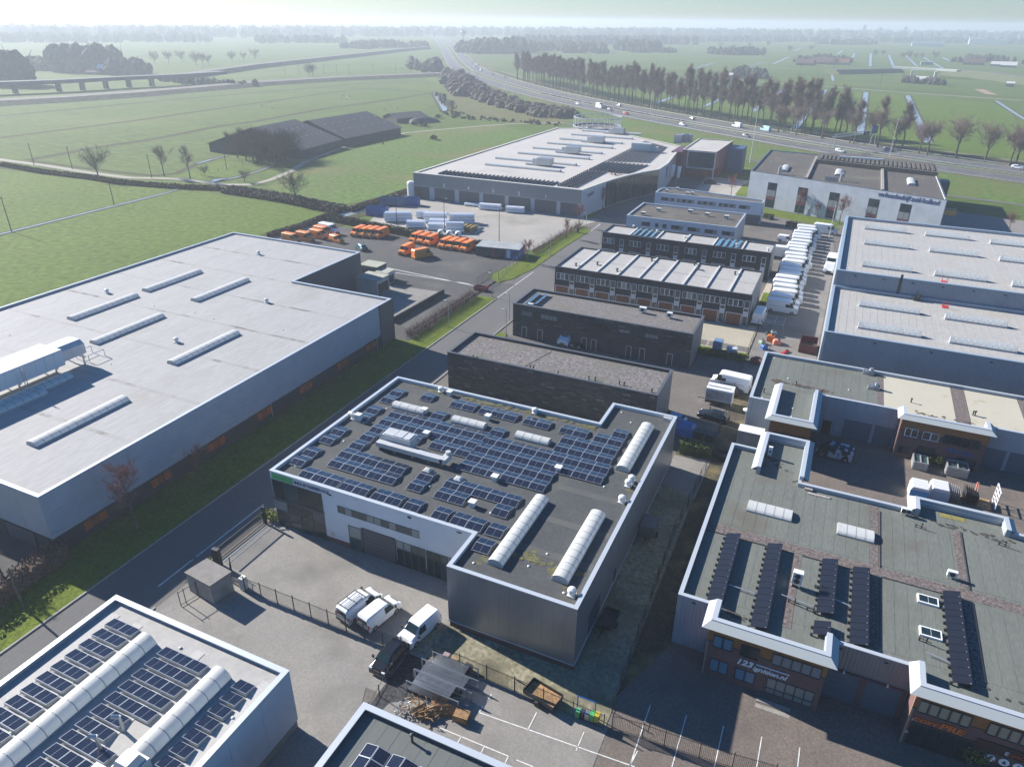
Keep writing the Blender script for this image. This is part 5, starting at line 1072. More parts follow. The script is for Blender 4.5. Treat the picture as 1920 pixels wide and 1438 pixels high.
# ============================================================ two white blocks
def ws(t, y, rows):
    for a, c in rows: window(t, ('S', y), a, c, 3.9, 4.85, max(2, int((c - a) / .8)), 1, DSTEEL, [GLASSB, GLASS, BLIND] if c - a < 4 else [GLASSB, BLIND, GLASS, BLIND], .08)
t = thing('white_block', 'white walled block with brown roof in front of a similar block', 'office block', (-49, 177, 0))
shell(t, [(-49, 177), (-21.8, 177), (-21.8, 192.8), (-49, 192.8)], 6.0, WHITEB, ROOFB, COPE, drop=.3, pw=.3, cw=.32)
ws(t, 177, [(-45, -42.8), (-41.5, -40.7), (-39.6, -38.6), (-37.4, -34.5), (-33.3, -30.3), (-29.1, -26.1), (-25, -22.1)])
corrugated(t, ('E', -21.8), 177, 192.8, 0, 5.95, CLADB, .4, .03)
for x, y in ((-45.59,180.26), (-43.04,186.06), (-35.24,188.09), (-30.56,186.65), (-25.64,186.07)): ac_unit(t, x, y, 5.72, 1.1, .8, .6)
for x, y in ((-45.61,188.76), (-38.46,184.52), (-34.99,182.54), (-32.10,181.57), (-25.93,190.91), (-22.45,185.87)): drain_dome(t, x, y, 5.72)
t = thing('white_block', 'white walled block with rounded brown roof corner, behind its twin', 'office block', (-49.5, 207.3, 0))
CP = [(-49.5, 207.3), (-19.5, 207.3), (-19.5, 211.2), (-41.5, 215.6)] + [(-45.2 + 4.3 * math.cos(a), 212.0 + 4.2 * math.sin(a)) for a in [rad(105 + 15 * k) for k in range(6)]]
shell(t, CP, 6.0, WHITEB, ROOFB, COPE, drop=.3, pw=.3, cw=.32)
ws(t, 207.3, [(-47.6, -43.7), (-43.1, -38.0), (-37.1, -32.1), (-31.2, -26.4), (-25.7, -22.7)])
b = MB(); b.box(-49.45, 207.22, .05, -19.55, 207.3, 2.6); b.build('lower_cladding', CLADD, t)
for x, y in ((-46.91,210.42), (-40.67,209.63), (-39.43,210.27), (-44.80,214.81)): ac_unit(t, x, y, 5.72, .9, .7, .5)

# ============================================================ far grey hall with the curved glass corner
t = thing('grey_hall', 'far grey hall with numbered doors, long roof lights and a curved glass corner', 'industrial hall', (-122, 192.5, 0))
HP = [(-122, 192.5), (-66.7, 192.5), (-64.4, 207.0), (-63.4, 212), (-61.5, 219), (-58.8, 226.5), (-55.3, 233.8), (-55.3, 246), (-59.6, 285), (-84, 303), (-104.5, 320), (-121, 311)]
HZ = 7.7
shell(t, HP, HZ, CLADG, mat('beige_membrane', (.43, .40, .37), .8, rgb2=(.39, .37, .345), scale=.08, fine=.05, dirt=(.30, .28, .25), dscale=.07, dthr=.66), plain('cream_coping', (.50, .48, .42), .5), drop=.2, pw=.4, cw=.9)
panels(t, ('S', 192.5), [-121.9 + i * 4.6 for i in range(13)], 3.95, 7.6, plain('hall_panel', (.17, .185, .20), .5, .1), gap=.03)
for i, (a, c) in enumerate(((-122, -116.2), (-114.8, -107.3), (-106.2, -98.9), (-98, -90.4), (-89.6, -82.1), (-81.2, -74), (-73.2, -67.4))):
    door(t, ('S', 192.5), a + .2, c - .2, .1, 3.8, plain('hall_door', (.06, .07, .085), .5), 'overhead_door', 6)
for x, s in ((-111.0, '5'), (-102.6, '4'), (-94.4, '3'), (-86.0, '2'), (-77.5, '1')): text(t, s, ('S', 192.5), x - .45, 4.35, 1.5, LETW, 'door_number', .04, bold=.02)
for i in range(4, 10):
    p, q = HP[i - 2], HP[i - 1]
    if i < 8: 
        for k in range(3):
            a = Vector(p) + (Vector(q) - Vector(p)) * (k / 3); c = Vector(p) + (Vector(q) - Vector(p)) * ((k + 1) / 3); d = (c - a).normalized(); n = Vector((d.y, -d.x)) * .06
            b = MB(); a2, c2 = a + d * .05 + n, c - d * .05 + n
            b.add([(*a2, .2), (*c2, .2), (*c2, 7.4), (*a2, 7.4)], [(0, 1, 2, 3)]); b.build('glass_pane', GLASS, t)
text(t, 'PLASTICA', ('E', -66.0), 194.5, 5.4, 1.3, plain('dim_blue_letters', (.03, .06, .20), .5), 'lettering', .05, width=7, d=.5)
# long narrow roof lights
for (p, q) in (((-112.18,211.09), (-81.35,213.94)), ((-113.89,226.08), (-81.34,227.39)), ((-114.45,240.88), (-81.47,240.95)), ((-108.41,241.50), (-81.31,241.04))): pass
for y, x0, x1 in [(p[1], p[0], q[0]) for p, q in (((-108.50,215.75), (-82.16,216.01)), ((-110.89,228.28), (-81.50,227.31)), ((-108.41,241.50), (-81.63,240.86)), ((-108.18,254.49), (-81.39,253.37)), ((-107.86,267.87), (-81.67,267.37)), ((-107.73,280.60), (-81.74,280.51)), ((-107.80,294.21), (-81.60,293.22)), ((-108.00,307.89), (-81.86,307.56)))]:
    vault(t, (x0 + x1) / 2, y, x1 - x0, 1.5, .6, 7.5, 'X', 1)
for x, y in ((-90.70,223.53), (-90.78,250.29), (-91.07,278.52), (-91.13,306.05)):
    b = MB(); b.box(x - 2.4, y - 1.6, 7.9, x + 2.4, y + 1.6, 10.0); b.build('air_handling_unit', METAL, t); b = MB(); b.box(x - 4.2, y - .7, 8, x - 2.4, y + .7, 9.6); b.box(x - 6.5, y - 1.2, 7.6, x - 2.5, y - .6, 8.1); b.build('air_duct', DUCT, t)
x, y = (-70.05,267.39); b = MB(); b.box(x - 4, y - 1.5, 7.6, x + 3, y + 1.5, 10.4); b.box(x + 3, y - 1, 7.6, x + 5.5, y + 1.2, 9.4); b.build('roof_plant', DUCT, t)
for x, y in ((-63.11,294.47), (-61.35,297.00), (-60.03,297.72)): b = MB(); b.cbox(x, y, 7.5, 3, 3, 3); b.build('roof_plant', METAL, t)
# solar strips: one strip per row of panels
def strips(label, quad, n, wfrac=.6, lab=None):
    """rows of dark panels between the left edge a-d and right edge b-c of a roof quad"""
    a_, b_, c_, d_ = [Vector(p) for p in quad]; A = array(label, 'solar rows on the far hall', (a_.x, a_.y, 7.5)); rowdir = None
    for i in range(n):
        f0 = (i + .1) / n; f1 = f0 + wfrac / n
        p0 = a_ + (b_ - a_) * f0; p1 = a_ + (b_ - a_) * f1; q0 = d_ + (c_ - d_) * f0; q1 = d_ + (c_ - d_) * f1
        m = max(1, int((q0 - p0).length / 1.7))
        for k in range(m):
            u0, u1 = k / m + .004, (k + 1) / m - .004
            b = MB(); b.add([(*(p0 + (q0 - p0) * u0), 7.7), (*(p1 + (q1 - p1) * u0), 7.98), (*(p1 + (q1 - p1) * u1), 7.98), (*(p0 + (q0 - p0) * u1), 7.7), (*(p1 + (q1 - p1) * u0), 7.55), (*(p1 + (q1 - p1) * u1), 7.55)], [(0, 1, 2, 3), (1, 4, 5, 2)])
            if len(A.children) < 290: b.build('solar_panel', SOLARS, A)
SOLARS = plain('far_solar', (.05, .075, .105), .12, 0, .8)
strips('long field of solar rows along the front roof edge of the far hall', [(-115.2, 194.6), (-76.6, 194.6), (-76.6, 200.6), (-115.2, 200.6)], 28)
strips('wide solar rows beside the curved glass corner', [(-76.0, 195.2), (-69.4, 195.2), (-69.0, 222), (-76.0, 222)], 6)
strips('solar rows in the middle of the far hall roof', [(-76.0, 222.4), (-62.0, 222.4), (-60.3, 240), (-76.0, 240)], 11)
strips('solar rows at the back of the far hall roof', [(-76.0, 240.6), (-61.5, 244.5), (-64.5, 281), (-76.0, 292)], 11)
# cylinder of poles and panels at the rear corner
x, y = -106.0, 322.0
t = thing('round_tower', 'open round steel and glass tower at the far corner of the grey hall', 'tower', (x, y, 0)); R0 = 10.5
b = MB()
for k in range(26): a = 2 * PI * k / 26; b.tube((x + R0 * math.cos(a), y + R0 * math.sin(a), 0), (x + R0 * math.cos(a), y + R0 * math.sin(a), 11.8), .16, .16, 5)
b.build('column', ALU, t)
for zz in (11.8, 8.0): 
    b = MB(); o = [(x + (R0 + .3) * math.cos(2 * PI * k / 40), y + (R0 + .3) * math.sin(2 * PI * k / 40)) for k in range(40)]; ring(b, o, inset(o, .6), zz, zz + .35); b.build('ring_beam', ALU, t)
b = MB(); o = [(x + (R0 - .1) * math.cos(2 * PI * k / 40), y + (R0 - .1) * math.sin(2 * PI * k / 40)) for k in range(40)]
for k in range(40): b.quad((*o[k], 0), (*o[(k + 1) % 40], 0), (*o[(k + 1) % 40], 8), (*o[k], 8))
b.build('drum_wall', plain('drum_glass', (.10, .13, .16), .15), t); b = MB(); b.add([(*p, 7.7) for p in o], [tuple(range(40))]); b.build('roof', BALL, t)
# red cube with a big window
t = thing('showroom', 'dark red raised showroom with one huge framed window and beige roof', 'showroom', (-54.2, 262, 0))
shell(t, [(-54.3, 262), (-42.7, 262), (-41.9, 292), (-54.7, 292)], 10, REDB, MATS['beige_membrane'], MATS['cream_coping'], drop=.2, pw=.3, cw=.4, wall_z0=4.0)
b = MB(); b.box(-54, 271, 0, -42.6, 291, 4.05); b.build('ground_floor', REDB, t)
b = MB(); F = face(('S', 262)); fbox(b, F, -52.3, -42.75, 4.1, 9.7, -.1, .05); g = b.build('picture_window', plain('teal_glass', (.012, .035, .045), .06, 0, .8), t)
b = MB(); fbox(b, F, -52.5, -52.15, 4.0, 9.9, -.1, .3); fbox(b, F, -42.95, -42.6, 4.0, 9.9, -.1, .3); fbox(b, F, -52.15, -42.95, 9.6, 9.9, -.1, .3); fbox(b, F, -52.15, -42.95, 4.0, 4.4, -.1, .3); b.build('window_frame', ALU, g)
b = MB(); b.tube((-42.9, 262.2, 0), (-42.9, 262.2, 4.1), .15, .15, 6); b.build('column', ALU, t)
b = MB(); b.box(-42, 283, 0, -36.5, 292, 8.6); b.build('blue_annex', plain('blue_cladding', (.05, .085, .16), .5), t)
b = MB(); b.box(-60, 270, 0, -54.3, 284, 7.9); b.build('link_wall', plain('plum_wall', (.10, .045, .07), .6), t)
# ============================================================ farm sheds
def shed(name, label, p, q, depth, eave, ridge, roofm, wallm, rows=8, ov=.6):
    """pitched shed: p-q is the near long wall (left to right seen from the camera)"""
    P0, Q0 = Vector(p), Vector(q); d = (Q0 - P0); L = d.length; d.normalize(); n = Vector((-d.y, d.x))
    if n.dot(Vector((P0.x, P0.y))) < 0: n = -n
    t = thing(name, label, 'barn', (P0.x, P0.y, 0))
    def W(s, e, z): v = P0 + d * s + n * e; return (v.x, v.y, z)
    b = MB(); b.add([W(0, 0, 0), W(L, 0, 0), W(L, depth, 0), W(0, depth, 0), W(0, 0, eave), W(L, 0, eave), W(L, depth, eave), W(0, depth, eave), W(0, depth / 2, ridge), W(L, depth / 2, ridge)],
                    [(0, 1, 5, 4), (2, 3, 7, 6), (1, 2, 6, 9, 5), (3, 0, 4, 8, 7)]); b.build('wall', wallm, t)
    for e0, z0, e1, z1 in ((-ov, eave - ov * (ridge - eave) / (depth / 2), depth / 2, ridge), (depth / 2, ridge, depth + ov, eave - ov * (ridge - eave) / (depth / 2))):
        b = MB(); b.add([W(-ov, e0, z0 + .05), W(L + ov, e0, z0 + .05), W(L + ov, e1, z1 + .05), W(-ov, e1, z1 + .05), W(-ov, e0, z0 - .12), W(L + ov, e0, z0 - .12), W(L + ov, e1, z1 - .12), W(-ov, e1, z1 - .12)], [(0, 1, 2, 3), (7, 6, 5, 4), (0, 4, 5, 1), (1, 5, 6, 2), (2, 6, 7, 3), (3, 7, 4, 0)]); r = b.build('roof', roofm, t)
        lt = MB()
        for i in range(rows):
            for f in (.35, .68):
                s0 = L * (i + .4 + (.3 if f > .5 else 0)) / rows; e = e0 + (e1 - e0) * f; z = z0 + (z1 - z0) * f + .075; e2 = e0 + (e1 - e0) * (f + .06); z2 = z0 + (z1 - z0) * (f + .06) + .075
                lt.quad(W(s0, e, z), W(s0 + 1.0, e, z), W(s0 + 1.0, e2, z2), W(s0, e2, z2))
        if rows: o = lt.build('roof_light', plain('dim_rooflight', (.10, .105, .11), .4), t); o['kind'] = 'stuff'
    return t
shed('cattle_barn', 'large dark roofed cattle barn left of its twin at the farm', (-198.50,231.82), (-201.75,261.81), 44, 3.5, 10.5, BARNR, BARNR)
shed('cattle_barn', 'large dark roofed cattle barn right of its twin at the farm', (-201.90,265.06), (-200.12,306.82), 40, 3.5, 9.5, BARNR, BARNR)
shed('farm_shed', 'low dark shed beyond the right cattle barn', (-224.44,341.12), (-216.62,358.49), 14, 2.5, 4.5, BARNR, BARNR, 0)
for p, q, dp in (((-214.06,229.16), (-210.64,235.32), 10),): shed('farmhouse', 'pale walled farmhouse half hidden by bare trees', p, q, dp, 3, 7.5, mat('tile_roof', (.10, .06, .05), .8), CONCW, 0)
# haystack-like silage clamps under dark sheets
for i, (p, q, w) in enumerate((((-231.36,355.59), (-225.30,373.02), 9), ((-219.49,343.89), (-209.85,359.64), 7))):
    P0, Q0 = Vector(p), Vector(q); b = MB(); d = (Q0 - P0).normalized(); n = Vector((-d.y, d.x)); rings = []
    for k in range(9):
        f = k / 8; c = P0 + (Q0 - P0) * f; hh = 2.6 * (1 - (2 * f - 1) ** 4) + .2
        rings.append([(c.x + n.x * w * .5 * math.cos(a), c.y + n.y * w * .5 * math.cos(a), hh * math.sin(a)) for a in [PI * j / 8 for j in range(9)]])
    b.loft(rings, closed=False, caps=False)
    tag(b.build('silage_clamp', mat('silage_sheet', (.05, .055, .06), .6, var=.3, scale=.5), None, True), ('long low silage clamp behind the cattle barns', 'silage clamp in front, beside the farm lane')[i], 'silage clamp')

# ============================================================ trees, hedges, thickets
def rv(R, s=1): return Vector((R.gauss(0, s), R.gauss(0, s), R.gauss(0, s)))
def bare_tree_meshes(seed, h, kind='poplar', twig=TWIG, dens=1.0):
    """trunk mesh and crown mesh of a leafless tree standing on the origin"""
    R = random.Random(seed); tr = MB(); cr = MB(); tips = []
    bole, spread, nl = {'poplar': (.30, .165, 14), 'fan': (.24, .30, 12), 'round': (.20, .36, 13), 'small': (.34, .26, 9)}[kind]
    r0 = h * (.017 if kind == 'poplar' else .022)
    lean = Vector((R.gauss(0, .02), R.gauss(0, .02), 1)); top = lean * h * (.86 if kind in ('poplar', 'small') else .5)
    pts = [Vector((0, 0, -.3)), lean * h * bole * .5, lean * h * bole] ; n = 5
    for k in range(1, n + 1): pts.append(lean * (h * bole) + (top - lean * h * bole) * (k / n) + Vector((R.gauss(0, .012 * h), R.gauss(0, .012 * h), 0)))
    for k in range(len(pts) - 1):
        f0, f1 = pts[k].z / h, pts[k + 1].z / h; tr.tube(pts[k], pts[k + 1], r0 * max(.12, 1 - f0 * .95), r0 * max(.10, 1 - f1 * .95), 6, caps=False)
    def limb(p, d, L, r, depth):
        segs = 3; q = p.copy(); 
        for k in range(segs):
            d2 = (d + rv(R, .13) + Vector((0, 0, .10))).normalized(); e = q + d2 * (L / segs); f = 1 - k / segs
            cr.tube(q, e, r * (.4 + .6 * f), r * (.4 + .6 * (f - 1 / segs)), 3, caps=False)
            if depth < 2:
                for c in range((2 if R.random() < dens else 1) if depth else 2): 
                    s = (d2 + rv(R, .5)).normalized(); limb(q + (e - q) * R.random(), s, L * R.uniform(.42, .62), r * .5, depth + 1)
            else:
                for c in range(2 if R.random() < dens else 1): tips.append((q + (e - q) * R.random(), d2))
            q = e; d = d2
        tips.append((q, d))
    for i in range(nl):
        f = R.uniform(0, 1); k = f * (len(pts) - 3); a = pts[2 + min(int(k), len(pts) - 4)]; b = pts[3 + min(int(k), len(pts) - 4)]; p = a + (b - a) * (k % 1)
        az = i * 2.4 + R.uniform(-.3, .3); out = {'poplar': .42, 'fan': .75, 'round': 1.15, 'small': .7}[kind]
        d = Vector((math.cos(az) * out, math.sin(az) * out, 1)).normalized(); L = h * spread * (1.15 - f * .55) * R.uniform(.85, 1.2)
        limb(p, d, L * (1.25 if kind != 'poplar' else 1.1), r0 * .3 * (1.1 - f * .6), 0)
    tw = h * .055
    for p, d in tips:
        for _ in range(2):
            s = (d * .8 + rv(R, .5) + Vector((0, 0, .25))).normalized(); e = p + s * tw * R.uniform(.6, 1.5); w = s.cross(rv(R)).normalized() * h * .0011
            cr.add([p - w, p + w, e + w * .5, e - w * .5], [(0, 1, 2, 3)])
    return tr, cr
TREES = {}
def tree_proto(key, seed, h, kind, twig=TWIG, dens=1.0):
    TREES[key] = (*[x for x in bare_tree_meshes(seed, h, kind, twig, dens)], twig)
    tr, cr, tw = TREES[key]
    def me(mb, n, m):
        q = bpy.data.meshes.new(n); q.from_pydata(mb.v, [], mb.f); q.materials.append(m); q.update(); return q
    TREES[key] = (me(tr, 'trunk', BARK), me(cr, 'crown', tw))
def plant(name, key, x, y, label, group=None, sc=1, rz=None, cat='tree', z=0):
    t = thing(name, label, cat, (x, y, z), group, rz if rz is not None else RND.uniform(0, 6.28)); t.scale = (sc, sc, sc * RND.uniform(.95, 1.05))
    for n, m in (('trunk', TREES[key][0]), ('crown', TREES[key][1])):
        o = bpy.data.objects.new(n, m); C.objects.link(o); o.parent = t
    return t
for i in range(5): tree_proto('poplar%d' % i, 20 + i, 23, 'poplar', TWIG, .55)
for i in range(4): tree_proto('fan%d' % i, 40 + i, 19, 'fan', TWIG, .6)
for i in range(3): tree_proto('round%d' % i, 60 + i, 11, 'round', mat('field_tree_twigs', (.085, .07, .055), .95, var=.2), .55)
for i in range(3): tree_proto('grove%d' % i, 90 + i, 11, 'round', MATS['field_tree_twigs'], 1.0)
for i in range(3): tree_proto('street%d' % i, 70 + i, 6, 'small', TWIGP, .8)
for i in range(2): tree_proto('young%d' % i, 80 + i, 7, 'small', TWIG, .7)
# poplar rows beside the motorway
PL_LAB = 'tall bare poplar in the dense double row beyond the motorway'
def along(pts, step, off, jit=1.0, s0=0, s1=1e9):
    o = offset_line(pts, off); s = 0; out = []; nxt = s0
    for i in range(len(o) - 1):
        a, c = Vector(o[i]), Vector(o[i + 1]); L = (c - a).length
        while nxt <= s + L:
            if nxt > s1: return out
            p = a + (c - a) * ((nxt - s) / L); out.append((p.x + RND.gauss(0, jit), p.y + RND.gauss(0, jit))); nxt += step * RND.uniform(.8, 1.25)
        s += L
    return out
TLP = TL[6:17]
for off, st in ((5.5, 6.4), (13.5, 7.0)):
    for x, y in along(TLP, st, off, .8, 0, 395): plant('poplar_tree', 'poplar%d' % RND.randrange(5), x, y, PL_LAB, 'poplars in the double row beyond the motorway', RND.uniform(.86, 1.12))
for i, ((x, y), key) in enumerate((((-36.67,406.31), 'fan0'), ((-34.05,406.65), 'fan1'), ((-27.30,399.56), 'fan2'), ((-25.24,404.95), 'poplar1'), ((-19.85,400.51), 'poplar2'), ((-15.05,392.96), 'fan3'), ((-10.06,402.76), 'poplar3'), ((-4.81,401.55), 'fan0'), ((-2.10,382.80), 'fan1'), ((-0.37,381.00), 'poplar4'), ((6.61,386.60), 'fan2'), ((9.82,375.90), 'poplar0'), ((16.35,372.63), 'fan3'), ((19.68,373.59), 'poplar2'), ((26.07,364.93), 'fan0'), ((29.26,362.76), 'fan1'))):
    plant('poplar_tree', key, x, y, 'bare fan crowned poplar in the thinner right half of the row beyond the motorway', 'poplars in the thin right half of the row', RND.uniform(.82, .98))
for (x, y), lab, k, s in (((39.58,359.28), 'broad bare tree standing alone in the gap right of the ditch behind the gantry', 'fan2', 1.08), ((49.80,354.72), 'bare tree second from the right end of the motorway row', 'fan3', .98), ((57.92,350.21), 'left of the two bare trees at the right picture edge', 'fan1', .9), ((59.89,349.93), 'rightmost bare reddish tree at the right picture edge', 'fan0', 1.0)):
    plant('poplar_tree', k, x, y, lab, None, s)
# field trees left
for (x, y), k, s, lab in (((-234.82,169.17), 'round0', 1.05, 'large spreading bare tree beside the pale lane, leftmost of the field trees'), ((-149.83,170.22), 'round1', .92, 'wide bare tree on the brown bank in front of the cattle barns'), ((-217.43,181.47), 'young0', 1.45, 'slim conical bare tree, left one of two near the farm ditch'), ((-205.85,182.21), 'young1', 1.4, 'slim bare tree right of its conical twin near the farm ditch'), ((-185.58,186.62), 'round2', .45, 'small pollard tree on the strip between ditch and farm lane'), ((-205.64,188.72), 'round2', .4, 'low twiggy bush tree behind the slim pair')):
    plant('bare_tree', k, x, y, lab, None, s)
for i, (x, y) in enumerate(((-221.43,221.00), (-214.23,218.01), (-206.40,215.60), (-201.71,216.79), (-204.39,221.91), (-204.62,225.82), (-223.33,225.64), (-204.93,231.19), (-212.61,225.70), (-220.53,227.13), (-201.92,224.55), (-200.77,227.87), (-212.02,223.25), (-212.35,227.24), (-201.48,219.50), (-211.06,218.36), (-198.67,222.29))): plant('bare_tree', 'grove%d' % (i % 3), x, y, 'bare crowned farmyard tree in the grove left of the cattle barns', 'trees in the farmyard grove', RND.uniform(.95, 1.2))
# street trees
for (x, y), k, s, lab in (((-62.87,39.65), 'street0', 1.3, 'thin pinkish street tree on the shaded verge beside the left warehouse'), ((-62.65,48.76), 'street1', .9, 'small thin tree on the shaded verge by the third louvre'), ((-63.27,147.19), 'street2', .85, 'pinkish young tree beside the site cabins at the verge'), ((-62.60,170.38), 'street0', .75, 'young pink tree in the middle of the far verge'), ((-63.81,182.91), 'street1', .95, 'pink young tree close to the far hall corner'), ((-65.46,219.29), 'street2', 1.35, 'reddish tree in front of the curved glass front, left one'), ((-63.61,240.13), 'street1', 1.2, 'reddish tree in front of the curved glass front, right one'), ((-64.40,205.45), 'street0', 1.0, 'pink tree by the plain dark side of the far hall'), ((-10.96,225.33), 'street0', 1.15, 'pink budding tree in front of the second tall window'), ((-15.31,229.79), 'street1', .7, 'small pink tree left of the second tall window'), ((-23.86,235.69), 'street2', 1.0, 'pink tree in front of the leftmost tall window'), ((-5.57,223.80), 'street2', .7, 'little tree between the second and third tall windows'), ((0.52,218.74), 'street1', 1.25, 'orange brown tree in front of the third tall window'), ((13.95,222.30), 'street0', 1.1, 'pink tree right of the fourth tall window'), ((42.49,229.24), 'street1', .9, 'pink tree at the far edge of the east parking'), ((-32.93,241.22), 'street2', 1.0, 'bare pink tree at the showroom parking corner'), ((-68.77,28.67), 'street0', .8, 'small bare tree behind the brown hedge at the left edge')):
    plant('street_tree', k, x, y, lab, None, s)
# ---- clump foliage
def leaf_cloud(mb, c, r, n, R, size=.16, flat=.8, m=0, up=0):
    for _ in range(n):
        d = rv(R).normalized() * r * R.random() ** .33; p = Vector(c) + Vector((d.x, d.y, d.z * flat)); a = rv(R).normalized(); b = a.cross(rv(R)).normalized(); s = size * R.uniform(.5, 1.4)
        mb.add([p - a * s - b * s * .6, p + a * s - b * s * .6, p + a * s * .7 + b * s * .6, p - a * s * .7 + b * s * .6], [(0, 1, 2, 3)], m)
def hedge(name, label, pts, w, h, m, dens=40, size=.14, seed=1, twigs=False, group=None):
    R = random.Random(seed); t = thing(name, label, 'hedge', (*pts[0], 0), group); core = MB(); lf = MB()
    for i in range(len(pts) - 1):
        a, c = Vector(pts[i]), Vector(pts[i + 1]); L = (c - a).length; d = (c - a).normalized(); n = Vector((-d.y, d.x)); k = max(1, int(L / .8))
        rings = []
        for j in range(k + 1):
            p = a + d * (L * j / k); ww = w * R.uniform(.75, .95) / 2; hh = h * R.uniform(.75, .92)
            rings.append([(p.x + n.x * o, p.y + n.y * o, z) for o, z in ((-ww, 0), (-ww, hh * .6), (-ww * .6, hh), (ww * .6, hh), (ww, hh * .6), (ww, 0))])
        if not twigs: core.loft(rings, closed=False, caps=False)
        for _ in range(int(L * dens)):
            s = R.random() * L; o = R.uniform(-.5, .5) * w; z = h * R.uniform(.05, 1.05); p = a + d * s + n * o
            if twigs:
                b = Vector((p.x, p.y, R.uniform(0, .5) * h)); e = b + (Vector((0, 0, 1)) + rv(R, .4)) * h * R.uniform(.3, .6); q = rv(R).normalized() * .02; lf.add([b - q, b + q, e + q * .5, e - q * .5], [(0, 1, 2, 3)])
            else:
                edge = R.random()
                if edge < .5: o = (.5 if R.random() < .5 else -.5) * w; 
                else: z = h * R.uniform(.85, 1.08)
                p = a + d * s + n * o; leaf_cloud(lf, (p.x, p.y, z), .12, 1, R, size)
    if core.v: core.build('hedge_core', m, t)
    o = lf.build('foliage', m, t); o['kind'] = 'stuff'; return t
hedge('ivy_hedge', 'dark ivy hedge on a fence behind the orange vans', [(-128.94,157.65), (-111.56,155.03), (-95.62,153.19), (-82.95,152.00), (-73.45,152.66)], 1.3, 1.9, HEDGED, 70, .16, 2)
hedge('clipped_hedge', 'clipped green hedge closing the alley behind the dark hall', [(-12.9, 81.4), (-8.9, 81.9)], 1.7, 1.5, HEDGEG, 260, .09, 3)
hedge('beech_hedge', 'brown leafless hedge along the mesh fence beside the street verge', [(-64.2, 97), (-63.9, 110), (-63.6, 121)], 1.6, 1.7, mat('beech_twigs', (.16, .09, .07), .95, var=.2, scale=1), 190, .1, 4, True)
hedge('beech_hedge', 'brown leafless hedge along the far verge by the pipe yard', [(-64.50,153.18), (-64.27,170.11), (-63.35,183.78)], 1.0, 1.4, MATS['beech_twigs'], 90, .1, 5, True)
hedge('winter_hedge', 'reddish brown winter hedge in front of the left warehouse yard', [(-65.0, 20), (-65.3, 26), (-66.0, 33.5)], 2.0, 1.9, HEDGER, 190, .11, 6)
hedge('low_hedge', 'low green hedge strip between parking bays and slate yard', [(-19.2, 113.6), (-9.4, 113.6)], 1.2, .9, HEDGEG, 120, .1, 7)
hedge('ivy_hedge', 'dark hedge by the far road bend left of the white van row', [(-12.42,210.23), (-9.47,208.53)], 2, 1.3, HEDGED, 60, .16, 8); hedge('ivy_hedge', 'dark hedge at the corner of the rear white block', [(-19.51,216.70), (-17.25,215.09)], 2, 1.2, HEDGED, 60, .16, 9)
hedge('reed_bank', 'rough brown bank of reeds between the ditch and the pipe yard', [(-179.86,172.47), (-167.26,171.96), (-153.52,170.72), (-139.24,167.93), (-130.90,167.04)], 5.0, 1.6, mat('bank_scrub', (.11, .085, .06), .95, rgb2=(.07, .062, .04), scale=.3, fine=.3), 80, .25, 10)
hedge('reed_bank', 'rough brown bank along the pond left of the orange vans', [(-130.60,136.69), (-129.44,146.60), (-129.40,155.44), (-130.44,164.42)], 1.6, 1.2, MATS['bank_scrub'], 80, .2, 12)
hedge('reed_bank', 'reedy bank running up to the silo of the far hall', [(-128.86,168.08), (-128.08,179.01), (-127.59,197.69)], 2.0, 1.2, MATS['bank_scrub'], 60, .2, 13)
hedge('reed_bank', 'dark scrubby bank below the pale farm lane', [(-286.39,168.24), (-259.43,166.04), (-235.58,166.68), (-220.08,165.68), (-198.48,169.24), (-183.13,173.49)], 2.4, 1.1, REED, 36, .25, 14)
def bush(name, label, x, y, r, h, m, n, seed, size=.12, z=0, group=None):
    R = random.Random(seed); t = thing(name, label, 'shrub', (x, y, z), group); lf = MB()
    for _ in range(6): leaf_cloud(lf, (x + R.gauss(0, r * .35), y + R.gauss(0, r * .35), z + h * R.uniform(.3, .7)), r * .6, n // 6, R, size, h / (2 * r) * 1.1)
    o = lf.build('foliage', m, t); b = MB(); b.tube((x, y, z), (x, y, z + h * .5), .06, .03, 5); b.build('stem', BARK, t); return t
YEL = mat('yellow_green_shrub', (.20, .22, .03), .9, rgb2=(.11, .15, .02), scale=2, fine=.25)
bush('yellow_shrub', 'yellow green shrub by the glass corner of the office hall', *(-51.02,47.06), 1.2, 1.3, YEL, 500, 3, .1); bush('yellow_shrub', 'smaller yellow green shrub behind the concrete kiosk', *(-51.11,38.61), 1.0, .8, YEL, 380, 4, .09)
bush('topiary', 'round evergreen shrub in front of the shop window at the bottom right', *(17.43,46.99), 1.1, 2.2, mat('pale_evergreen', (.14, .17, .045), .9, rgb2=(.06, .09, .025), scale=2, fine=.25), 1100, 5, .09); bush('climber', 'dark evergreen shrub between the two stacks of frames', *(17.36,92.04), .7, 2.0, HEDGEG, 500, 6, .09)
bush('verge_shrub', 'low shrub on the small verge beside the dark slate block', -49.9, 103, 1.0, 1.0, HEDGEG, 300, 7, .1)
for i, (x, y) in enumerate(((-178.72,300.79), (-216.73,372.16), (-212.36,340.41), (-205.42,337.03), (-221.77,352.94))): bush('farm_bush', 'dark bush among the farm clutter beyond the barns', x, y, 2.2, 2.2, HEDGED, 160, 20 + i, .35, group='bushes beyond the barns')
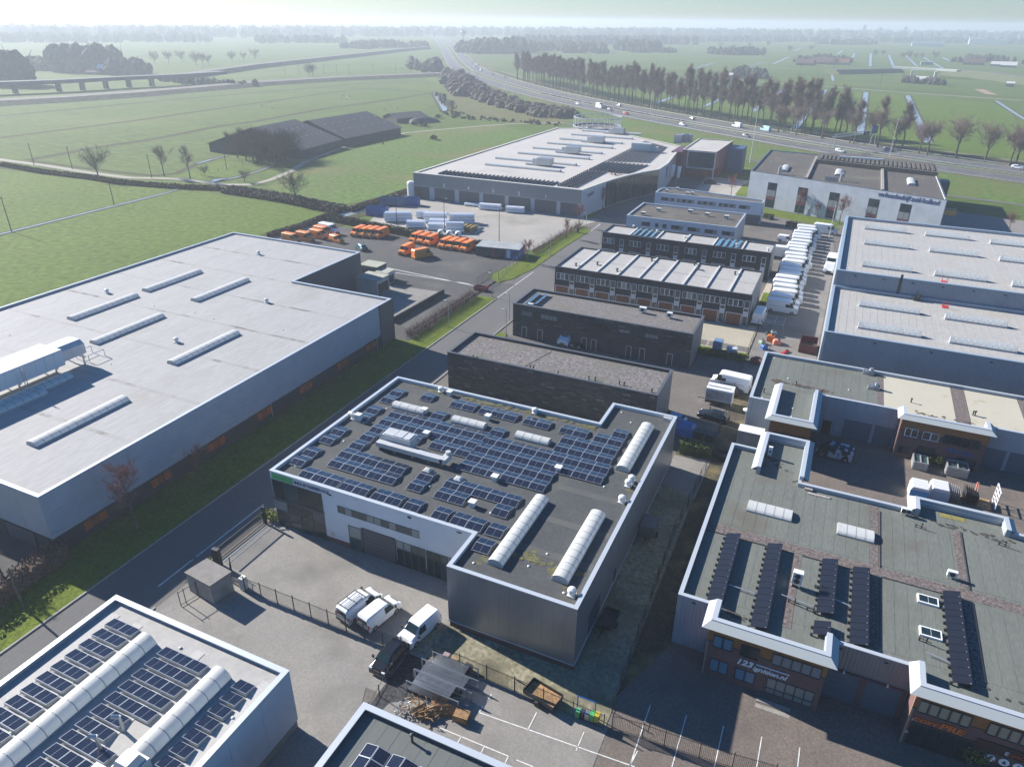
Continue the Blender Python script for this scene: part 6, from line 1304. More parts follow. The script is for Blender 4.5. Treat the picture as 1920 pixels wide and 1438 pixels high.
# ---- thickets and woods nobody could count
def thicket(name, label, pts, w, h, m, n, seed, blades=26, size=.05):
    R = random.Random(seed); b = MB(); segs = [(Vector(pts[i]), Vector(pts[i + 1])) for i in range(len(pts) - 1)]; Ls = [(c - a).length for a, c in segs]
    for _ in range(n):
        a, c = R.choices(segs, Ls)[0]; d = (c - a).normalized(); nn = Vector((-d.y, d.x)); p = a + (c - a) * R.random() + nn * R.uniform(-.5, .5) * w; hh = h * R.uniform(.45, 1.15); r = hh * .55
        k = 6; b.loft([[(p.x + rr * math.cos(2 * PI * j / k + s) * R.uniform(.7, 1.2), p.y + rr * math.sin(2 * PI * j / k + s) * R.uniform(.7, 1.2), z) for j in range(k)] for rr, z, s in ((r * .8, 0, 0), (r, hh * .35, .4), (r * .5, hh * .72, .8))], caps=True)
        for _ in range(blades):
            az = R.uniform(0, 6.28); o = r * R.random() ** .5; q = Vector((p.x + o * math.cos(az), p.y + o * math.sin(az), hh * R.uniform(.2, .6))); e = q + (Vector((math.cos(az) * .5, math.sin(az) * .5, 1)) + rv(R, .25)) * hh * R.uniform(.25, .5); s = rv(R).normalized() * size * hh * .25
            b.add([q - s, q + s, e + s * .4, e - s * .4], [(0, 1, 2, 3)])
    o = b.build(name, m); tag(o, label, 'thicket', kind='stuff'); return o
thicket('thicket', 'dark leafless thicket between meadow and motorway', [(-344.97,633.08), (-277.06,532.33), (-232.02,473.48), (-198.16,443.01), (-167.68,417.61), (-155.11,407.00)], 24, 5.5, TWIGD, 420, 1)
thicket('thicket', 'tall leafless copse left of the motorway bend', [(-387.21,691.59), (-324.20,588.03), (-260.49,492.00)], 22, 9, mat('copse_twigs', (.10, .075, .07), .95, var=.25, scale=.1), 110, 2)
thicket('scrub', 'low brown scrub on the rough ground', [(-231.65,406.51), (-204.38,379.14), (-184.28,379.38), (-162.31,381.05), (-144.55,375.75)], 12, 1.6, REED, 120, 3, 14); thicket('scrub', 'scrub beside the bright ditch', [(-292.18,502.18), (-232.52,416.15)], 8, 2.5, TWIGD, 50, 4)
thicket('median_shrubs', 'brown low shrubs on the motorway median', offset_line(TL[8:13], -18.5), 3, 1.2, mat('median_brown', (.09, .06, .045), .95, var=.3, scale=.3), 260, 5, 10)
def wood(name, label, pts, depth, h, n, seed, m=None):
    """far woodland: lumpy low-poly crowns, hundreds of metres to kilometres away"""
    R = random.Random(seed); b = MB(); segs = [(Vector(pts[i]), Vector(pts[i + 1])) for i in range(len(pts) - 1)]; Ls = [(c - a).length for a, c in segs]
    for _ in range(n):
        a, c = R.choices(segs, Ls)[0]; u = (c - a).normalized(); nn = Vector((-u.y, u.x)); p = a + (c - a) * R.random() + nn * R.uniform(-.5, .5) * depth; hh = h * R.uniform(.5, 1.15); r = hh * R.uniform(.35, .6); k = 7
        b.loft([[(p.x + rr * math.cos(6.283 * j / k + s) * R.uniform(.7, 1.25), p.y + rr * math.sin(6.283 * j / k + s) * R.uniform(.7, 1.25), z * R.uniform(.92, 1.08)) for j in range(k)] for rr, z, s in ((r * .6, 0, 0), (r * 1.0, hh * .4, .3), (r * .8, hh * .72, .6), (r * .3, hh, .9))], caps=True)
        for _ in range(14):
            az = R.uniform(0, 6.28); q = Vector((p.x + r * .7 * math.cos(az), p.y + r * .7 * math.sin(az), hh * R.uniform(.35, .8))); e = q + (Vector((math.cos(az) * .5, math.sin(az) * .5, .9)) + rv(R, .3)) * hh * .28; s = rv(R).normalized() * hh * .03; b.add([q - s, q + s, e + s * .3, e - s * .3], [(0, 1, 2, 3)])
    return tag(b.build(name, m or FARWOOD), label, 'wood', kind='stuff')
wood('far_wood', 'dense block of wood beside the far motorway bend', [(-614.49,1219), (-549.59,1189)], 120, 21, 120, 1); wood('far_wood', 'wood belt beyond the poplar row', [(-641.24,1392), (-526.11,1353), (-449.39,1385)], 220, 14, 260, 2); wood('far_wood', 'wood behind the far meadow, taller stand', [(-432.86,1431), (-380.02,1476)], 60, 17, 90, 3); wood('far_wood', 'low wood right of the taller stand', [(-394.37,1370), (-332.18,1421)], 30, 8, 60, 4)
wood('far_wood', 'farm wood in the middle distance', [(-249.07,1376), (-180.78,1430)], 60, 11, 90, 5); wood('far_wood', 'trees round the brick farm in the far meadows', [(-92.55,1176), (-68.57,1306), (-30.11,1187)], 30, 8, 46, 6); wood('far_wood', 'dark wood beyond the brick farm', [(-124.61,2241), (-18.78,2342)], 90, 12, 80, 7)
wood('far_wood', 'trees behind the sheds at the right edge', [(118.34,1328), (164.03,1438), (193.87,1314)], 40, 9, 60, 8); wood('far_wood', 'trees round the low farm beside the crossing road', [(-127.20,806.80), (-116.51,841.21), (-95.17,793.22)], 14, 9, 22, 9); wood('far_wood', 'scrub and trees under the overpass', [(31.78,834.11), (49.58,822.72), (64.80,817.78)], 14, 5, 40, 10)
wood('far_wood', 'tall trees at the left edge behind the railway', [(-625.74,386.29), (-606.34,386.37)], 30, 22, 26, 11, mat('far_bare_wood', (.085, .085, .075), .95, var=.3, scale=.05)); wood('far_wood', 'bare wood behind the white farmhouse', [(-708.13,506.72), (-709.38,555.32)], 40, 22, 50, 12, MATS['far_bare_wood']); wood('far_wood', 'trees along the left farm road', [(-808.22,509.02), (-747.22,529.60)], 40, 11, 60, 13); wood('far_wood', 'trees right of the white farmhouse', [(-649.05,509.79), (-642.92,540.85)], 25, 13, 26, 14, MATS['far_bare_wood'])
wood('far_wood', 'wooded mounds at the far interchange', [(-871.99,1190), (-891.68,1324), (-796.57,1330)], 60, 12, 120, 15); wood('far_wood', 'trees left of the far motorway', [(-456.06,750.25), (-417.29,710.97)], 25, 12, 26, 16, MATS['far_bare_wood']); wood('far_wood', 'scrub on the far railway bank', [(-558.26,481.75), (-523.76,475.90), (-448.04,472.74)], 12, 5, 60, 17)
def horizon_wood(label, pa, pb, depth, h, n, seed): wood('far_wood', label, [pa, pb], depth, h, n, seed)
horizon_wood('hazy wood line on the left horizon', (-2348,1277), (-1844,2004), 900, 22, 520, 31); horizon_wood('hazy tree belt before the left horizon', (-1729,1039), (-1406,1385), 300, 15, 240, 32); horizon_wood('hazy wood line on the middle horizon', (-1904,2069), (-1424,2787), 900, 22, 420, 33); horizon_wood('tree belt in the middle haze', (-1255,1360), (-1115,1503), 160, 14, 110, 34)
horizon_wood('hazy wood line beyond the poplars', (-1324,2592), (-693.35,3296), 900, 24, 460, 35); horizon_wood('hazy wood line on the right horizon', (-777.13,3183), (789.29,4370), 1200, 24, 760, 36); horizon_wood('tree belt below the right horizon', (-554.75,2216), (-184.92,2604), 260, 15, 200, 37); horizon_wood('tree belt before the distant city', (-66.97,2728), (521.85,2860), 260, 14, 260, 38); horizon_wood('wood belt in the haze behind the poplars', (-789.24,1712), (-477.32,2020), 260, 17, 240, 39)
for i, (x, y) in enumerate(((-758.30,652.23), (-754.43,668.73), (-759.73,693.53), (-697.66,655.72), (-699.71,667.17), (-693.99,671.20), (-721.34,736.32), (-727.57,763.11), (-734.16,791.39), (-485.32,591.27), (-482.83,592.89))): plant('field_tree', 'round%d' % (i % 3), x, y, 'small hazy tree in the broken line along the far left embankment', 'hazy trees along the far embankment', RND.uniform(1.1, 1.5))
for i, (x, y) in enumerate(((2.34,1447), (14.60,1481), (42.89,1389), (51.45,1396), (59.35,1361), (71.00,1410), (88.75,1403), (-296.76,1692), (-267.09,1679), (-243.47,1738), (-218.27,1845), (-143.26,1545), (-112.41,1633))): plant('field_tree', 'round%d' % (i % 3), x, y, 'small hazy tree in the meadows beyond the overpass', 'hazy trees in the far right meadows', RND.uniform(1.0, 1.4))

# ============================================================ vehicles (built facing +X, copied)
def vehicle(name, kind, paint, label='', cat='van', rack=False):
    L, W_, H = {'van': (5.9, 2.0, 2.55), 'small': (4.1, 1.72, 1.78), 'mid': (4.3, 1.8, 1.86), 'car': (4.15, 1.74, 1.44), 'city': (3.65, 1.66, 1.45), 'lorry': (7.2, 2.3, 3.2)}[kind]
    hb = W_ / 2; t = thing(name, label, cat)
    st = {'van': [(0, .93, .84), (.03, .99, .87), (.70, 1, .87), (.775, .965, .84), (.86, .60, .86), (.97, .50, .88), (1, .30, .80)],
          'small': [(0, .86, .82), (.04, .985, .85), (.55, 1, .86), (.635, .965, .84), (.80, .63, .93), (.95, .54, .92), (1, .33, .86)],
          'mid': [(0, .90, .83), (.04, .99, .86), (.58, 1, .87), (.66, .965, .84), (.82, .60, .93), (.96, .51, .92), (1, .31, .86)],
          'car': [(0, .66, .84), (.05, .80, .78), (.16, .97, .74), (.45, 1, .74), (.52, .98, .74), (.73, .66, .93), (.95, .55, .90), (1, .35, .82)],
          'city': [(0, .64, .86), (.04, .80, .80), (.13, .97, .76), (.50, 1, .76), (.57, .98, .76), (.78, .68, .93), (.95, .56, .90), (1, .35, .82)],
          'lorry': [(0, .75, .9), (.02, 1, .93), (.66, 1, .93), (.67, .72, .86), (.86, .70, .85), (.95, .42, .86), (1, .28, .84)]}[kind]
    kind0 = kind; kind = 'car' if kind == 'city' else kind
    zb = H * (.52 if kind != 'car' else .60); z0 = .22; rings = []
    for f, tz, tw in st:
        z = tz * H; b = min(zb, z - .06); ht = hb * tw if z > zb * 1.05 else hb * tw * 1.03; e = .12 if z > zb else .06
        rings.append([(f * L - L / 2, y, q) for y, q in ((-hb * .95, z0), (-hb, z0 + .25), (-hb, b), (-ht, max(b + .01, z - e)), (-ht + .14, z), (ht - .14, z), (ht, max(b + .01, z - e)), (hb, b), (hb, z0 + .25), (hb * .95, z0))])
    b = MB(); b.loft([r[::-1] for r in rings]); body = b.build('body', paint, t)
    def X(f): return f * L - L / 2
    ws = [i for i in range(len(st) - 1) if st[i][1] > .9 and st[i + 1][1] < .75][-1]      # windscreen between these stations
    def lerp(a, c, k): return tuple(a[i] + (c[i] - a[i]) * k for i in range(3))
    A, B = rings[ws], rings[ws + 1]
    def off(p, d): return (p[0] + d[0], p[1] + d[1], p[2] + d[2])
    g = MB(); n = (.03, 0, .03); g.quad(off(lerp(A[4], B[4], .12), n), off(lerp(A[4], B[4], .93), n), off(lerp(A[5], B[5], .93), n), off(lerp(A[5], B[5], .12), n)); g.build('windscreen', GLASS, t)
    for s in (-1, 1):
        g = MB(); hi = rings[ws][3] if s < 0 else rings[ws][6]; x1 = X(st[ws][0]) + (.30 if kind != 'lorry' else .1); x0 = X({'van': .60, 'small': .50, 'mid': .52, 'car': .17, 'lorry': .70}[kind]); zt = H * (.90 if kind != 'lorry' else .66); zl = zb + .04
        yt = s * (abs(hi[1]) + .015 + (hb - abs(hi[1])) * .12); yl = s * (hb + .012)
        x2 = X(st[ws + 1][0]) - .12
        q = [(x0 + (.35 if kind == 'car' else 0), yt, zt), (x0, yl, zl), (x2, yl, zl), (x1 - .1, yt, zt)]
        g.quad(*(q if s < 0 else q[::-1]))
        g.build('side_window', GLASS, t)
    if kind in ('small', 'car', 'mid'):
        r = rings[1] if kind == 'car' else rings[0]; r2 = rings[2] if kind == 'car' else rings[1]; g = MB(); n = (-.03, 0, .02)
        if kind == 'car': g.quad(off(lerp(r[5], r2[5], .1), n), off(lerp(r[4], r2[4], .1), n), off(lerp(r[4], r2[4], .9), n), off(lerp(r[5], r2[5], .9), n))
        else: g.quad((X(0) - .03, hb * .70, H * .82), (X(0) - .03, hb * .74, H * .56), (X(0) - .03, -hb * .74, H * .56), (X(0) - .03, -hb * .70, H * .82))
        g.build('rear_window', GLASS, t)
    g = MB(); g.box(X(1) - .22, -hb * .93, z0 - .02, X(1) + .05, hb * .93, z0 + .30); g.build('front_bumper', PLAST if kind in ('van', 'lorry') else paint, t)
    g = MB(); g.box(X(0) - .06, -hb * .93, z0 + .02, X(0) + .1, hb * .93, z0 + .28); g.build('rear_bumper', PLAST, t)
    g = MB(); g.box(X(1) - .03, -hb * .42, z0 + .34, X(1) + .03, hb * .42, z0 + .34 + H * .09); g.build('grille', PLAST, t)
    zh = st[-2][1] * H - .20
    for s in (-1, 1):
        g = MB(); g.box(X(st[-2][0]) - .16, s * hb * .80 - .17, zh - .05, X(1) - .02, s * hb * .80 + .15, zh + .14); g.build('headlight', LAMPG, t)
        g = MB(); g.box(X(0) - .035, s * hb * .90 - .08, H * .38, X(0) + .06, s * hb * .90 + .08, H * (.62 if kind != 'car' else .55)); g.build('tail_light', TAILR, t)
        g = MB(); xm = X(st[ws + 1][0]) - .15; g.box(xm, s * (hb + .16) - .09, zb + .08, xm + .14, s * (hb + .16) + .09, zb + .38); g.build('wing_mirror', PLAST, t)
    R0 = .34 if kind in ('van', 'lorry', 'mid') else .31
    for fx in ((.17, .83) if kind != 'lorry' else (.2, .86)):
        for s in (-1, 1):
            g = MB(); y0 = s * (hb - .2); y1 = s * (hb + .015); g.tube((X(fx), y0, R0), (X(fx), y1, R0), R0, R0, 14); w = g.build('wheel', TYRE, t); g = MB(); g.tube((X(fx), y1 - s * .01, R0), (X(fx), y1 + s * .012, R0), R0 * .62, R0 * .62, 10); g.build('rim', RIM, w)
    if rack:
        g = MB(); z = H + .12
        for y in (-hb * .78, hb * .78, 0): g.tube((X(.05), y, z), (X(.56), y, z), .025, .025, 5)
        for f in (.06, .3, .55): g.tube((X(f), -hb * .8, z), (X(f), hb * .8, z), .03, .03, 5); g.tube((X(f), -hb * .8, H - .05), (X(f), -hb * .8, z), .03, .03, 5); g.tube((X(f), hb * .8, H - .05), (X(f), hb * .8, z), .03, .03, 5)
        g.build('roof_rack', DSTEEL, t); g = MB()
        for y in (.22, .58): g.box(X(.05), -y - .03, z + .03, X(.5), -y + .03, z + .1)
        for k in range(9): g.box(X(.06 + k * .05), -.58, z + .04, X(.06 + k * .05) + .05, -.22, z + .09)
        g.build('ladder', ALU, t)
    if kind == 'van': g = MB(); g.box(X(.12), -hb - .012, zb + .02, X(.55), -hb + .01, zb + .06); g.box(X(.12), hb - .01, zb + .02, X(.55), hb + .012, zb + .06); g.build('side_trim', PLAST, t)
    t['len'] = L
    return t
USED = set()
def park(proto, front, ang, label, group=None, rear=False, z=.05):
    """front (or rear) bumper centre on the ground and heading in degrees from +X"""
    a = rad(ang); L = proto['len'] / 2; s = 1 if rear else -1; loc = (front[0] + s * L * math.cos(a), front[1] + s * L * math.sin(a), z)
    if proto.name not in USED: USED.add(proto.name); o = proto; o.location = loc; o.rotation_euler = (0, 0, a); o['label'] = label; (group and o.__setitem__('group', group)); return o
    o = copy_tree(proto, loc, a, label); 
    if group: o['group'] = group
    elif 'group' in o: del o['group']
    return o
ov = vehicle('orange_van', 'van', OPAINT); ov.scale = (.84, .9, .88); ov['len'] = 4.95; GO = 'orange delivery vans in the dark yard'
for (p, l) in (((-111.81,146.32), 'leftmost orange van of the four parked tightly against the ivy hedge'), ((-109.77,146.68), 'second orange van from the left in the tight row of four by the ivy hedge'), ((-107.86,147.08), 'third orange van in the left row of four by the ivy hedge'), ((-105.78,147.52), 'right end orange van of the left row of four, its side in full view'),
               ((-95.39,148.13), 'left one of the three orange vans in the middle of the hedge'), ((-93.20,148.06), 'middle one of the three orange vans at the hedge'), ((-90.94,147.83), 'right one of the three orange vans at the hedge, side showing'), ((-86.46,146.95), 'leftmost orange van of the right hand row of four'), ((-84.40,147.07), 'second orange van of the right hand row of four'), ((-82.54,147.30), 'third orange van of the right hand row of four'), ((-80.31,146.93), 'last orange van of the right hand row of four'), ((-75.92,147.18), 'orange van half hidden behind the site cabins'),
               ((-92.00,138.08), 'orange van standing loose in the yard, facing the camera')): park(ov, p, -92 + RND.uniform(-1.5, 1.5), l, GO)
park(ov, (-88.16,137.26), 62, 'orange van standing loose with its rear to the camera', GO, True); park(ov, (-118.28,138.49), -6, 'orange van behind the warehouse roof edge, nose pointing right', GO); park(ov, (-116.65,141.49), -8, 'orange van third in the left cluster, in front of a white van', GO); park(ov, (-117.79,144.55), -8, 'orange van hidden most by its neighbours beside the white van', GO); park(ov, (-120.48,135.79), -6, 'orange van of which only the roof shows above the warehouse edge', GO)
so = vehicle('orange_van', 'small', OPAINT); park(so, (-110.90,140.60), -14, 'small orange van beside the warehouse roof corner', GO)
wv = vehicle('white_van', 'van', WPAINT); park(wv, (-116.86,146.56), -9, 'white van among the orange ones by the pond')
GR = 'white vans packed side by side in the drive'
ys_ = [140.0 + (202.0 - 140.0) * (i / 20) for i in range(21)]
for i, y in enumerate(ys_):
    nm = ['nearest white van at the open end of the long van row', 'second white van from the near end of the long van row'] if i < 2 else []
    lab = nm[i] if nm else ('farthest white van at the back end of the long van row' if i == 20 else 'white van packed side by side inside the long row on the drive')
    park(wv, (-3.6 + RND.gauss(0, .22), y + RND.gauss(0, .12)), RND.gauss(0, 1.2), lab, GR)
lr = vehicle('box_van', 'lorry', WPAINT, cat='van'); park(lr, (0.39,168.62), -93, 'white box van parked alone opposite the long van row')
park(wv, (0.50,205.65), -6, 'white van with dark lettered side parked across the end of the drive'); park(wv, (-9.88,130.14), 88, 'white van in the shade beside the brown door unit row', None, True); park(wv, (-12.91,102.64), 176, 'white high roofed van facing left beside a black car'); park(wv, (-38.66,105.52), -95, 'white van in front of the slate block doors')
sw = vehicle('white_van', 'small', WPAINT); park(sw, (-8.95,192.10), -6, 'small white van alone on the paved lane by the white blocks')
park(sw, (-31.98,38.02), 78, 'small white van with dark rear window, next to the ladder van', None, True); park(sw, (-27.60,38.02), -101, 'small white van facing the camera, parked apart beside the fence')
mw = vehicle('white_van', 'mid', WPAINT, rack=True); park(mw, (-34.23,37.96), 78, 'white van with a roof rack and ladder by the yard fence', None, True)
cc = vehicle('black_car', 'city', BPAINT, cat='car'); bc = vehicle('black_car', 'car', BPAINT, cat='car'); park(cc, (-27.99,34.30), -94, 'black car parked beside the bar fence corner'); park(bc, (-36.33,105.42), -92, 'dark car right of the white van at the slate doors'); park(bc, (-12.53,100.64), 174, 'black car close beside the white high roofed van'); park(bc, (-12.51,91.86), 172, 'dark estate car parked between caravan trailer and blue tarpaulin'); park(bc, (-45.62,298.76), 20, 'dark car under the raised showroom, rear one'); park(bc, (-40.45,258.11), 15, 'dark car in the showroom parking shade')
tc = vehicle('teal_car', 'car', TEAL, cat='car'); park(tc, (-101.87,137.42), 150, 'dark teal car at the corner of the left warehouse', None, True)
lb = vehicle('blue_car', 'car', plain('light_blue_paint', (.18, .32, .48), .35), cat='car'); park(lb, (-13.6, 88.0), 172, 'light blue car half hidden behind the dark hall corner', None, True)
# camouflage estate in the middle yard
cm = bpy.data.materials.new('camouflage_wrap'); cm.use_nodes = True; n_ = cm.node_tree.nodes; l_ = cm.node_tree.links; tcd = n_.new('ShaderNodeTexCoord'); nz = n_.new('ShaderNodeTexNoise'); nz.inputs['Scale'].default_value = 1.5; nz.inputs['Detail'].default_value = 3; l_.new(tcd.outputs['Object'], nz.inputs[0]); cr_ = n_.new('ShaderNodeValToRGB'); cr_.color_ramp.interpolation = 'CONSTANT'; cr_.color_ramp.elements[1].position = .52; cr_.color_ramp.elements[0].color = (.012, .014, .02, 1); cr_.color_ramp.elements[1].color = (.42, .46, .52, 1); l_.new(nz.outputs[0], cr_.inputs[0]); l_.new(cr_.outputs[0], n_['Principled BSDF'].inputs['Base Color'])
cf = vehicle('camouflage_car', 'mid', cm, cat='car'); park(cf, (3.42,88.71), 176, 'car wrapped in black and white camouflage in the shaded yard')
# motorway traffic: heading follows the road
def road_dir(p):
    best = min(range(len(TL) - 1), key=lambda i: (Vector(TL[i]) + Vector(TL[i + 1]) - 2 * Vector(p[:2])).length); d = Vector(TL[best + 1]) - Vector(TL[best]); return math.degrees(math.atan2(d.y, d.x))
rc = vehicle('red_car', 'car', RPAINT, cat='car'); gc = vehicle('grey_car', 'car', GPAINT, cat='car'); wc = vehicle('white_car', 'car', WPAINT, cat='car')
bw = vehicle('blue_van', 'van', plain('pale_blue_paint', (.42, .60, .70), .35)); bl = vehicle('blue_car', 'car', plain('navy_paint', (.03, .05, .16), .3), cat='car')
for pr, p, l in ((lr, (-150.33,465.35), 'white lorry on the near carriageway behind a dark car'), (gc, (-141.07,455.22), 'dark car directly ahead of the white lorry'), (wc, (-170.88,479.21), 'white car behind the lorry near the thicket'), (rc, (-126.57,441.02), 'red car on the near carriageway'), (wc, (-84.41,406.79), 'pale car on the near carriageway above the showroom'), (gc, (-46.93,378.54), 'grey and white car near the tall lamp'), (wc, (-3.18,352.41), 'white car passing behind the pale rental building'),
                 (wc, (-147.53,487.08), 'white car on the far carriageway'), (gc, (-89.29,438.47), 'dark car on the far carriageway by the poplars'), (wv, (-61.15,417.27), 'white van with a trailer look on the far carriageway'), (bw, (-45.46,409.36), 'pale blue van on the far carriageway'), (bl, (15.84,365.80), 'dark blue car at the foot of the right lamp post'), (wc, (61.58,342.47), 'white car leaving at the right edge')):
    park(pr, p, road_dir(p) + (180 if l.count('far carriageway') else 0), l, None, z=.09)
for i, (x, y) in enumerate(((-491.62,936.40), (-454.57,868.57), (-425.76,820.23), (-399.49,777.33), (-514.18,973.01), (-538.60,1013), (-383.86,754.48), (-469.57,903.28), (-389.51,784.14), (-317.54,674.95), (-433.15,841.53), (-347.17,708.59), (-557.52,1040))): park((wc, gc, wv, gc)[i % 4], (x, y), road_dir((x, y)), 'tiny vehicle in the queue on the far motorway bend', 'distant vehicles in the motorway queue', z=.09)

# ============================================================ fences, lamps, yard things
def bar_fence(name, label, pts, h=1.8, step=2.0, m=None, bars=.13, group=None, r=.012):
    m = m or DSTEEL; t = thing(name, label, 'fence', (*pts[0], 0), group); post_no = 0
    for i in range(len(pts) - 1):
        a, c = Vector(pts[i]), Vector(pts[i + 1]); L = (c - a).length; d = (c - a).normalized(); n = max(1, int(round(L / step)))
        for k in range(n + 1):
            if k == 0 and i: continue
            p = a + d * (L * k / n); b = MB(); b.cbox(p.x, p.y, 0, .07, .07, h + .12); b.build('post', m, t)
        for z in (.15, h - .12): 
            b = MB(); b.tube((*a, z), (*c, z), .022, .022, 4); b.build('rail', m, t)
        if bars:
            b = MB(); k = int(L / bars)
            for q in range(k): p = a + d * (q * bars); b.add([(p.x - d.x * r, p.y - d.y * r, .08), (p.x + d.x * r, p.y + d.y * r, .08), (p.x + d.x * r, p.y + d.y * r, h), (p.x - d.x * r, p.y - d.y * r, h), (p.x - d.y * r, p.y + d.x * r, .08), (p.x + d.y * r, p.y - d.x * r, .08), (p.x + d.y * r, p.y - d.x * r, h), (p.x - d.y * r, p.y + d.x * r, h)], [(0, 1, 2, 3), (4, 5, 6, 7)])
            o = b.build('bars', m, t); o['kind'] = 'stuff'
    return t
bar_fence('bar_fence', 'dark bar fence across the concrete yard behind the parked vans', [(-48.6, 38.9), (-47.4, 37.7), (-45.4, 37.4), (-27.4, 37.35)])
bar_fence('bar_fence', 'dark bar fence from the steel racks to the lane corner', [(-24.6, 38.2), (-8.9, 37.7)], 1.7, 2.45, bars=.12)
bar_fence('bar_fence', 'dark bar fence along the front of the parking bays at the bottom', [(-8.29,38.00), (-5.90,38.29), (-4.18,38.33), (-1.53,38.48), (0.91,38.67), (3.87,39.03)], 1.7, 2.0, bars=.13)
bar_fence('bar_fence', 'low bar fence in front of the clipped hedge', [(-13.0, 80.3), (-8.9, 80.5)], 1.6, 2, bars=.14)
bar_fence('mesh_fence', 'fine mesh fence along the dark strip beside the alley', [(-8.75, 39.5), (-9.5, 64), (-8.7, 80.8)], 1.8, 2.6, bars=.5, r=.006)
bar_fence('mesh_fence', 'fine mesh fence between the slate yard and the van drive', [(-8.9, 82), (-9.3, 110), (-9.5, 147), (-10.2, 205)], 1.8, 3.2, bars=0)
bar_fence('mesh_fence', 'grey mesh fence in front of the brown hedge on the verge', [(-63.2, 97), (-62.9, 110), (-62.6, 120)], 1.7, 2.6, METAL, bars=.5, r=.006)
bar_fence('mesh_fence', 'mesh fence along the pipe yard and the far verge', [(-63.60,132.21), (-65.27,147.11), (-64.39,166.69), (-63.74,186.15)], 1.8, 2.6, METAL, bars=.5, r=.008)
bar_fence('mesh_fence', 'short mesh fence where the black gravel meets the yard', [(-27.2, 37.2), (-26.9, 34.5), (-26.4, 31)], 1.3, 2.2, bars=0)
bar_fence('field_fence', 'wire fence with wooden posts round the small farm paddock', [(-206.78,188.12), (-207.92,201.18), (-210.32,216.12)], 1.1, 5, BARK, bars=0)
# sliding gate, posts, kiosk
t = thing('sliding_gate', 'long dark sliding gate standing closed between cabinet post and glass corner', 'gate', (-51.0, 39.4, 0))
b = MB(); b.box(-51.0, 39.7, .12, -50.92, 46.3, .24); b.box(-51.0, 39.7, 1.6, -50.92, 46.3, 1.7); b.build('frame', DSTEEL, t); b = MB()
for k in range(55): b.box(-50.975, 39.75 + k * .12, .2, -50.945, 39.775 + k * .12, 1.65)
o = b.build('bars', DSTEEL, t); o['kind'] = 'stuff'; b = MB(); b.box(-51.0, 38.9, 0, -50.2, 39.35, 2.1); b.build('cabinet_post', plain('black_cabinet', (.02, .024, .03), .5), t); b = MB(); b.box(-51.15, 46.3, 0, -50.75, 46.5, 2.3); b.build('catch_post', DSTEEL, t)
b = MB(); b.box(-50.6, 39.6, .05, -50.45, 46.4, .08); b.box(-49.9, 39.6, .05, -49.8, 46.4, .08); b.build('floor_rail', METAL, t)
t = thing('kiosk', 'small square concrete kiosk with flat roof at the yard entrance', 'kiosk', (-48.4, 36.4, 0)); kx = [(-50.02,35.07), (-46.82,34.70), (-46.42,36.78)]
KP = [(-50.3, 35.1), (-46.8, 34.75), (-46.45, 37.0), (-49.9, 37.4)]
b = MB(); b.prism(KP, 0, 2.25); b.build('wall', CONCW, t); b = MB(); b.prism(inset(KP, -.08), 2.25, 2.42); b.build('roof', mat('kiosk_roof', (.22, .205, .19), .95, var=.12, scale=1.2), t); b = MB(); b.box(-46.0, 37.3, 0, -45.5, 37.9, 1.5); b.build('side_cabinet', ACWHITE, t)
t = thing('swing_gate', 'open black tubular gate leaf left of the concrete kiosk', 'gate', (*(-49.32,33.43), 0)); p = Vector((-49.44,33.22)); q = Vector((-49.02,34.91)); b = MB()
for z in (.2, 1.7): b.tube((*p, z), (*q, z), .03, .03, 5)
for f in (0, .3, 1): v = p + (q - p) * f; b.tube((*v, 0), (*v, 1.9), .04, .04, 5)
b.build('frame', DSTEEL, t)
def lamp_post(name, label, x, y, h, arm=1.0, az=0, m=None, group=None, head=.5):
    t = thing(name, label, 'street lamp', (x, y, 0), group); b = MB(); b.tube((x, y, 0), (x, y, h), .05 + h * .006, .04 + h * .002, 7); b.build('pole', m or METAL, t); c, s = math.cos(az), math.sin(az)
    b = MB(); b.tube((x, y, h), (x + c * arm, y + s * arm, h + .15 * arm), .04, .04, 5); b.build('arm', m or METAL, t); b = MB(); b.tube((x + c * arm, y + s * arm, h + .15 * arm), (x + c * (arm + head), y + s * (arm + head), h + .18 * arm), .11, .07, 6); b.build('lamp_head', ACWHITE, t); return t
for (x, y), l in (((-60.44,104.82), 'lamp post on the lit verge beside the mesh fence'), ((-66.46,90.86), 'lamp post at the shaded end of the verge by the warehouse corner'), ((-66.46,65.20), 'lamp post in the shaded verge before the sixth louvre'), ((-60.08,178.04), 'lamp post at the tip of the far verge'), ((-60.51,154.20), 'lamp post in the middle of the far verge'), ((-60.31,122.39), 'lamp post at the verge end by the yard entrance'), ((-52.11,112.95), 'lamp post at the pavement edge left of the slate doors'), ((-52.97,169.17), 'thin lamp post by the corner of the rear black row'), ((-49.22,105.38), 'lamp post between the two dark slate blocks')): lamp_post('lamp_post', l, x, y, 5.1, .35, PI, None, None, .55)
for (x, y), h, l in (((-106.19,158.36), 9, 'tall lamp post in the hedge behind the orange vans'), ((-93.07,160.79), 9, 'tall lamp post among the white pipe stacks'), ((-75.75,157.73), 9, 'tall lamp post in the open part of the pipe yard')): lamp_post('lamp_post', l, x, y, h, .5, 0, DSTEEL)
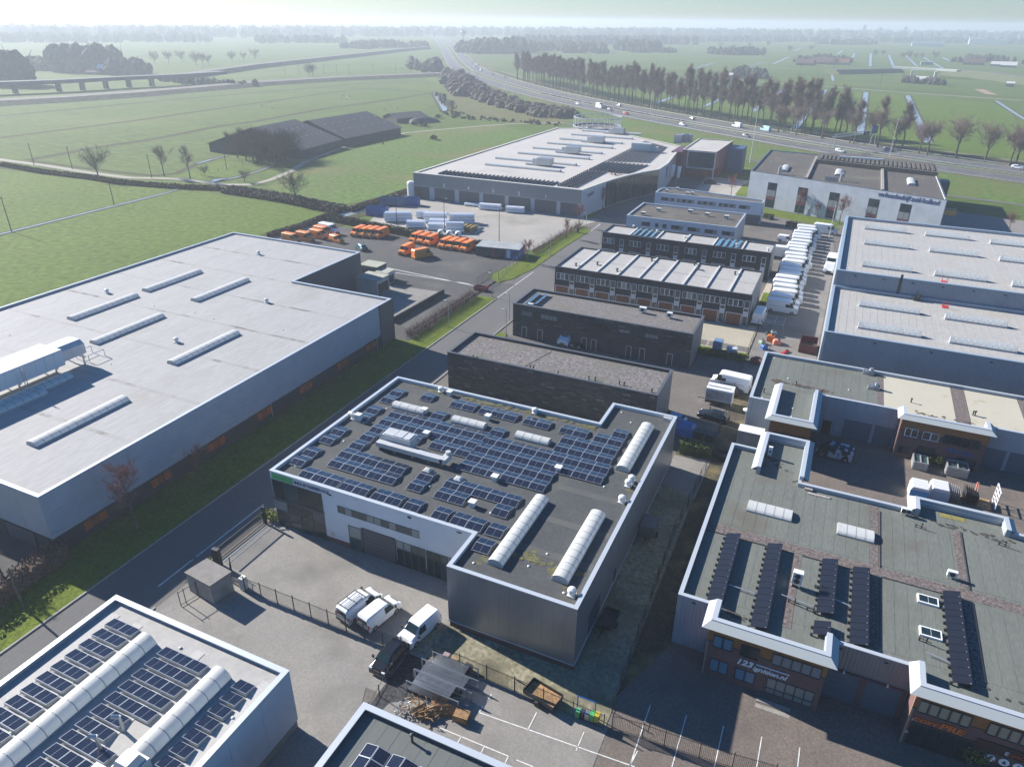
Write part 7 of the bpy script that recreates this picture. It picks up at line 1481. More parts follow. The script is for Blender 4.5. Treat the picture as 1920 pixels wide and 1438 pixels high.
for (x, y), h, l in (((-36.38,306.98), 21.5, 'very tall pale motorway lamp left of the rental building'), ((14.65,352.68), 14.8, 'pale motorway lamp with red top behind the rental building'), ((-1.15,198.51), 9.5, 'curved pale lamp post at the corner of the upper warehouse roof'), ((-163.25,554.92), 13, 'motorway lamp among the poplars, near the lorry'), ((-191.72,537.88), 13, 'motorway lamp left of the lorry in front of the poplars'), ((-259.87,608.32), 13, 'farthest motorway lamp in front of the poplars'), ((-118.38,461.60), 13, 'motorway lamp beside the bright diagonal ditch')): lamp_post('motorway_lamp', l, x, y, h, 1.6, .6, plain('pale_pole', (.5, .52, .5), .5))
for (x, y), h, l in (((-193.20,111.39), 9, 'leaning wooden pole at the field ditch on the left edge'), ((-196.13,144.12), 8, 'wooden pole at the field ditch near the bank'), ((-276.57,174.67), 8, 'wooden pole beside the pale lane, leftmost'), ((-256.65,175.52), 8, 'wooden pole beside the pale lane, second'), ((-218.10,176.86), 8, 'wooden pole beside the pale lane near the slim trees'), ((-207.92,201.18), 8, 'wooden pole in the farm paddock'), ((-62.54,26.72), 5, 'lamp post on the sunny verge at the left edge')):
    t = thing('utility_pole', l, 'pole', (x, y, 0)); b = MB(); b.tube((x, y, 0), (x, y, h), .13, .09, 6); b.build('shaft', BARK, t); b = MB(); b.box(x - .5, y - .05, h - .5, x + .5, y + .05, h - .38); b.build('crossarm', BARK, t)
# three banners by the glass front
for (x, y), c, l in (((-56.02,244.07), BLUEP, 'blue banner flag in front of the far hall'), ((-54.59,248.74), WHITE, 'middle white banner flag in front of the far hall'), ((-52.17,247.04), WHITE, 'right white banner flag in front of the far hall')):
    t = thing('banner_flag', l, 'flag', (x, y, 0)); b = MB(); b.tube((x, y, 0), (x, y, 7), .05, .04, 6); b.build('pole', METAL, t); b = MB(); b.loft([[(x + .05, y - .02, z), (x + .05 + w, y - .02, z), (x + .05 + w, y + .02, z), (x + .05, y + .02, z)] for z, w in ((3, .8), (4.5, 1.0), (6.9, 1.2))]); b.build('banner', c, t)
# motorway gantry
t = thing('sign_gantry', 'pale lattice sign gantry with blue panel spanning the near carriageway', 'gantry', (-8.5, 351, 0)); a = Vector((-8.5, 351.2)); c = Vector((7.4, 376.5)); d = (c - a).normalized(); n = Vector((-d.y, d.x))
for p, nm in ((a, 1), (c, 1)):
    for s in (-1.4, 1.4): b = MB(); q = p + n * s; b.tube((*q, 0), (*(p + n * s * .35), 6.6), .17, .17, 6); b.build('leg', ALU, t)
b = MB(); L = (c - a).length
for s in (-.55, .55):
    for z in (6.2, 7.3): b.tube((*(a + n * s), z), (*(c + n * s), z), .09, .09, 5)
k = 14
for i in range(k):
    p, q = a + d * (L * i / k), a + d * (L * (i + 1) / k)
    for s in (-.55, .55): b.tube((*(p + n * s), 6.2), (*(q + n * s), 7.3), .06, .06, 4)
    b.tube((*(p + n * .55), 7.3), (*(q - n * .55), 7.3), .06, .06, 4)
b.build('truss', ALU, t); b = MB(); p, q = a + d * (L * .86), a + d * (L * 1.02); b.add([(*(p + n * .7), 6), (*(q + n * .7), 6), (*(q + n * .7), 9.4), (*(p + n * .7), 9.4), (*(p + n * .85), 6), (*(q + n * .85), 6), (*(q + n * .85), 9.4), (*(p + n * .85), 9.4)], [(3, 2, 1, 0), (4, 5, 6, 7), (0, 1, 5, 4), (2, 3, 7, 6), (1, 2, 6, 5), (3, 0, 4, 7)]); b.v = [(v[0] - n.x * 1.6, v[1] - n.y * 1.6, v[2]) for v in b.v]; b.build('sign_panel', plain('sign_blue', (.02, .10, .28), .5), t)
for f in (.70, .78): p = a + d * (L * f); b = MB(); b.cbox(p.x - n.x * .9, p.y - n.y * .9, 5.9, 1.2, .5, 1.5); b.build('matrix_sign', PLAST, t)
# low grey storage racks of fence panels beside the bar fence
def rack_stack(label, x0, x1, y, dy, h, tilt, n, seed):
    R = random.Random(seed); t = thing('fence_panel_stack', label, 'fence panels', (x0, y, 0))
    for k in range(n):
        x = x0 + (x1 - x0) * k / (n - 1); b = MB(); w = .028; s = R.uniform(-.05, .05); xb = x - .55
        for yy in (y + s, y + dy + s): b.tube((xb, yy, .12), (x, yy, h), w, w, 4)
        for z in (.15, h): b.tube((xb + .55 * (z / h), y + s, z), (xb + .55 * (z / h), y + dy + s, z), w, w, 4)
        for q in range(1, 5): b.add([(xb, y + s + dy * q / 5, .15), (xb, y + s + dy * q / 5 + .02, .15), (x, y + s + dy * q / 5 + .02, h), (x, y + s + dy * q / 5, h)], [(0, 1, 2, 3)])
        b.build('fence_panel', METAL, t)
    for yy in (y - .08, y + dy + .08): b = MB(); b.tube((x0 - .6, yy, h * .96), (x1 + .9, yy, h * .96), .05, .05, 5); b.tube((x0 - .6, yy, .3), (x1 + .9, yy, .3), .05, .05, 5); b.build('skid_rail', METAL, t)
    for x in (x0 - .6, x1 + .85):
        b = MB()
        for yy in (y - .08, y + dy + .08): b.tube((x, yy, 0), (x, yy, h), .05, .05, 5)
        b.build('upright', METAL, t)
rack_stack('leaning fence panels on skids, stack nearest the pallets', -24.3, -20.9, 34.3, 1.15, 1.25, 0, 30, 1); rack_stack('leaning fence panels on skids, middle stack', -24.4, -20.4, 35.6, 1.15, 1.1, 0, 30, 2); rack_stack('leaning fence panels on skids, stack against the bar fence', -24.0, -21.0, 36.9, 1.0, 1.0, 0, 24, 3)
def pallet(label, x, y, z=0, rz=0, tilt=0, group=None, stack=1):
    t = thing('pallet', label, 'pallet', (x, y, z), group, rz); t.rotation_euler = (tilt, 0, rz)
    for s in range(stack):
        for i in range(7): b = MB(); b.box(-.6, -.4 + i * .125, .11 + s * .15, .6, -.4 + i * .125 + .095, .135 + s * .15); b.v = [(v[0] + x, v[1] + y, v[2] + z) for v in b.v]; b.build('plank', PALLET, t)
        b = MB()
        for yy in (-.4, -.05, .3): b.box(-.6, yy, .0 + s * .15, .6, yy + .1, .11 + s * .15)
        b.v = [(v[0] + x, v[1] + y, v[2] + z) for v in b.v]; b.build('bearer', PALLET, t)
    return t
px, py = (-19.45,33.72); pallet('flat stack of wooden pallets at the right end of the pallet heap', px, py, 0, .1, 0, None, 5)
for (x, y), rz, tl, z, l in (((-20.60,33.77), .5, .9, .35, 'tipped pallet leaning next to the flat stack'), ((-21.07,33.72), .6, 1.0, .3, 'pallet leaning in the middle of the heap'), ((-21.81,33.20), .9, 1.1, .3, 'pallet stood on edge left of the middle one'), ((-22.10,32.68), .7, 1.2, .3, 'pallet stood on edge near the roof parapet'), ((-22.80,32.85), 1.0, 1.0, .3, 'broken pallet at the left end of the heap'), ((-21.75,33.96), .2, .5, .3, 'pallet tilted against the fence panels')): pallet(l, x, y, z, rz, tl)
R = random.Random(5); b = MB(); cx, cy = (-22.36,33.11)
for _ in range(60): p = Vector((cx + R.uniform(-1.8, 1.4), cy + R.uniform(-1.0, .9), R.uniform(.05, .7))); d = rv(R).normalized() * R.uniform(.2, .7); d.z *= .4; b.tube(p, p + d, .035, .035, 4)
tag(b.build('timber_scraps', PALLET), 'loose heap of timber scraps between the pallets', 'timber', kind='stuff')
b = MB(); cx, cy = (-24.13,32.56)
for _ in range(46): p = Vector((cx + R.uniform(-.5, .5), cy + R.uniform(-.7, .5), R.uniform(.05, .6))); d = rv(R).normalized() * R.uniform(.2, .6); b.tube(p, p + d, .03, .03, 4)
tag(b.build('metal_scraps', ALU), 'tangle of pale metal scrap beside the black gravel', 'scrap', kind='stuff')
for (x, y), m, s, l in (((-23.53,38.42), plain('striped_crate', (.35, .25, .27), .6), .55, 'small striped crate behind the rear fence panel stack'), ((-22.61,38.21), mat('cardboard', (.42, .28, .15), .9, var=.15), .6, 'brown cardboard box behind the rear fence panel stack'), ((-21.20,38.12), PLAST, .6, 'black bag beside the bar fence')):
    t = thing('crate', l, 'crate', (x, y, 0)); b = MB(); b.cbox(x, y, 0, s, s, s * 1.1); b.build('box', m, t); b = MB(); b.cbox(x, y, s * 1.1, s * 1.04, s * 1.04, .05); b.build('lid', m, t)
def open_trailer(label, x, y, rz, L=2.9, W_=1.5, m=None, floor=None):
    t = thing('trailer', label, 'trailer', (x, y, 0), None, rz); m = m or DSTEEL; z = .55
    def B(nm, mm, *bx):
        b = MB()
        for q in bx: b.box(*q)
        b.v = [(v[0] + x, v[1] + y, v[2]) for v in b.v]; return b.build(nm, mm, t)
    B('floor', floor or PALLET, (-L / 2, -W_ / 2, z, L / 2, W_ / 2, z + .06)); 
    for q in ((-L / 2, -W_ / 2 - .04, z, L / 2, -W_ / 2, z + .4), (-L / 2, W_ / 2, z, L / 2, W_ / 2 + .04, z + .4), (L / 2, -W_ / 2, z, L / 2 + .04, W_ / 2, z + .4), (-L / 2 - .04, -W_ / 2, z, -L / 2, W_ / 2, z + .4)): B('side_board', m, q)
    B('drawbar', DSTEEL, (-L / 2 - 1.3, -.05, .45, -L / 2, .05, .53)); 
    for s in (-1, 1): b = MB(); b.tube((x, y + s * (W_ / 2 + .02), .3), (x, y + s * (W_ / 2 + .2), .3), .3, .3, 12); b.build('wheel', TYRE, t)
    return t
open_trailer('low flatbed trailer with wooden floor behind the bar fence', *(-14.28,38.21), -.2); open_trailer('dark open trailer beside the silver hall wall', *(-11.99,48.47), 1.5, 2.4, 1.3, None, PLAST); open_trailer('flat trailer at the corner of the clipped hedge', *(-6.89,81.79), .1, 2.2, 1.4, DSTEEL, DSTEEL)
# blue steel frame with green machine behind the fence
t = thing('machine_frame', 'blue tubular frame holding green machinery behind the bar fence', 'machine', (*(-10.64,38.07), 0)); x, y = (-10.64,38.07); b = MB()
for sx in (-.75, .75):
    for sy in (-.3, .4): b.tube((x + sx, y + sy, 0), (x + sx, y + sy, 1.7 if sy > 0 else 1.0), .05, .05, 6)
b.tube((x - .75, y + .4, 1.7), (x + .75, y + .4, 1.7), .05, .05, 6); b.tube((x - .75, y - .3, 1.0), (x + .75, y - .3, 1.0), .05, .05, 6); b.build('frame', BLUEP, t)
for k, m in enumerate((LETG, PLAST, METAL, LETG, plain('yellow_paint', (.5, .4, .03), .5))): b = MB(); b.cbox(x - .5 + k * .4, y - .1, .05 + .1 * k, .35, .5, .7); b.build('machine_part', m, t)
t = thing('wheelie_bin', 'grey box trailer parked in the alley beside the silver hall', 'trailer', (*(-12.00,63.05), 0)); x, y = (-11.92,62.78); t.name = 'box_trailer'; b = MB(); b.box(x - .9, y - 1.1, .5, x + .7, y + 1.1, 1.9); b.build('body', plain('dull_grey', (.13, .13, .125), .6), t)
for s in (-.95, .75): b = MB(); b.tube((x + s, y, .32), (x + s + .15, y, .32), .32, .32, 12); b.build('wheel', TYRE, t)
b = MB(); b.box(x - .15, y - 2.3, .42, x - .05, y - 1.1, .5); b.build('drawbar', DSTEEL, t)
# caravan-like trailer, blue tarpaulin, pallets near the slate yard
t = thing('box_trailer', 'tall white box trailer with printed side beside the estate car', 'trailer', (*(-10.53,95.43), 0)); x, y = (-10.60,96.66); b = MB(); b.box(x - 1.9, y - 1.0, .45, x + 1.9, y + 1.0, 2.75); b.build('body', WPAINT, t); b = MB(); b.box(x - 1.85, y - 1.015, .95, x + 1.8, y - 1.0, 2.5); b.build('printed_panel', mat('print_panel', (.30, .34, .42), .5, rgb2=(.12, .13, .15), scale=.8, fine=.1), t); b = MB(); b.box(x - 1.85, y - 1.02, .45, x + 1.85, y - 1.0, .9); b.build('skirt', PLAST, t); b = MB(); b.tube((x + .1, y - 1.05, .33), (x + .1, y - .85, .33), .33, .33, 14); b.build('wheel', TYRE, t); b = MB(); b.box(x - 3.1, y - .05, .42, x - 1.9, y + .05, .5); b.build('drawbar', DSTEEL, t)
b = MB(); b.box(x - 1.8, y - .3, 2.75, x + 1.5, y - .1, 2.85); b.build('awning_roll', METAL, t)
t = thing('tarpaulin', 'bright blue tarpaulin over goods behind the hall corner', 'tarpaulin', (*(-13.18,85.67), 0)); x, y = (-13.28,86.09); b = MB(); b.loft([[(x + dx * s, y + dy * s, z) for dx, dy in ((-1.3, -.9), (1.3, -.9), (1.4, .8), (-1.2, .9))] for z, s in ((0, 1.1), (1.0, 1), (1.6, .75))]); b.build('cover', BLUEP, t); b = MB(); b.cbox(x, y - .4, 0, 1.9, .8, .3); b.build('base', PLAST, t)
for (x, y), m, l in (((-11.33,85.78), DSTEEL, 'dark crate stack behind the clipped hedge'), ((-9.73,85.64), GPAINT, 'grey cage box behind the clipped hedge')):
    t = thing('crate', l, 'crate', (x, y, 0)); b = MB(); b.cbox(x, y, 0, 1.5, 1.2, 1.1); b.build('box', PLAST, t); b = MB()
    for sx in (-.76, .76):
        for sy in (-.6, .6): b.cbox(x + sx, y + sy, 0, .06, .06, 1.3)
    b.build('corner_post', m, t)
for (x, y), m, s, l in (((-14.26,115.31), plain('blue_grey_box', (.13, .21, .32), .5), (1.4, 2.2, 1.7), 'blue grey box trailer by the low hedge in the slate yard'), ((-11.89,115.50), plain('pale_crates', (.4, .46, .52), .5), (1.7, 1.1, .8), 'small trailer with pale crates by the low hedge'), ((-11.11,177.93), ACWHITE, (3.6, 2.2, 2.3), 'white box trailer body beside the rear black row')):
    t = thing('box_trailer', l, 'trailer', (x, y, 0)); b = MB(); b.cbox(x, y, .4, *s); b.build('body', m, t)
    for q in (-1, 1): b = MB(); b.tube((x + q * s[0] / 2, y, .3), (x + q * (s[0] / 2 + .14), y, .3), .3, .3, 10); b.build('wheel', TYRE, t)
    b = MB(); b.cbox(x - s[0] * .5 - .5, y, .35, 1.0, .1, .1); b.build('drawbar', DSTEEL, t)
# scrap corner by the drive
t = thing('skip', 'dark red open skip at the foot of the right warehouse', 'skip', (*(-0.08,122.22), 0)); x, y = (-0.25,123.36); b = MB(); o = [(x - 1.5, y - 2.2), (x + 1.3, y - 2.2), (x + 1.3, y + 2.2), (x - 1.5, y + 2.2)]; ring(b, o, inset(o, .08), .15, 1.6); b.build('side_wall', plain('rust_red', (.10, .025, .02), .7), t); b = MB(); b.box(x - 1.42, y - 2.1, .2, x + 1.22, y + 2.1, .5); b.build('load', mat('scrap_load', (.07, .05, .045), .9, var=.3, scale=3), t)
t = thing('stillage_frame', 'white lattice stillage frames at the near end of the van row', 'frames', (*(-6.79,132.81), 0)); x, y = (-6.75,131.67); b = MB()
for k in range(5):
    for z in (.3, 1.3): b.tube((x - 1.8, y - 2 + k, z), (x + 1.6, y - 2 + k, z), .05, .05, 4)
    for xx in (-1.8, 0, 1.6): b.tube((x + xx, y - 2 + k, 0), (x + xx, y - 2 + k, 1.3), .05, .05, 4)
for xx in (-1.8, 0, 1.6): b.tube((x + xx, y - 2, 1.3), (x + xx, y + 2, 1.3), .05, .05, 4)
b.build('frame', ALU, t)
for i, ((x, y), m, s, l) in enumerate((((-6.60,124.09), plain('orange_machine', (.62, .17, .03), .5), (1.3, .9, 1.2), 'orange machine in the scrap corner by the drive'), ((-5.41,123.12), plain('salmon_box', (.60, .22, .14), .5), (1.3, .9, .9), 'salmon box beside the orange machine'), ((-7.16,120.00), BLUEP, (.9, .9, .8), 'blue barrel box in the scrap corner'), ((-7.80,122.21), plain('pale_green_box', (.25, .32, .25), .6), (1.0, .8, .7), 'pale green crate by the mesh fence'), ((-3.66,119.98), RPAINT, (2.0, .5, .4), 'red beam lying by the workshop parapet'), ((-7.50,113.42), plain('rust_bundle', (.16, .05, .035), .8), (1.6, 2.2, .9), 'rusty bundle of steel on the dark strip'), ((-6.38,126.85), GPAINT, (1.5, 1.0, .9), 'grey engine block beside the white frames'), ((-7.31,126.93), TYRE, (1.0, 1.0, .5), 'black tyre stack beside the white frames'))):
    t = thing('scrap_machine', l, 'machine', (x, y, 0), None, i * .3); b = MB(); dx, dy, dz = s; b.loft([[(x + u * dx * k, y + v * dy * k, z) for u, v in ((-.5, -.5), (.5, -.5), (.5, .5), (-.5, .5))] for z, k in ((.08, .95), (dz * .3, 1), (dz * .8, .95), (dz, .7))]); b.build('housing', m, t); b = MB(); b.cbox(x + dx * .2, y, dz * .9, dx * .25, dy * .4, dz * .35); b.build('top_part', PLAST, t)
# frames on pallets in the middle yard
def framed_pallet(label, x, y, w, d, h, n):
    t = thing('frame_stack', label, 'frame stack', (x, y, 0)); b = MB(); b.cbox(x, y, 0, w, d, .14); b.build('pallet', PALLET, t)
    for k in range(n): b = MB(); z = .16 + k * h / n; o = [(x - w / 2, y - d / 2), (x + w / 2, y - d / 2), (x + w / 2, y + d / 2), (x - w / 2, y + d / 2)]; ring(b, o, inset(o, .12), z, z + h / n * .7); b.cbox(x, y, z, .12, d - .2, h / n * .65); b.build('frame', ALU, t)
    b = MB(); b.cbox(x, y, .16, w - .3, d - .3, h * .8); b.build('glass_sheets', GLASSB, t); return t
framed_pallet('stack of window frames on a pallet beside the evergreen shrub', *(15.49,90.87), 1.7, 2.2, 1.1, 5); framed_pallet('larger stack of white frames with glass in front of the brick office', *(19.55,90.96), 2.4, 2.0, 1.3, 6)
for (x, y), m, l in (((15.03,83.34), plain('bright_blue_wrap', (.05, .33, .62), .4), 'white wrapped load with blue end on the middle yard'), ((17.21,84.15), plain('pale_blue_wrap', (.40, .47, .56), .4), 'white wrapped load with pale end on the middle yard')):
    t = thing('wrapped_load', l, 'wrapped load', (x, y, 0)); b = MB(); b.loft([[(x + u * 1.0, yy, z) for u, z in ((-1, .1), (-1, 1.3), (-.8, 1.75), (.8, 1.75), (1, 1.3), (1, .1))] for yy in (y - .75, y + 1.35)]); b.build('load', WPAINT, t); b = MB(); b.box(x - .98, y - .79, .1, x + .98, y - .75, 1.35); b.build('end_sheet', m, t)
    for k in range(6): b = MB(); b.box(x - .85, y - .6 + k * .32, 1.76, x + .85, y - .5 + k * .32, 1.78); b.build('strap', ACWHITE, t)
for i, ((x, y), l) in enumerate((((18.75,84.77), 'white panels leaning in a rack on the middle yard'), ((20.66,85.09), 'dark slatted rack with red ladder on the middle yard'))):
    t = thing('panel_rack', l, 'rack', (x, y, 0)); 
    for k in range(7): b = MB(); b.box(x - .8 + k * .22, y - .9, .1, x - .75 + k * .22, y + .9, 1.7 - .05 * k); b.build('panel', ALU if i == 0 else DSTEEL, t)
    b = MB(); b.cbox(x, y, 0, 1.9, 1.9, .1); b.build('base', PALLET, t)
    if i: b = MB(); b.tube((x + .1, y - .6, .2), (x + .3, y + .9, 2.3), .05, .05, 5); b.tube((x + .5, y - .6, .2), (x + .45, y + .9, 2.3), .05, .05, 5); b.build('ladder', plain('salmon_ladder', (.55, .16, .1), .5), t)
t = thing('window_frame_stand', 'big white window frame standing upright on the middle yard', 'window frame', (*(23.12,85.69), 0)); x, y = (23.05,85.09); b = MB()
for k in range(3): b.box(x - .05, y - 1.1 + k * 1.1, .2, x + .05, y - 1.0 + k * 1.1, 2.5)
for k in range(5): b.box(x - .049, y - 1.1, .2 + k * .57, x + .049, y + 1.2, .3 + k * .57)
b.build('frame', WHITE, t); b = MB(); b.cbox(x - .9, y, 0, 1.2, 2.2, .14); b.build('pallet', PALLET, t)
t = thing('wheelie_bin', 'grey wheelie bin by the maroon door', 'bin', (*(3.13,94.93), 0)); x, y = (3.13,94.93); b = MB(); b.cbox(x, y, .1, .7, .6, 1.0); b.build('body', GPAINT, t); b = MB(); b.cbox(x, y, 1.1, .76, .66, .08); b.build('lid', ACWHITE, t)
# ---- pipe yard
def pipe_bundle(label, x0, y0, x1, y1, rows, cols, r=.42, m=None):
    a, c = Vector((x0, y0)), Vector((x1, y1)); d = (c - a).normalized(); n = Vector((-d.y, d.x)); t = thing('pipe_bundle', label, 'pipe bundle', (x0, y0, 0), 'bundles of white pipes in the pale yard')
    for i in range(rows):
        for j in range(cols): b = MB(); o = n * (j * 2.05 * r + (i % 2) * .1); z = r + .15 + i * 2.0 * r; s = RND.uniform(0, .5); b.tube((*(a + o + d * s), z), (*(c + o - d * RND.uniform(0, .4)), z), r, r, 10); b.build('pipe', m or plain('white_pipe', (.66, .68, .72), .4), t)
    for f in (.15, .5, .85): b = MB(); p = a + d * ((c - a).length * f) - n * r; q = p + n * (cols * 2.05 * r); b.tube((*p, .07), (*q, .07), .07, .07, 4); b.build('bearer', PALLET, t)
for args in (('tall bundle of white pipes next to the blue containers', -113.5, 162.8, -106.6, 166.5, 3, 3), ('bundle of white pipes in front of the tall one', -104.8, 160.2, -99.8, 162.4, 2, 3), ('short bundle at the back of the pipe field', -108.2, 170.6, -104.8, 172.6, 2, 2), ('long bundle at the back middle of the pipe field', -103.6, 167.2, -97.3, 169.8, 3, 3), ('long bundle at the back right of the pipe field', -96.8, 169.2, -90.2, 172.4, 3, 3), ('bundle in the middle of the pipe field', -100.4, 164.4, -94.8, 166.6, 2, 3), ('front middle bundle of the pipe field', -98.6, 160.8, -93.2, 162.8, 2, 3), ('front right bundle of the pipe field', -93.4, 161.4, -88.6, 163.4, 3, 2), ('bundle lying against the hall doors, left one', -97.2, 188.0, -90.2, 189.2, 2, 2), ('bundle lying against the hall doors, right one', -88.4, 188.2, -82.8, 189.4, 2, 2), ('thin bundle under door number four', -103.2, 190.2, -97.5, 190.8, 1, 2)): pipe_bundle(*args)
t = thing('timber_rack', 'yellow brown slatted rack right of the pipe field', 'rack', (-89, 165, 0))
for k in range(9): b = MB(); b.box(-90.4 + k * .42, 163.5, .1, -90.2 + k * .42, 167.5, 1.2 + .1 * (k % 3)); b.build('board', mat('yellow_timber', (.36, .25, .08), .8, var=.2, scale=2), t)
for k, (x, y) in enumerate(((-87, 168), (-86, 164.5), (-88.5, 171))): t = thing('steel_beams', ('steel beams lying right of the pipe field, back', 'steel beams lying right of the pipe field, front', 'steel beams behind the yellow rack')[k], 'beams', (x, y, 0)); [MB().box(x - 1.5 + q * .5, y - 1.5, .1, x - 1.3 + q * .5, y + 1.8, .4).build('beam', METAL, t) for q in range(5)]
for k, (x, y) in enumerate(((-93, 158.6), (-90.6, 158.8), (-88.2, 159.2))): t = thing('white_tank', ('left', 'middle', 'right')[k] + ' of three small white bins by the ivy hedge', 'bin', (x, y, 0)); b = MB(); b.lathe(x, y, [(.75, .1), (.8, 1.0), (.6, 1.35), (.2, 1.45)], 12); b.build('shell', LETW, t); b = MB(); b.box(x - .3, y - .83, .5, x + .3, y - .76, 1.0); b.build('opening', PLAST, t)
def container(label, x, y, rz, m, L=6, h=2.5, open_=True):
    t = thing('container', label, 'container', (x, y, 0), None, rz)
    def B(nm, mm, q): b = MB(); b.box(*q); b.v = [(v[0] + x, v[1] + y, v[2]) for v in b.v]; return b.build(nm, mm, t)
    for q in ((-L / 2, -1.2, .15, L / 2, -1.12, h), (-L / 2, 1.12, .15, L / 2, 1.2, h), (-L / 2, -1.12, .15, -L / 2 + .08, 1.12, h), (L / 2 - .08, -1.12, .15, L / 2, 1.12, h)): B('side_wall', m, q)
    for k in range(9): B('rib', m, (-L / 2 + .3 + k * L / 9, -1.26, .2, -L / 2 + .42 + k * L / 9, -1.2, h - .1))
    B('load', mat('container_load', (.10, .09, .08), .9, var=.3, scale=1), (-L / 2 + .08, -1.12, .2, L / 2 - .08, 1.12, h - (.5 if open_ else .05))); return t
container('open blue container nearest the pond', *(-119.46,168.61), .25, BLUEP); container('long blue grey container behind the open one', *(-122.29,181.19), .25, plain('blue_grey_steel', (.06, .12, .22), .5), 8, 2.4); container('small blue container beside the silo', *(-117.17,183.82), .2, BLUEP, 4, 2.3)
t = thing('silo', 'white upright tank at the left corner of the far hall', 'tank', (*(-123.23,192.95), 0)); x, y = (-123.23,192.95); b = MB(); b.lathe(x, y, [(1.25, .4), (1.3, .6), (1.3, 4.4), (1.0, 4.9), (.3, 5.1)], 18); b.build('shell', ACWHITE, t); b = MB(); b.box(x + 1.6, y - .5, 0, x + 3.6, y + .5, 3.2); b.build('pump_house', DSTEEL, t); b = MB(); b.tube((x + 4.3, y, 0), (x + 4.3, y, 4), .25, .25, 8); b.build('pipe', ACWHITE, t)
for i in range(3):
    x = -76.4 + i * 3.55; y = 146.3 + i * .55; t = thing('site_cabin', ('left', 'middle', 'right')[i] + ' site cabin in the row of three beside the orange vans', 'cabin', (x, y, 0), None, .15); 
    def B(nm, mm, *q): b = MB(); b.box(*q); b.v = [(v[0] + x, v[1] + y, v[2]) for v in b.v]; return b.build(nm, mm, t)
    B('wall', plain('cabin_blue_black', (.025, .035, .05), .6) if i < 2 else BLUEP, 0, 0, .1, 3.5, 5.2, 2.3); B('roof', mat('cabin_roof', (.28, .30, .31), .8, var=.12, scale=.6), -.08, -.08, 2.3, 3.54, 5.3, 2.42); B('door', (PLAST, REDB, ACWHITE)[i], .4, -.04, .15, 1.3, 0, 2.1); B('window', GLASSB, 1.9, -.03, 1.0, 3.0, 0, 1.8)
# dock boxes beside the warehouse
for (x0, y0, x1, y1, h, m, l) in ((-91.0, 120.4, -86.5, 123.9, 3.0, plain('blue_black_box', (.04, .055, .075), .6), 'dark dock shelter with pale roof by the warehouse corner'), (-86.2, 119.4, -83.4, 122.2, 2.4, ACWHITE, 'small white dock shelter beside the dark one'), (-86.4, 112.8, -81.4, 117.2, 3.1, mat('dirty_white', (.42, .40, .37), .8, var=.08, scale=.5), 'large dirty white dock shelter on the concrete slab')):
    t = thing('dock_shelter', l, 'shelter', (x0, y0, 0)); b = MB(); b.box(x0, y0, 0, x1, y1, h); b.build('wall', m, t); b = MB(); b.box(x0 - .12, y0 - .12, h, x1 + .12, y1 + .12, h + .18); b.build('roof', mat('lichen_roof', (.33, .33, .27), .9, var=.12, scale=.6), t); b = MB(); b.box(x1, y0 + .4, .2, x1 + .05, y1 - .4, h * .75); b.build('shutter', DSTEEL, t)
t = thing('retaining_wall', 'low dark wall along the edge of the concrete dock slab', 'wall', (*(-70.88,101.99), 0)); p, q = Vector((-70.88,101.99)), Vector((-70.18,119.98)); b = MB(); band(b, [p, q], .15, -.15, 1.0); band(b, [p, q], .16, .15, .5); d = (q - p).normalized(); n = Vector((-d.y, d.x)) * .16; b.add([(*(p - n), 0), (*(q - n), 0), (*(q - n), 1), (*(p - n), 1), (*(p + n), 0), (*(q + n), 0), (*(q + n), 1), (*(p + n), 1)], [(0, 1, 2, 3), (5, 4, 7, 6)]); b.build('wall_face', DARKBASE, t)
t = thing('skip', 'low red skip at the verge end by the yard entrance', 'skip', (*(-64.12,125.14), 0)); x, y = (-64.22,125.09); o = [(x - 1.4, y - .7), (x + 1.4, y - .7), (x + 1.4, y + .7), (x - 1.4, y + .7)]; b = MB(); ring(b, o, inset(o, .06), .1, .9); b.build('side_wall', plain('skip_red', (.28, .03, .03), .6), t); b = MB(); b.prism(inset(o, .06), .1, .5); b.build('load', PLAST, t)
t = thing('yard_gate', 'dark tubular yard gate closing the orange van yard', 'gate', (*(-66.44,127.71), 0)); p, q = Vector((-66.18,126.71)), Vector((-66.04,133.79)); b = MB()
for k in range(14): v = p + (q - p) * (k / 13); b.tube((*v, .1), (*v, 1.9), .025, .025, 4)
for z in (.15, 1.85): b.tube((*p, z), (*q, z), .04, .04, 4)
b.build('frame', DSTEEL, t)
t = thing('bench_bin', 'dark figure-like bin on the far verge', 'bin', (*(-61.80,176.58), 0)); t.name = 'litter_bin'; x, y = (-61.80,176.58); b = MB(); b.lathe(x, y, [(.3, 0), (.38, .9), (.3, 1.2)], 10); b.build('body', PLAST, t); b = MB(); b.cbox(x, y, 1.2, .9, .5, .25); b.build('hood', PLAST, t)
# ============================================================ far structures
t = thing('railway_viaduct', 'long grey railway viaduct on paired piers in the left haze', 'viaduct', (*(-599.77,346.08), 0)); P_ = [(-561.97,316.23), (-547.95,347.66), (-535.85,372.23), (-531.43,387.85), (-528.78,405.70), (-524.34,422.60), (-517.68,438.50), (-511.19,464.18), (-508.91,506.03)]; Hh = 5.6
a_, c_ = offset_line(P_, 5), offset_line(P_, -5); b = MB()
for i in range(len(P_) - 1): b.add([(*c_[i], Hh), (*c_[i + 1], Hh), (*a_[i + 1], Hh), (*a_[i], Hh), (*c_[i], Hh + 2.6), (*c_[i + 1], Hh + 2.6), (*a_[i + 1], Hh + 2.6), (*a_[i], Hh + 2.6)], [(3, 2, 1, 0), (4, 5, 6, 7), (0, 1, 5, 4), (2, 3, 7, 6)])
b.build('deck', mat('far_concrete', (.12, .125, .13), .9, var=.1, scale=.05), t)
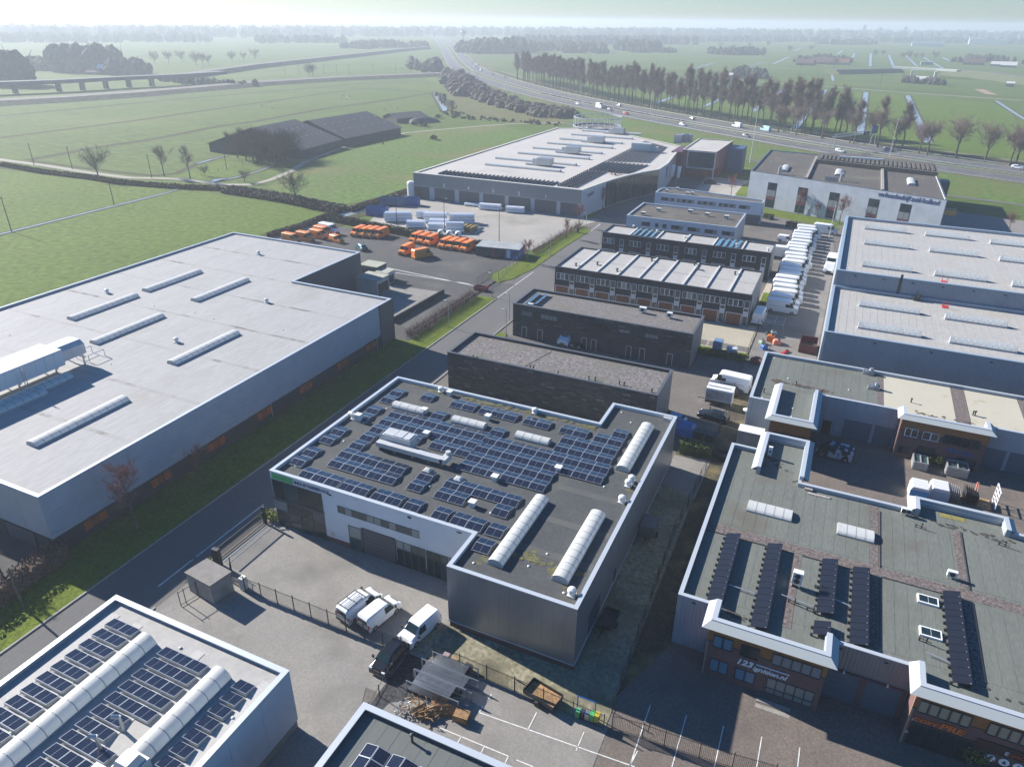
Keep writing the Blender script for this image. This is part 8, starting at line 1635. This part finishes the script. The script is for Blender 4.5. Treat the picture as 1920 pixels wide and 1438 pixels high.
for p in P_[1:-1]:
    for s in (-1.6, 1.6): b = MB(); b.cbox(p[0] + s, p[1], 0, 1.2, 1.6, Hh); b.build('pier', MATS['far_concrete'], t)
t = thing('overpass', 'pale concrete overpass crossing the far railway', 'bridge', (*(24.20,963.41), 0)); P_ = [(22.46,952.01), (42.27,945.12), (64.84,935.97), (83.43,925.20)]; b = MB(); a_, c_ = offset_line(P_, 5), offset_line(P_, -5)
for i in range(3): b.add([(*c_[i], 6.6), (*c_[i + 1], 6.6), (*a_[i + 1], 6.6), (*a_[i], 6.6), (*c_[i], 8.4), (*c_[i + 1], 8.4), (*a_[i + 1], 8.4), (*a_[i], 8.4)], [(3, 2, 1, 0), (4, 5, 6, 7), (0, 1, 5, 4), (2, 3, 7, 6), (3, 0, 4, 7), (1, 2, 6, 5)])
b.build('deck', plain('pale_concrete', (.45, .46, .43), .8), t)
for x, y in ((40.60,924.89), (61.99,911.38)): b = MB(); b.cbox(x, y, 0, 2.2, 6, 6.6); b.build('pier', MATS['pale_concrete'], t)
x, y = (57.35,1018); b = MB(); b.cbox(x, y, 8.4, 12, 7, 3.4); b.build('signal_house', MATS['pale_concrete'], t)
def house(label, x, y, L, W_, e, r, rm, wm, rz=0, group=None, name='farmhouse'):
    t = thing(name, label, 'house', (x, y, 0), group, rz)
    def B(nm, mm, vs, fs): b = MB(); b.add([(v[0] + x, v[1] + y, v[2]) for v in vs], fs); b.build(nm, mm, t)
    B('wall', wm, [(-L / 2, -W_ / 2, 0), (L / 2, -W_ / 2, 0), (L / 2, W_ / 2, 0), (-L / 2, W_ / 2, 0), (-L / 2, -W_ / 2, e), (L / 2, -W_ / 2, e), (L / 2, W_ / 2, e), (-L / 2, W_ / 2, e), (-L / 2, 0, r), (L / 2, 0, r)], [(0, 1, 5, 4), (2, 3, 7, 6), (1, 2, 6, 9, 5), (3, 0, 4, 8, 7)])
    B('roof', rm, [(-L / 2 - .4, -W_ / 2 - .4, e - .2), (L / 2 + .4, -W_ / 2 - .4, e - .2), (L / 2 + .4, 0, r + .1), (-L / 2 - .4, 0, r + .1), (-L / 2 - .4, W_ / 2 + .4, e - .2), (L / 2 + .4, W_ / 2 + .4, e - .2)], [(0, 1, 2, 3), (5, 4, 3, 2)]); return t
TILE = MATS['tile_roof']; SHINY = plain('bright_roof', (.6, .58, .56), .3)
house('white gabled farmhouse with bright roof in the left haze', *(-667.98,515.04), 11, 11, 3, 8.5, SHINY, CONCW, .3); house('low shed left of the white farmhouse', *(-668.97,505.44), 14, 8, 2.5, 5, REDB, REDB, .3, None, 'farm_shed')
for (x, y), L, m, l in (((-128.25,797.34), 9, SHINY, 'small bright roofed house by the crossing road'), ((-123.85,808.97), 8, TILE, 'small dark house by the crossing road'), ((-79.70,1105), 22, TILE, 'left brick farm building in the far meadows'), ((-59.23,1150), 26, TILE, 'middle brick farm building in the far meadows'), ((-38.84,1149), 22, plain('brick_red_roof', (.16, .07, .055), .8), 'right red roofed farm building in the far meadows'), ((35.52,852.23), 10, TILE, 'dark cottage left of the overpass piers'), ((46.86,843.65), 11, SHINY, 'pale roofed cottage under the overpass'), ((54.98,841.09), 9, TILE, 'small cottage right under the overpass'), ((130.06,1269), 26, TILE, 'dark shed at the right edge farm'), ((154.55,1239), 14, SHINY, 'white shed left among the right edge farm'), ((165.55,1217), 18, SHINY, 'white shed right among the right edge farm'), ((118.60,830.36), 6, SHINY, 'tiny pale shed on the right meadows'), ((-358.81,1461), 16, TILE, 'dark farmhouse beside the wood in the middle distance'), ((-208.76,1435), 12, SHINY, 'pale house at the farm wood')): house(l, x, y, L, L * .5, 3, 3 + L * .22, m, BRICK if m is TILE else CONCW, -.15)
t = thing('greenhouse_shed', 'long white shed in the far right meadows', 'barn', (*(82.30,2264), 0)); p, q = Vector((83.56,2265)), Vector((155.68,2278)); b = MB(); d = (q - p); b.add([(*p, 0), (*q, 0), (q.x, q.y + 40, 0), (p.x, p.y + 40, 0), (*p, 7), (*q, 7), (q.x, q.y + 40, 7), (p.x, p.y + 40, 7)], [(4, 5, 6, 7), (0, 1, 5, 4), (1, 2, 6, 5), (3, 0, 4, 7)]); b.build('wall', ACWHITE, t); b = MB(); b.add([(p.x - 1, p.y - 1, 7.1), (q.x + 1, q.y - 1, 7.1), (q.x, q.y + 20, 10), (p.x, p.y + 20, 10)], [(0, 1, 2, 3)]); b.build('roof', METAL, t)
t = thing('water_tower', 'round topped water tower beside the far motorway', 'tower', (*(-916.22,1705), 0)); x, y = (-916.22,1705); b = MB(); b.tube((x, y, 0), (x, y, 18), 1.6, 1.4, 10); b.build('shaft', DSTEEL, t); b = MB(); b.lathe(x, y, [(1.5, 17), (6, 20), (7, 22.5), (5.5, 25.5), (1, 27)], 14); b.build('tank', DSTEEL, t)
for i, ((x, y), w, h, m, l) in enumerate((((20.25,3900), 46, 60, ACWHITE, 'pale tower block in the middle of the far skyline'), ((2.98,3878), 30, 80, GPAINT, 'slim grey tower left of the pale block on the skyline'), ((-58.58,3799), 24, 100, GPAINT, 'thin mast-like tower on the far skyline'), ((104.48,3846), 26, 90, GPAINT, 'slender tower right of the pale block on the skyline'), ((234.06,3045), 30, 38, GPAINT, 'grey tower block in the right haze'), ((366.07,3008), 26, 36, GPAINT, 'dark narrow block near the right edge of the skyline'), ((457.84,3280), 34, 52, ACWHITE, 'white tower block at the right edge of the skyline'), ((-2002,1417), 40, 46, GPAINT, 'church-like tower on the left skyline'), ((-973.23,2768), 60, 46, GPAINT, 'grey blocks left on the middle skyline'), ((-956.15,2790), 40, 50, GPAINT, 'grey block right on the middle skyline'))):
    t = thing('tower_block', l, 'tower block', (x, y, 0)); w *= .5; h *= .42; b = MB(); b.cbox(x, y, 0, w, w * .6, h); b.build('wall', m, t); b = MB(); b.cbox(x, y, h, w * .5, w * .3, h * .08); b.build('roof_plant', GPAINT, t)
# pale sheds of the distant town
for i, (x, y) in enumerate(((178.08,3646), (206.88,3314), (116.99,3013), (292.69,3525), (318.85,3229), (426.03,3676), (70.77,3163), (-8.01,3184), (289.64,2638), (294.61,4082), (-156.61,3249), (-94.75,3086), (-2034,2033), (-2147,1858), (-2586,2399))): 
    t = thing('town_shed', 'small pale shed lost in the haze of the distant town', 'shed', (x, y, 0), 'pale sheds of the distant town'); b = MB(); b.cbox(x, y, 0, RND.uniform(40, 110), 30, RND.uniform(9, 16)); b.build('wall', ACWHITE, t); b = MB(); b.cbox(x, y, 16, 20, 18, 2); b.build('roof', GPAINT, t)
# catenary masts of the railway
for i, (x, y) in enumerate(((-518.28,595.91), (-506.87,603.43), (-495.81,610.70), (-491.98,622.37), (-481.60,629.23), (-471.61,635.83), (-456.37,655.31), (-442.05,674.45), (-433.74,689.86), (-419.96,699.05), (-108.60,951.77), (-73.25,952.57), (-37.85,954.08), (10.75,784.01), (-24.15,838.75), (-229.85,905.18))): 
    t = thing('catenary_mast', 'thin railway mast on the far track', 'mast', (x, y, 0), 'railway masts on the far tracks'); b = MB(); b.tube((x, y, 0), (x, y, 9.5), .16, .12, 5); b.build('pole', DSTEEL, t); b = MB(); b.tube((x, y, 8.5), (x + 3, y + 1, 8.6), .08, .08, 4); b.build('arm', DSTEEL, t)
# animals in the fields: too small to show more than body and legs
for i, (x, y) in enumerate(((-342.67,452.20), (-329.60,432.83), (-324.56,431.50), (-334.02,448.06), (-343.61,369.39), (-327.80,361.17), (-269.08,395.06), (-261.99,399.15), (59.56,453.74), (67.68,435.08))): 
    b = MB(); b.loft([[(x + dx, y + r * math.cos(a), .75 + r * math.sin(a)) for a in [2 * PI * k / 8 for k in range(8)]] for dx, r in ((-.6, .16), (-.35, .33), (.3, .32), (.55, .2), (.75, .16), (.95, .12))]); 
    for dx in (-.4, .35):
        for dy in (-.15, .15): b.tube((x + dx, y + dy, 0), (x + dx, y + dy, .6), .05, .06, 5)
    tag(b.build('sheep', mat('wool', (.55, .53, .48), .95, var=.1, scale=3)), 'white sheep grazing in the far meadow', 'sheep', 'sheep in the meadows')
b_t = thing('sheep_dog', 'dark standing post-like figure in the meadow below the barns', 'post', (*(-191.03,277.77), 0)); x, y = (-191.03,277.77); b_t.name = 'field_post'; b = MB(); b.lathe(x, y, [(.35, 0), (.3, 1.1), (.15, 1.7)], 8); b.build('post', BARK, b_t)
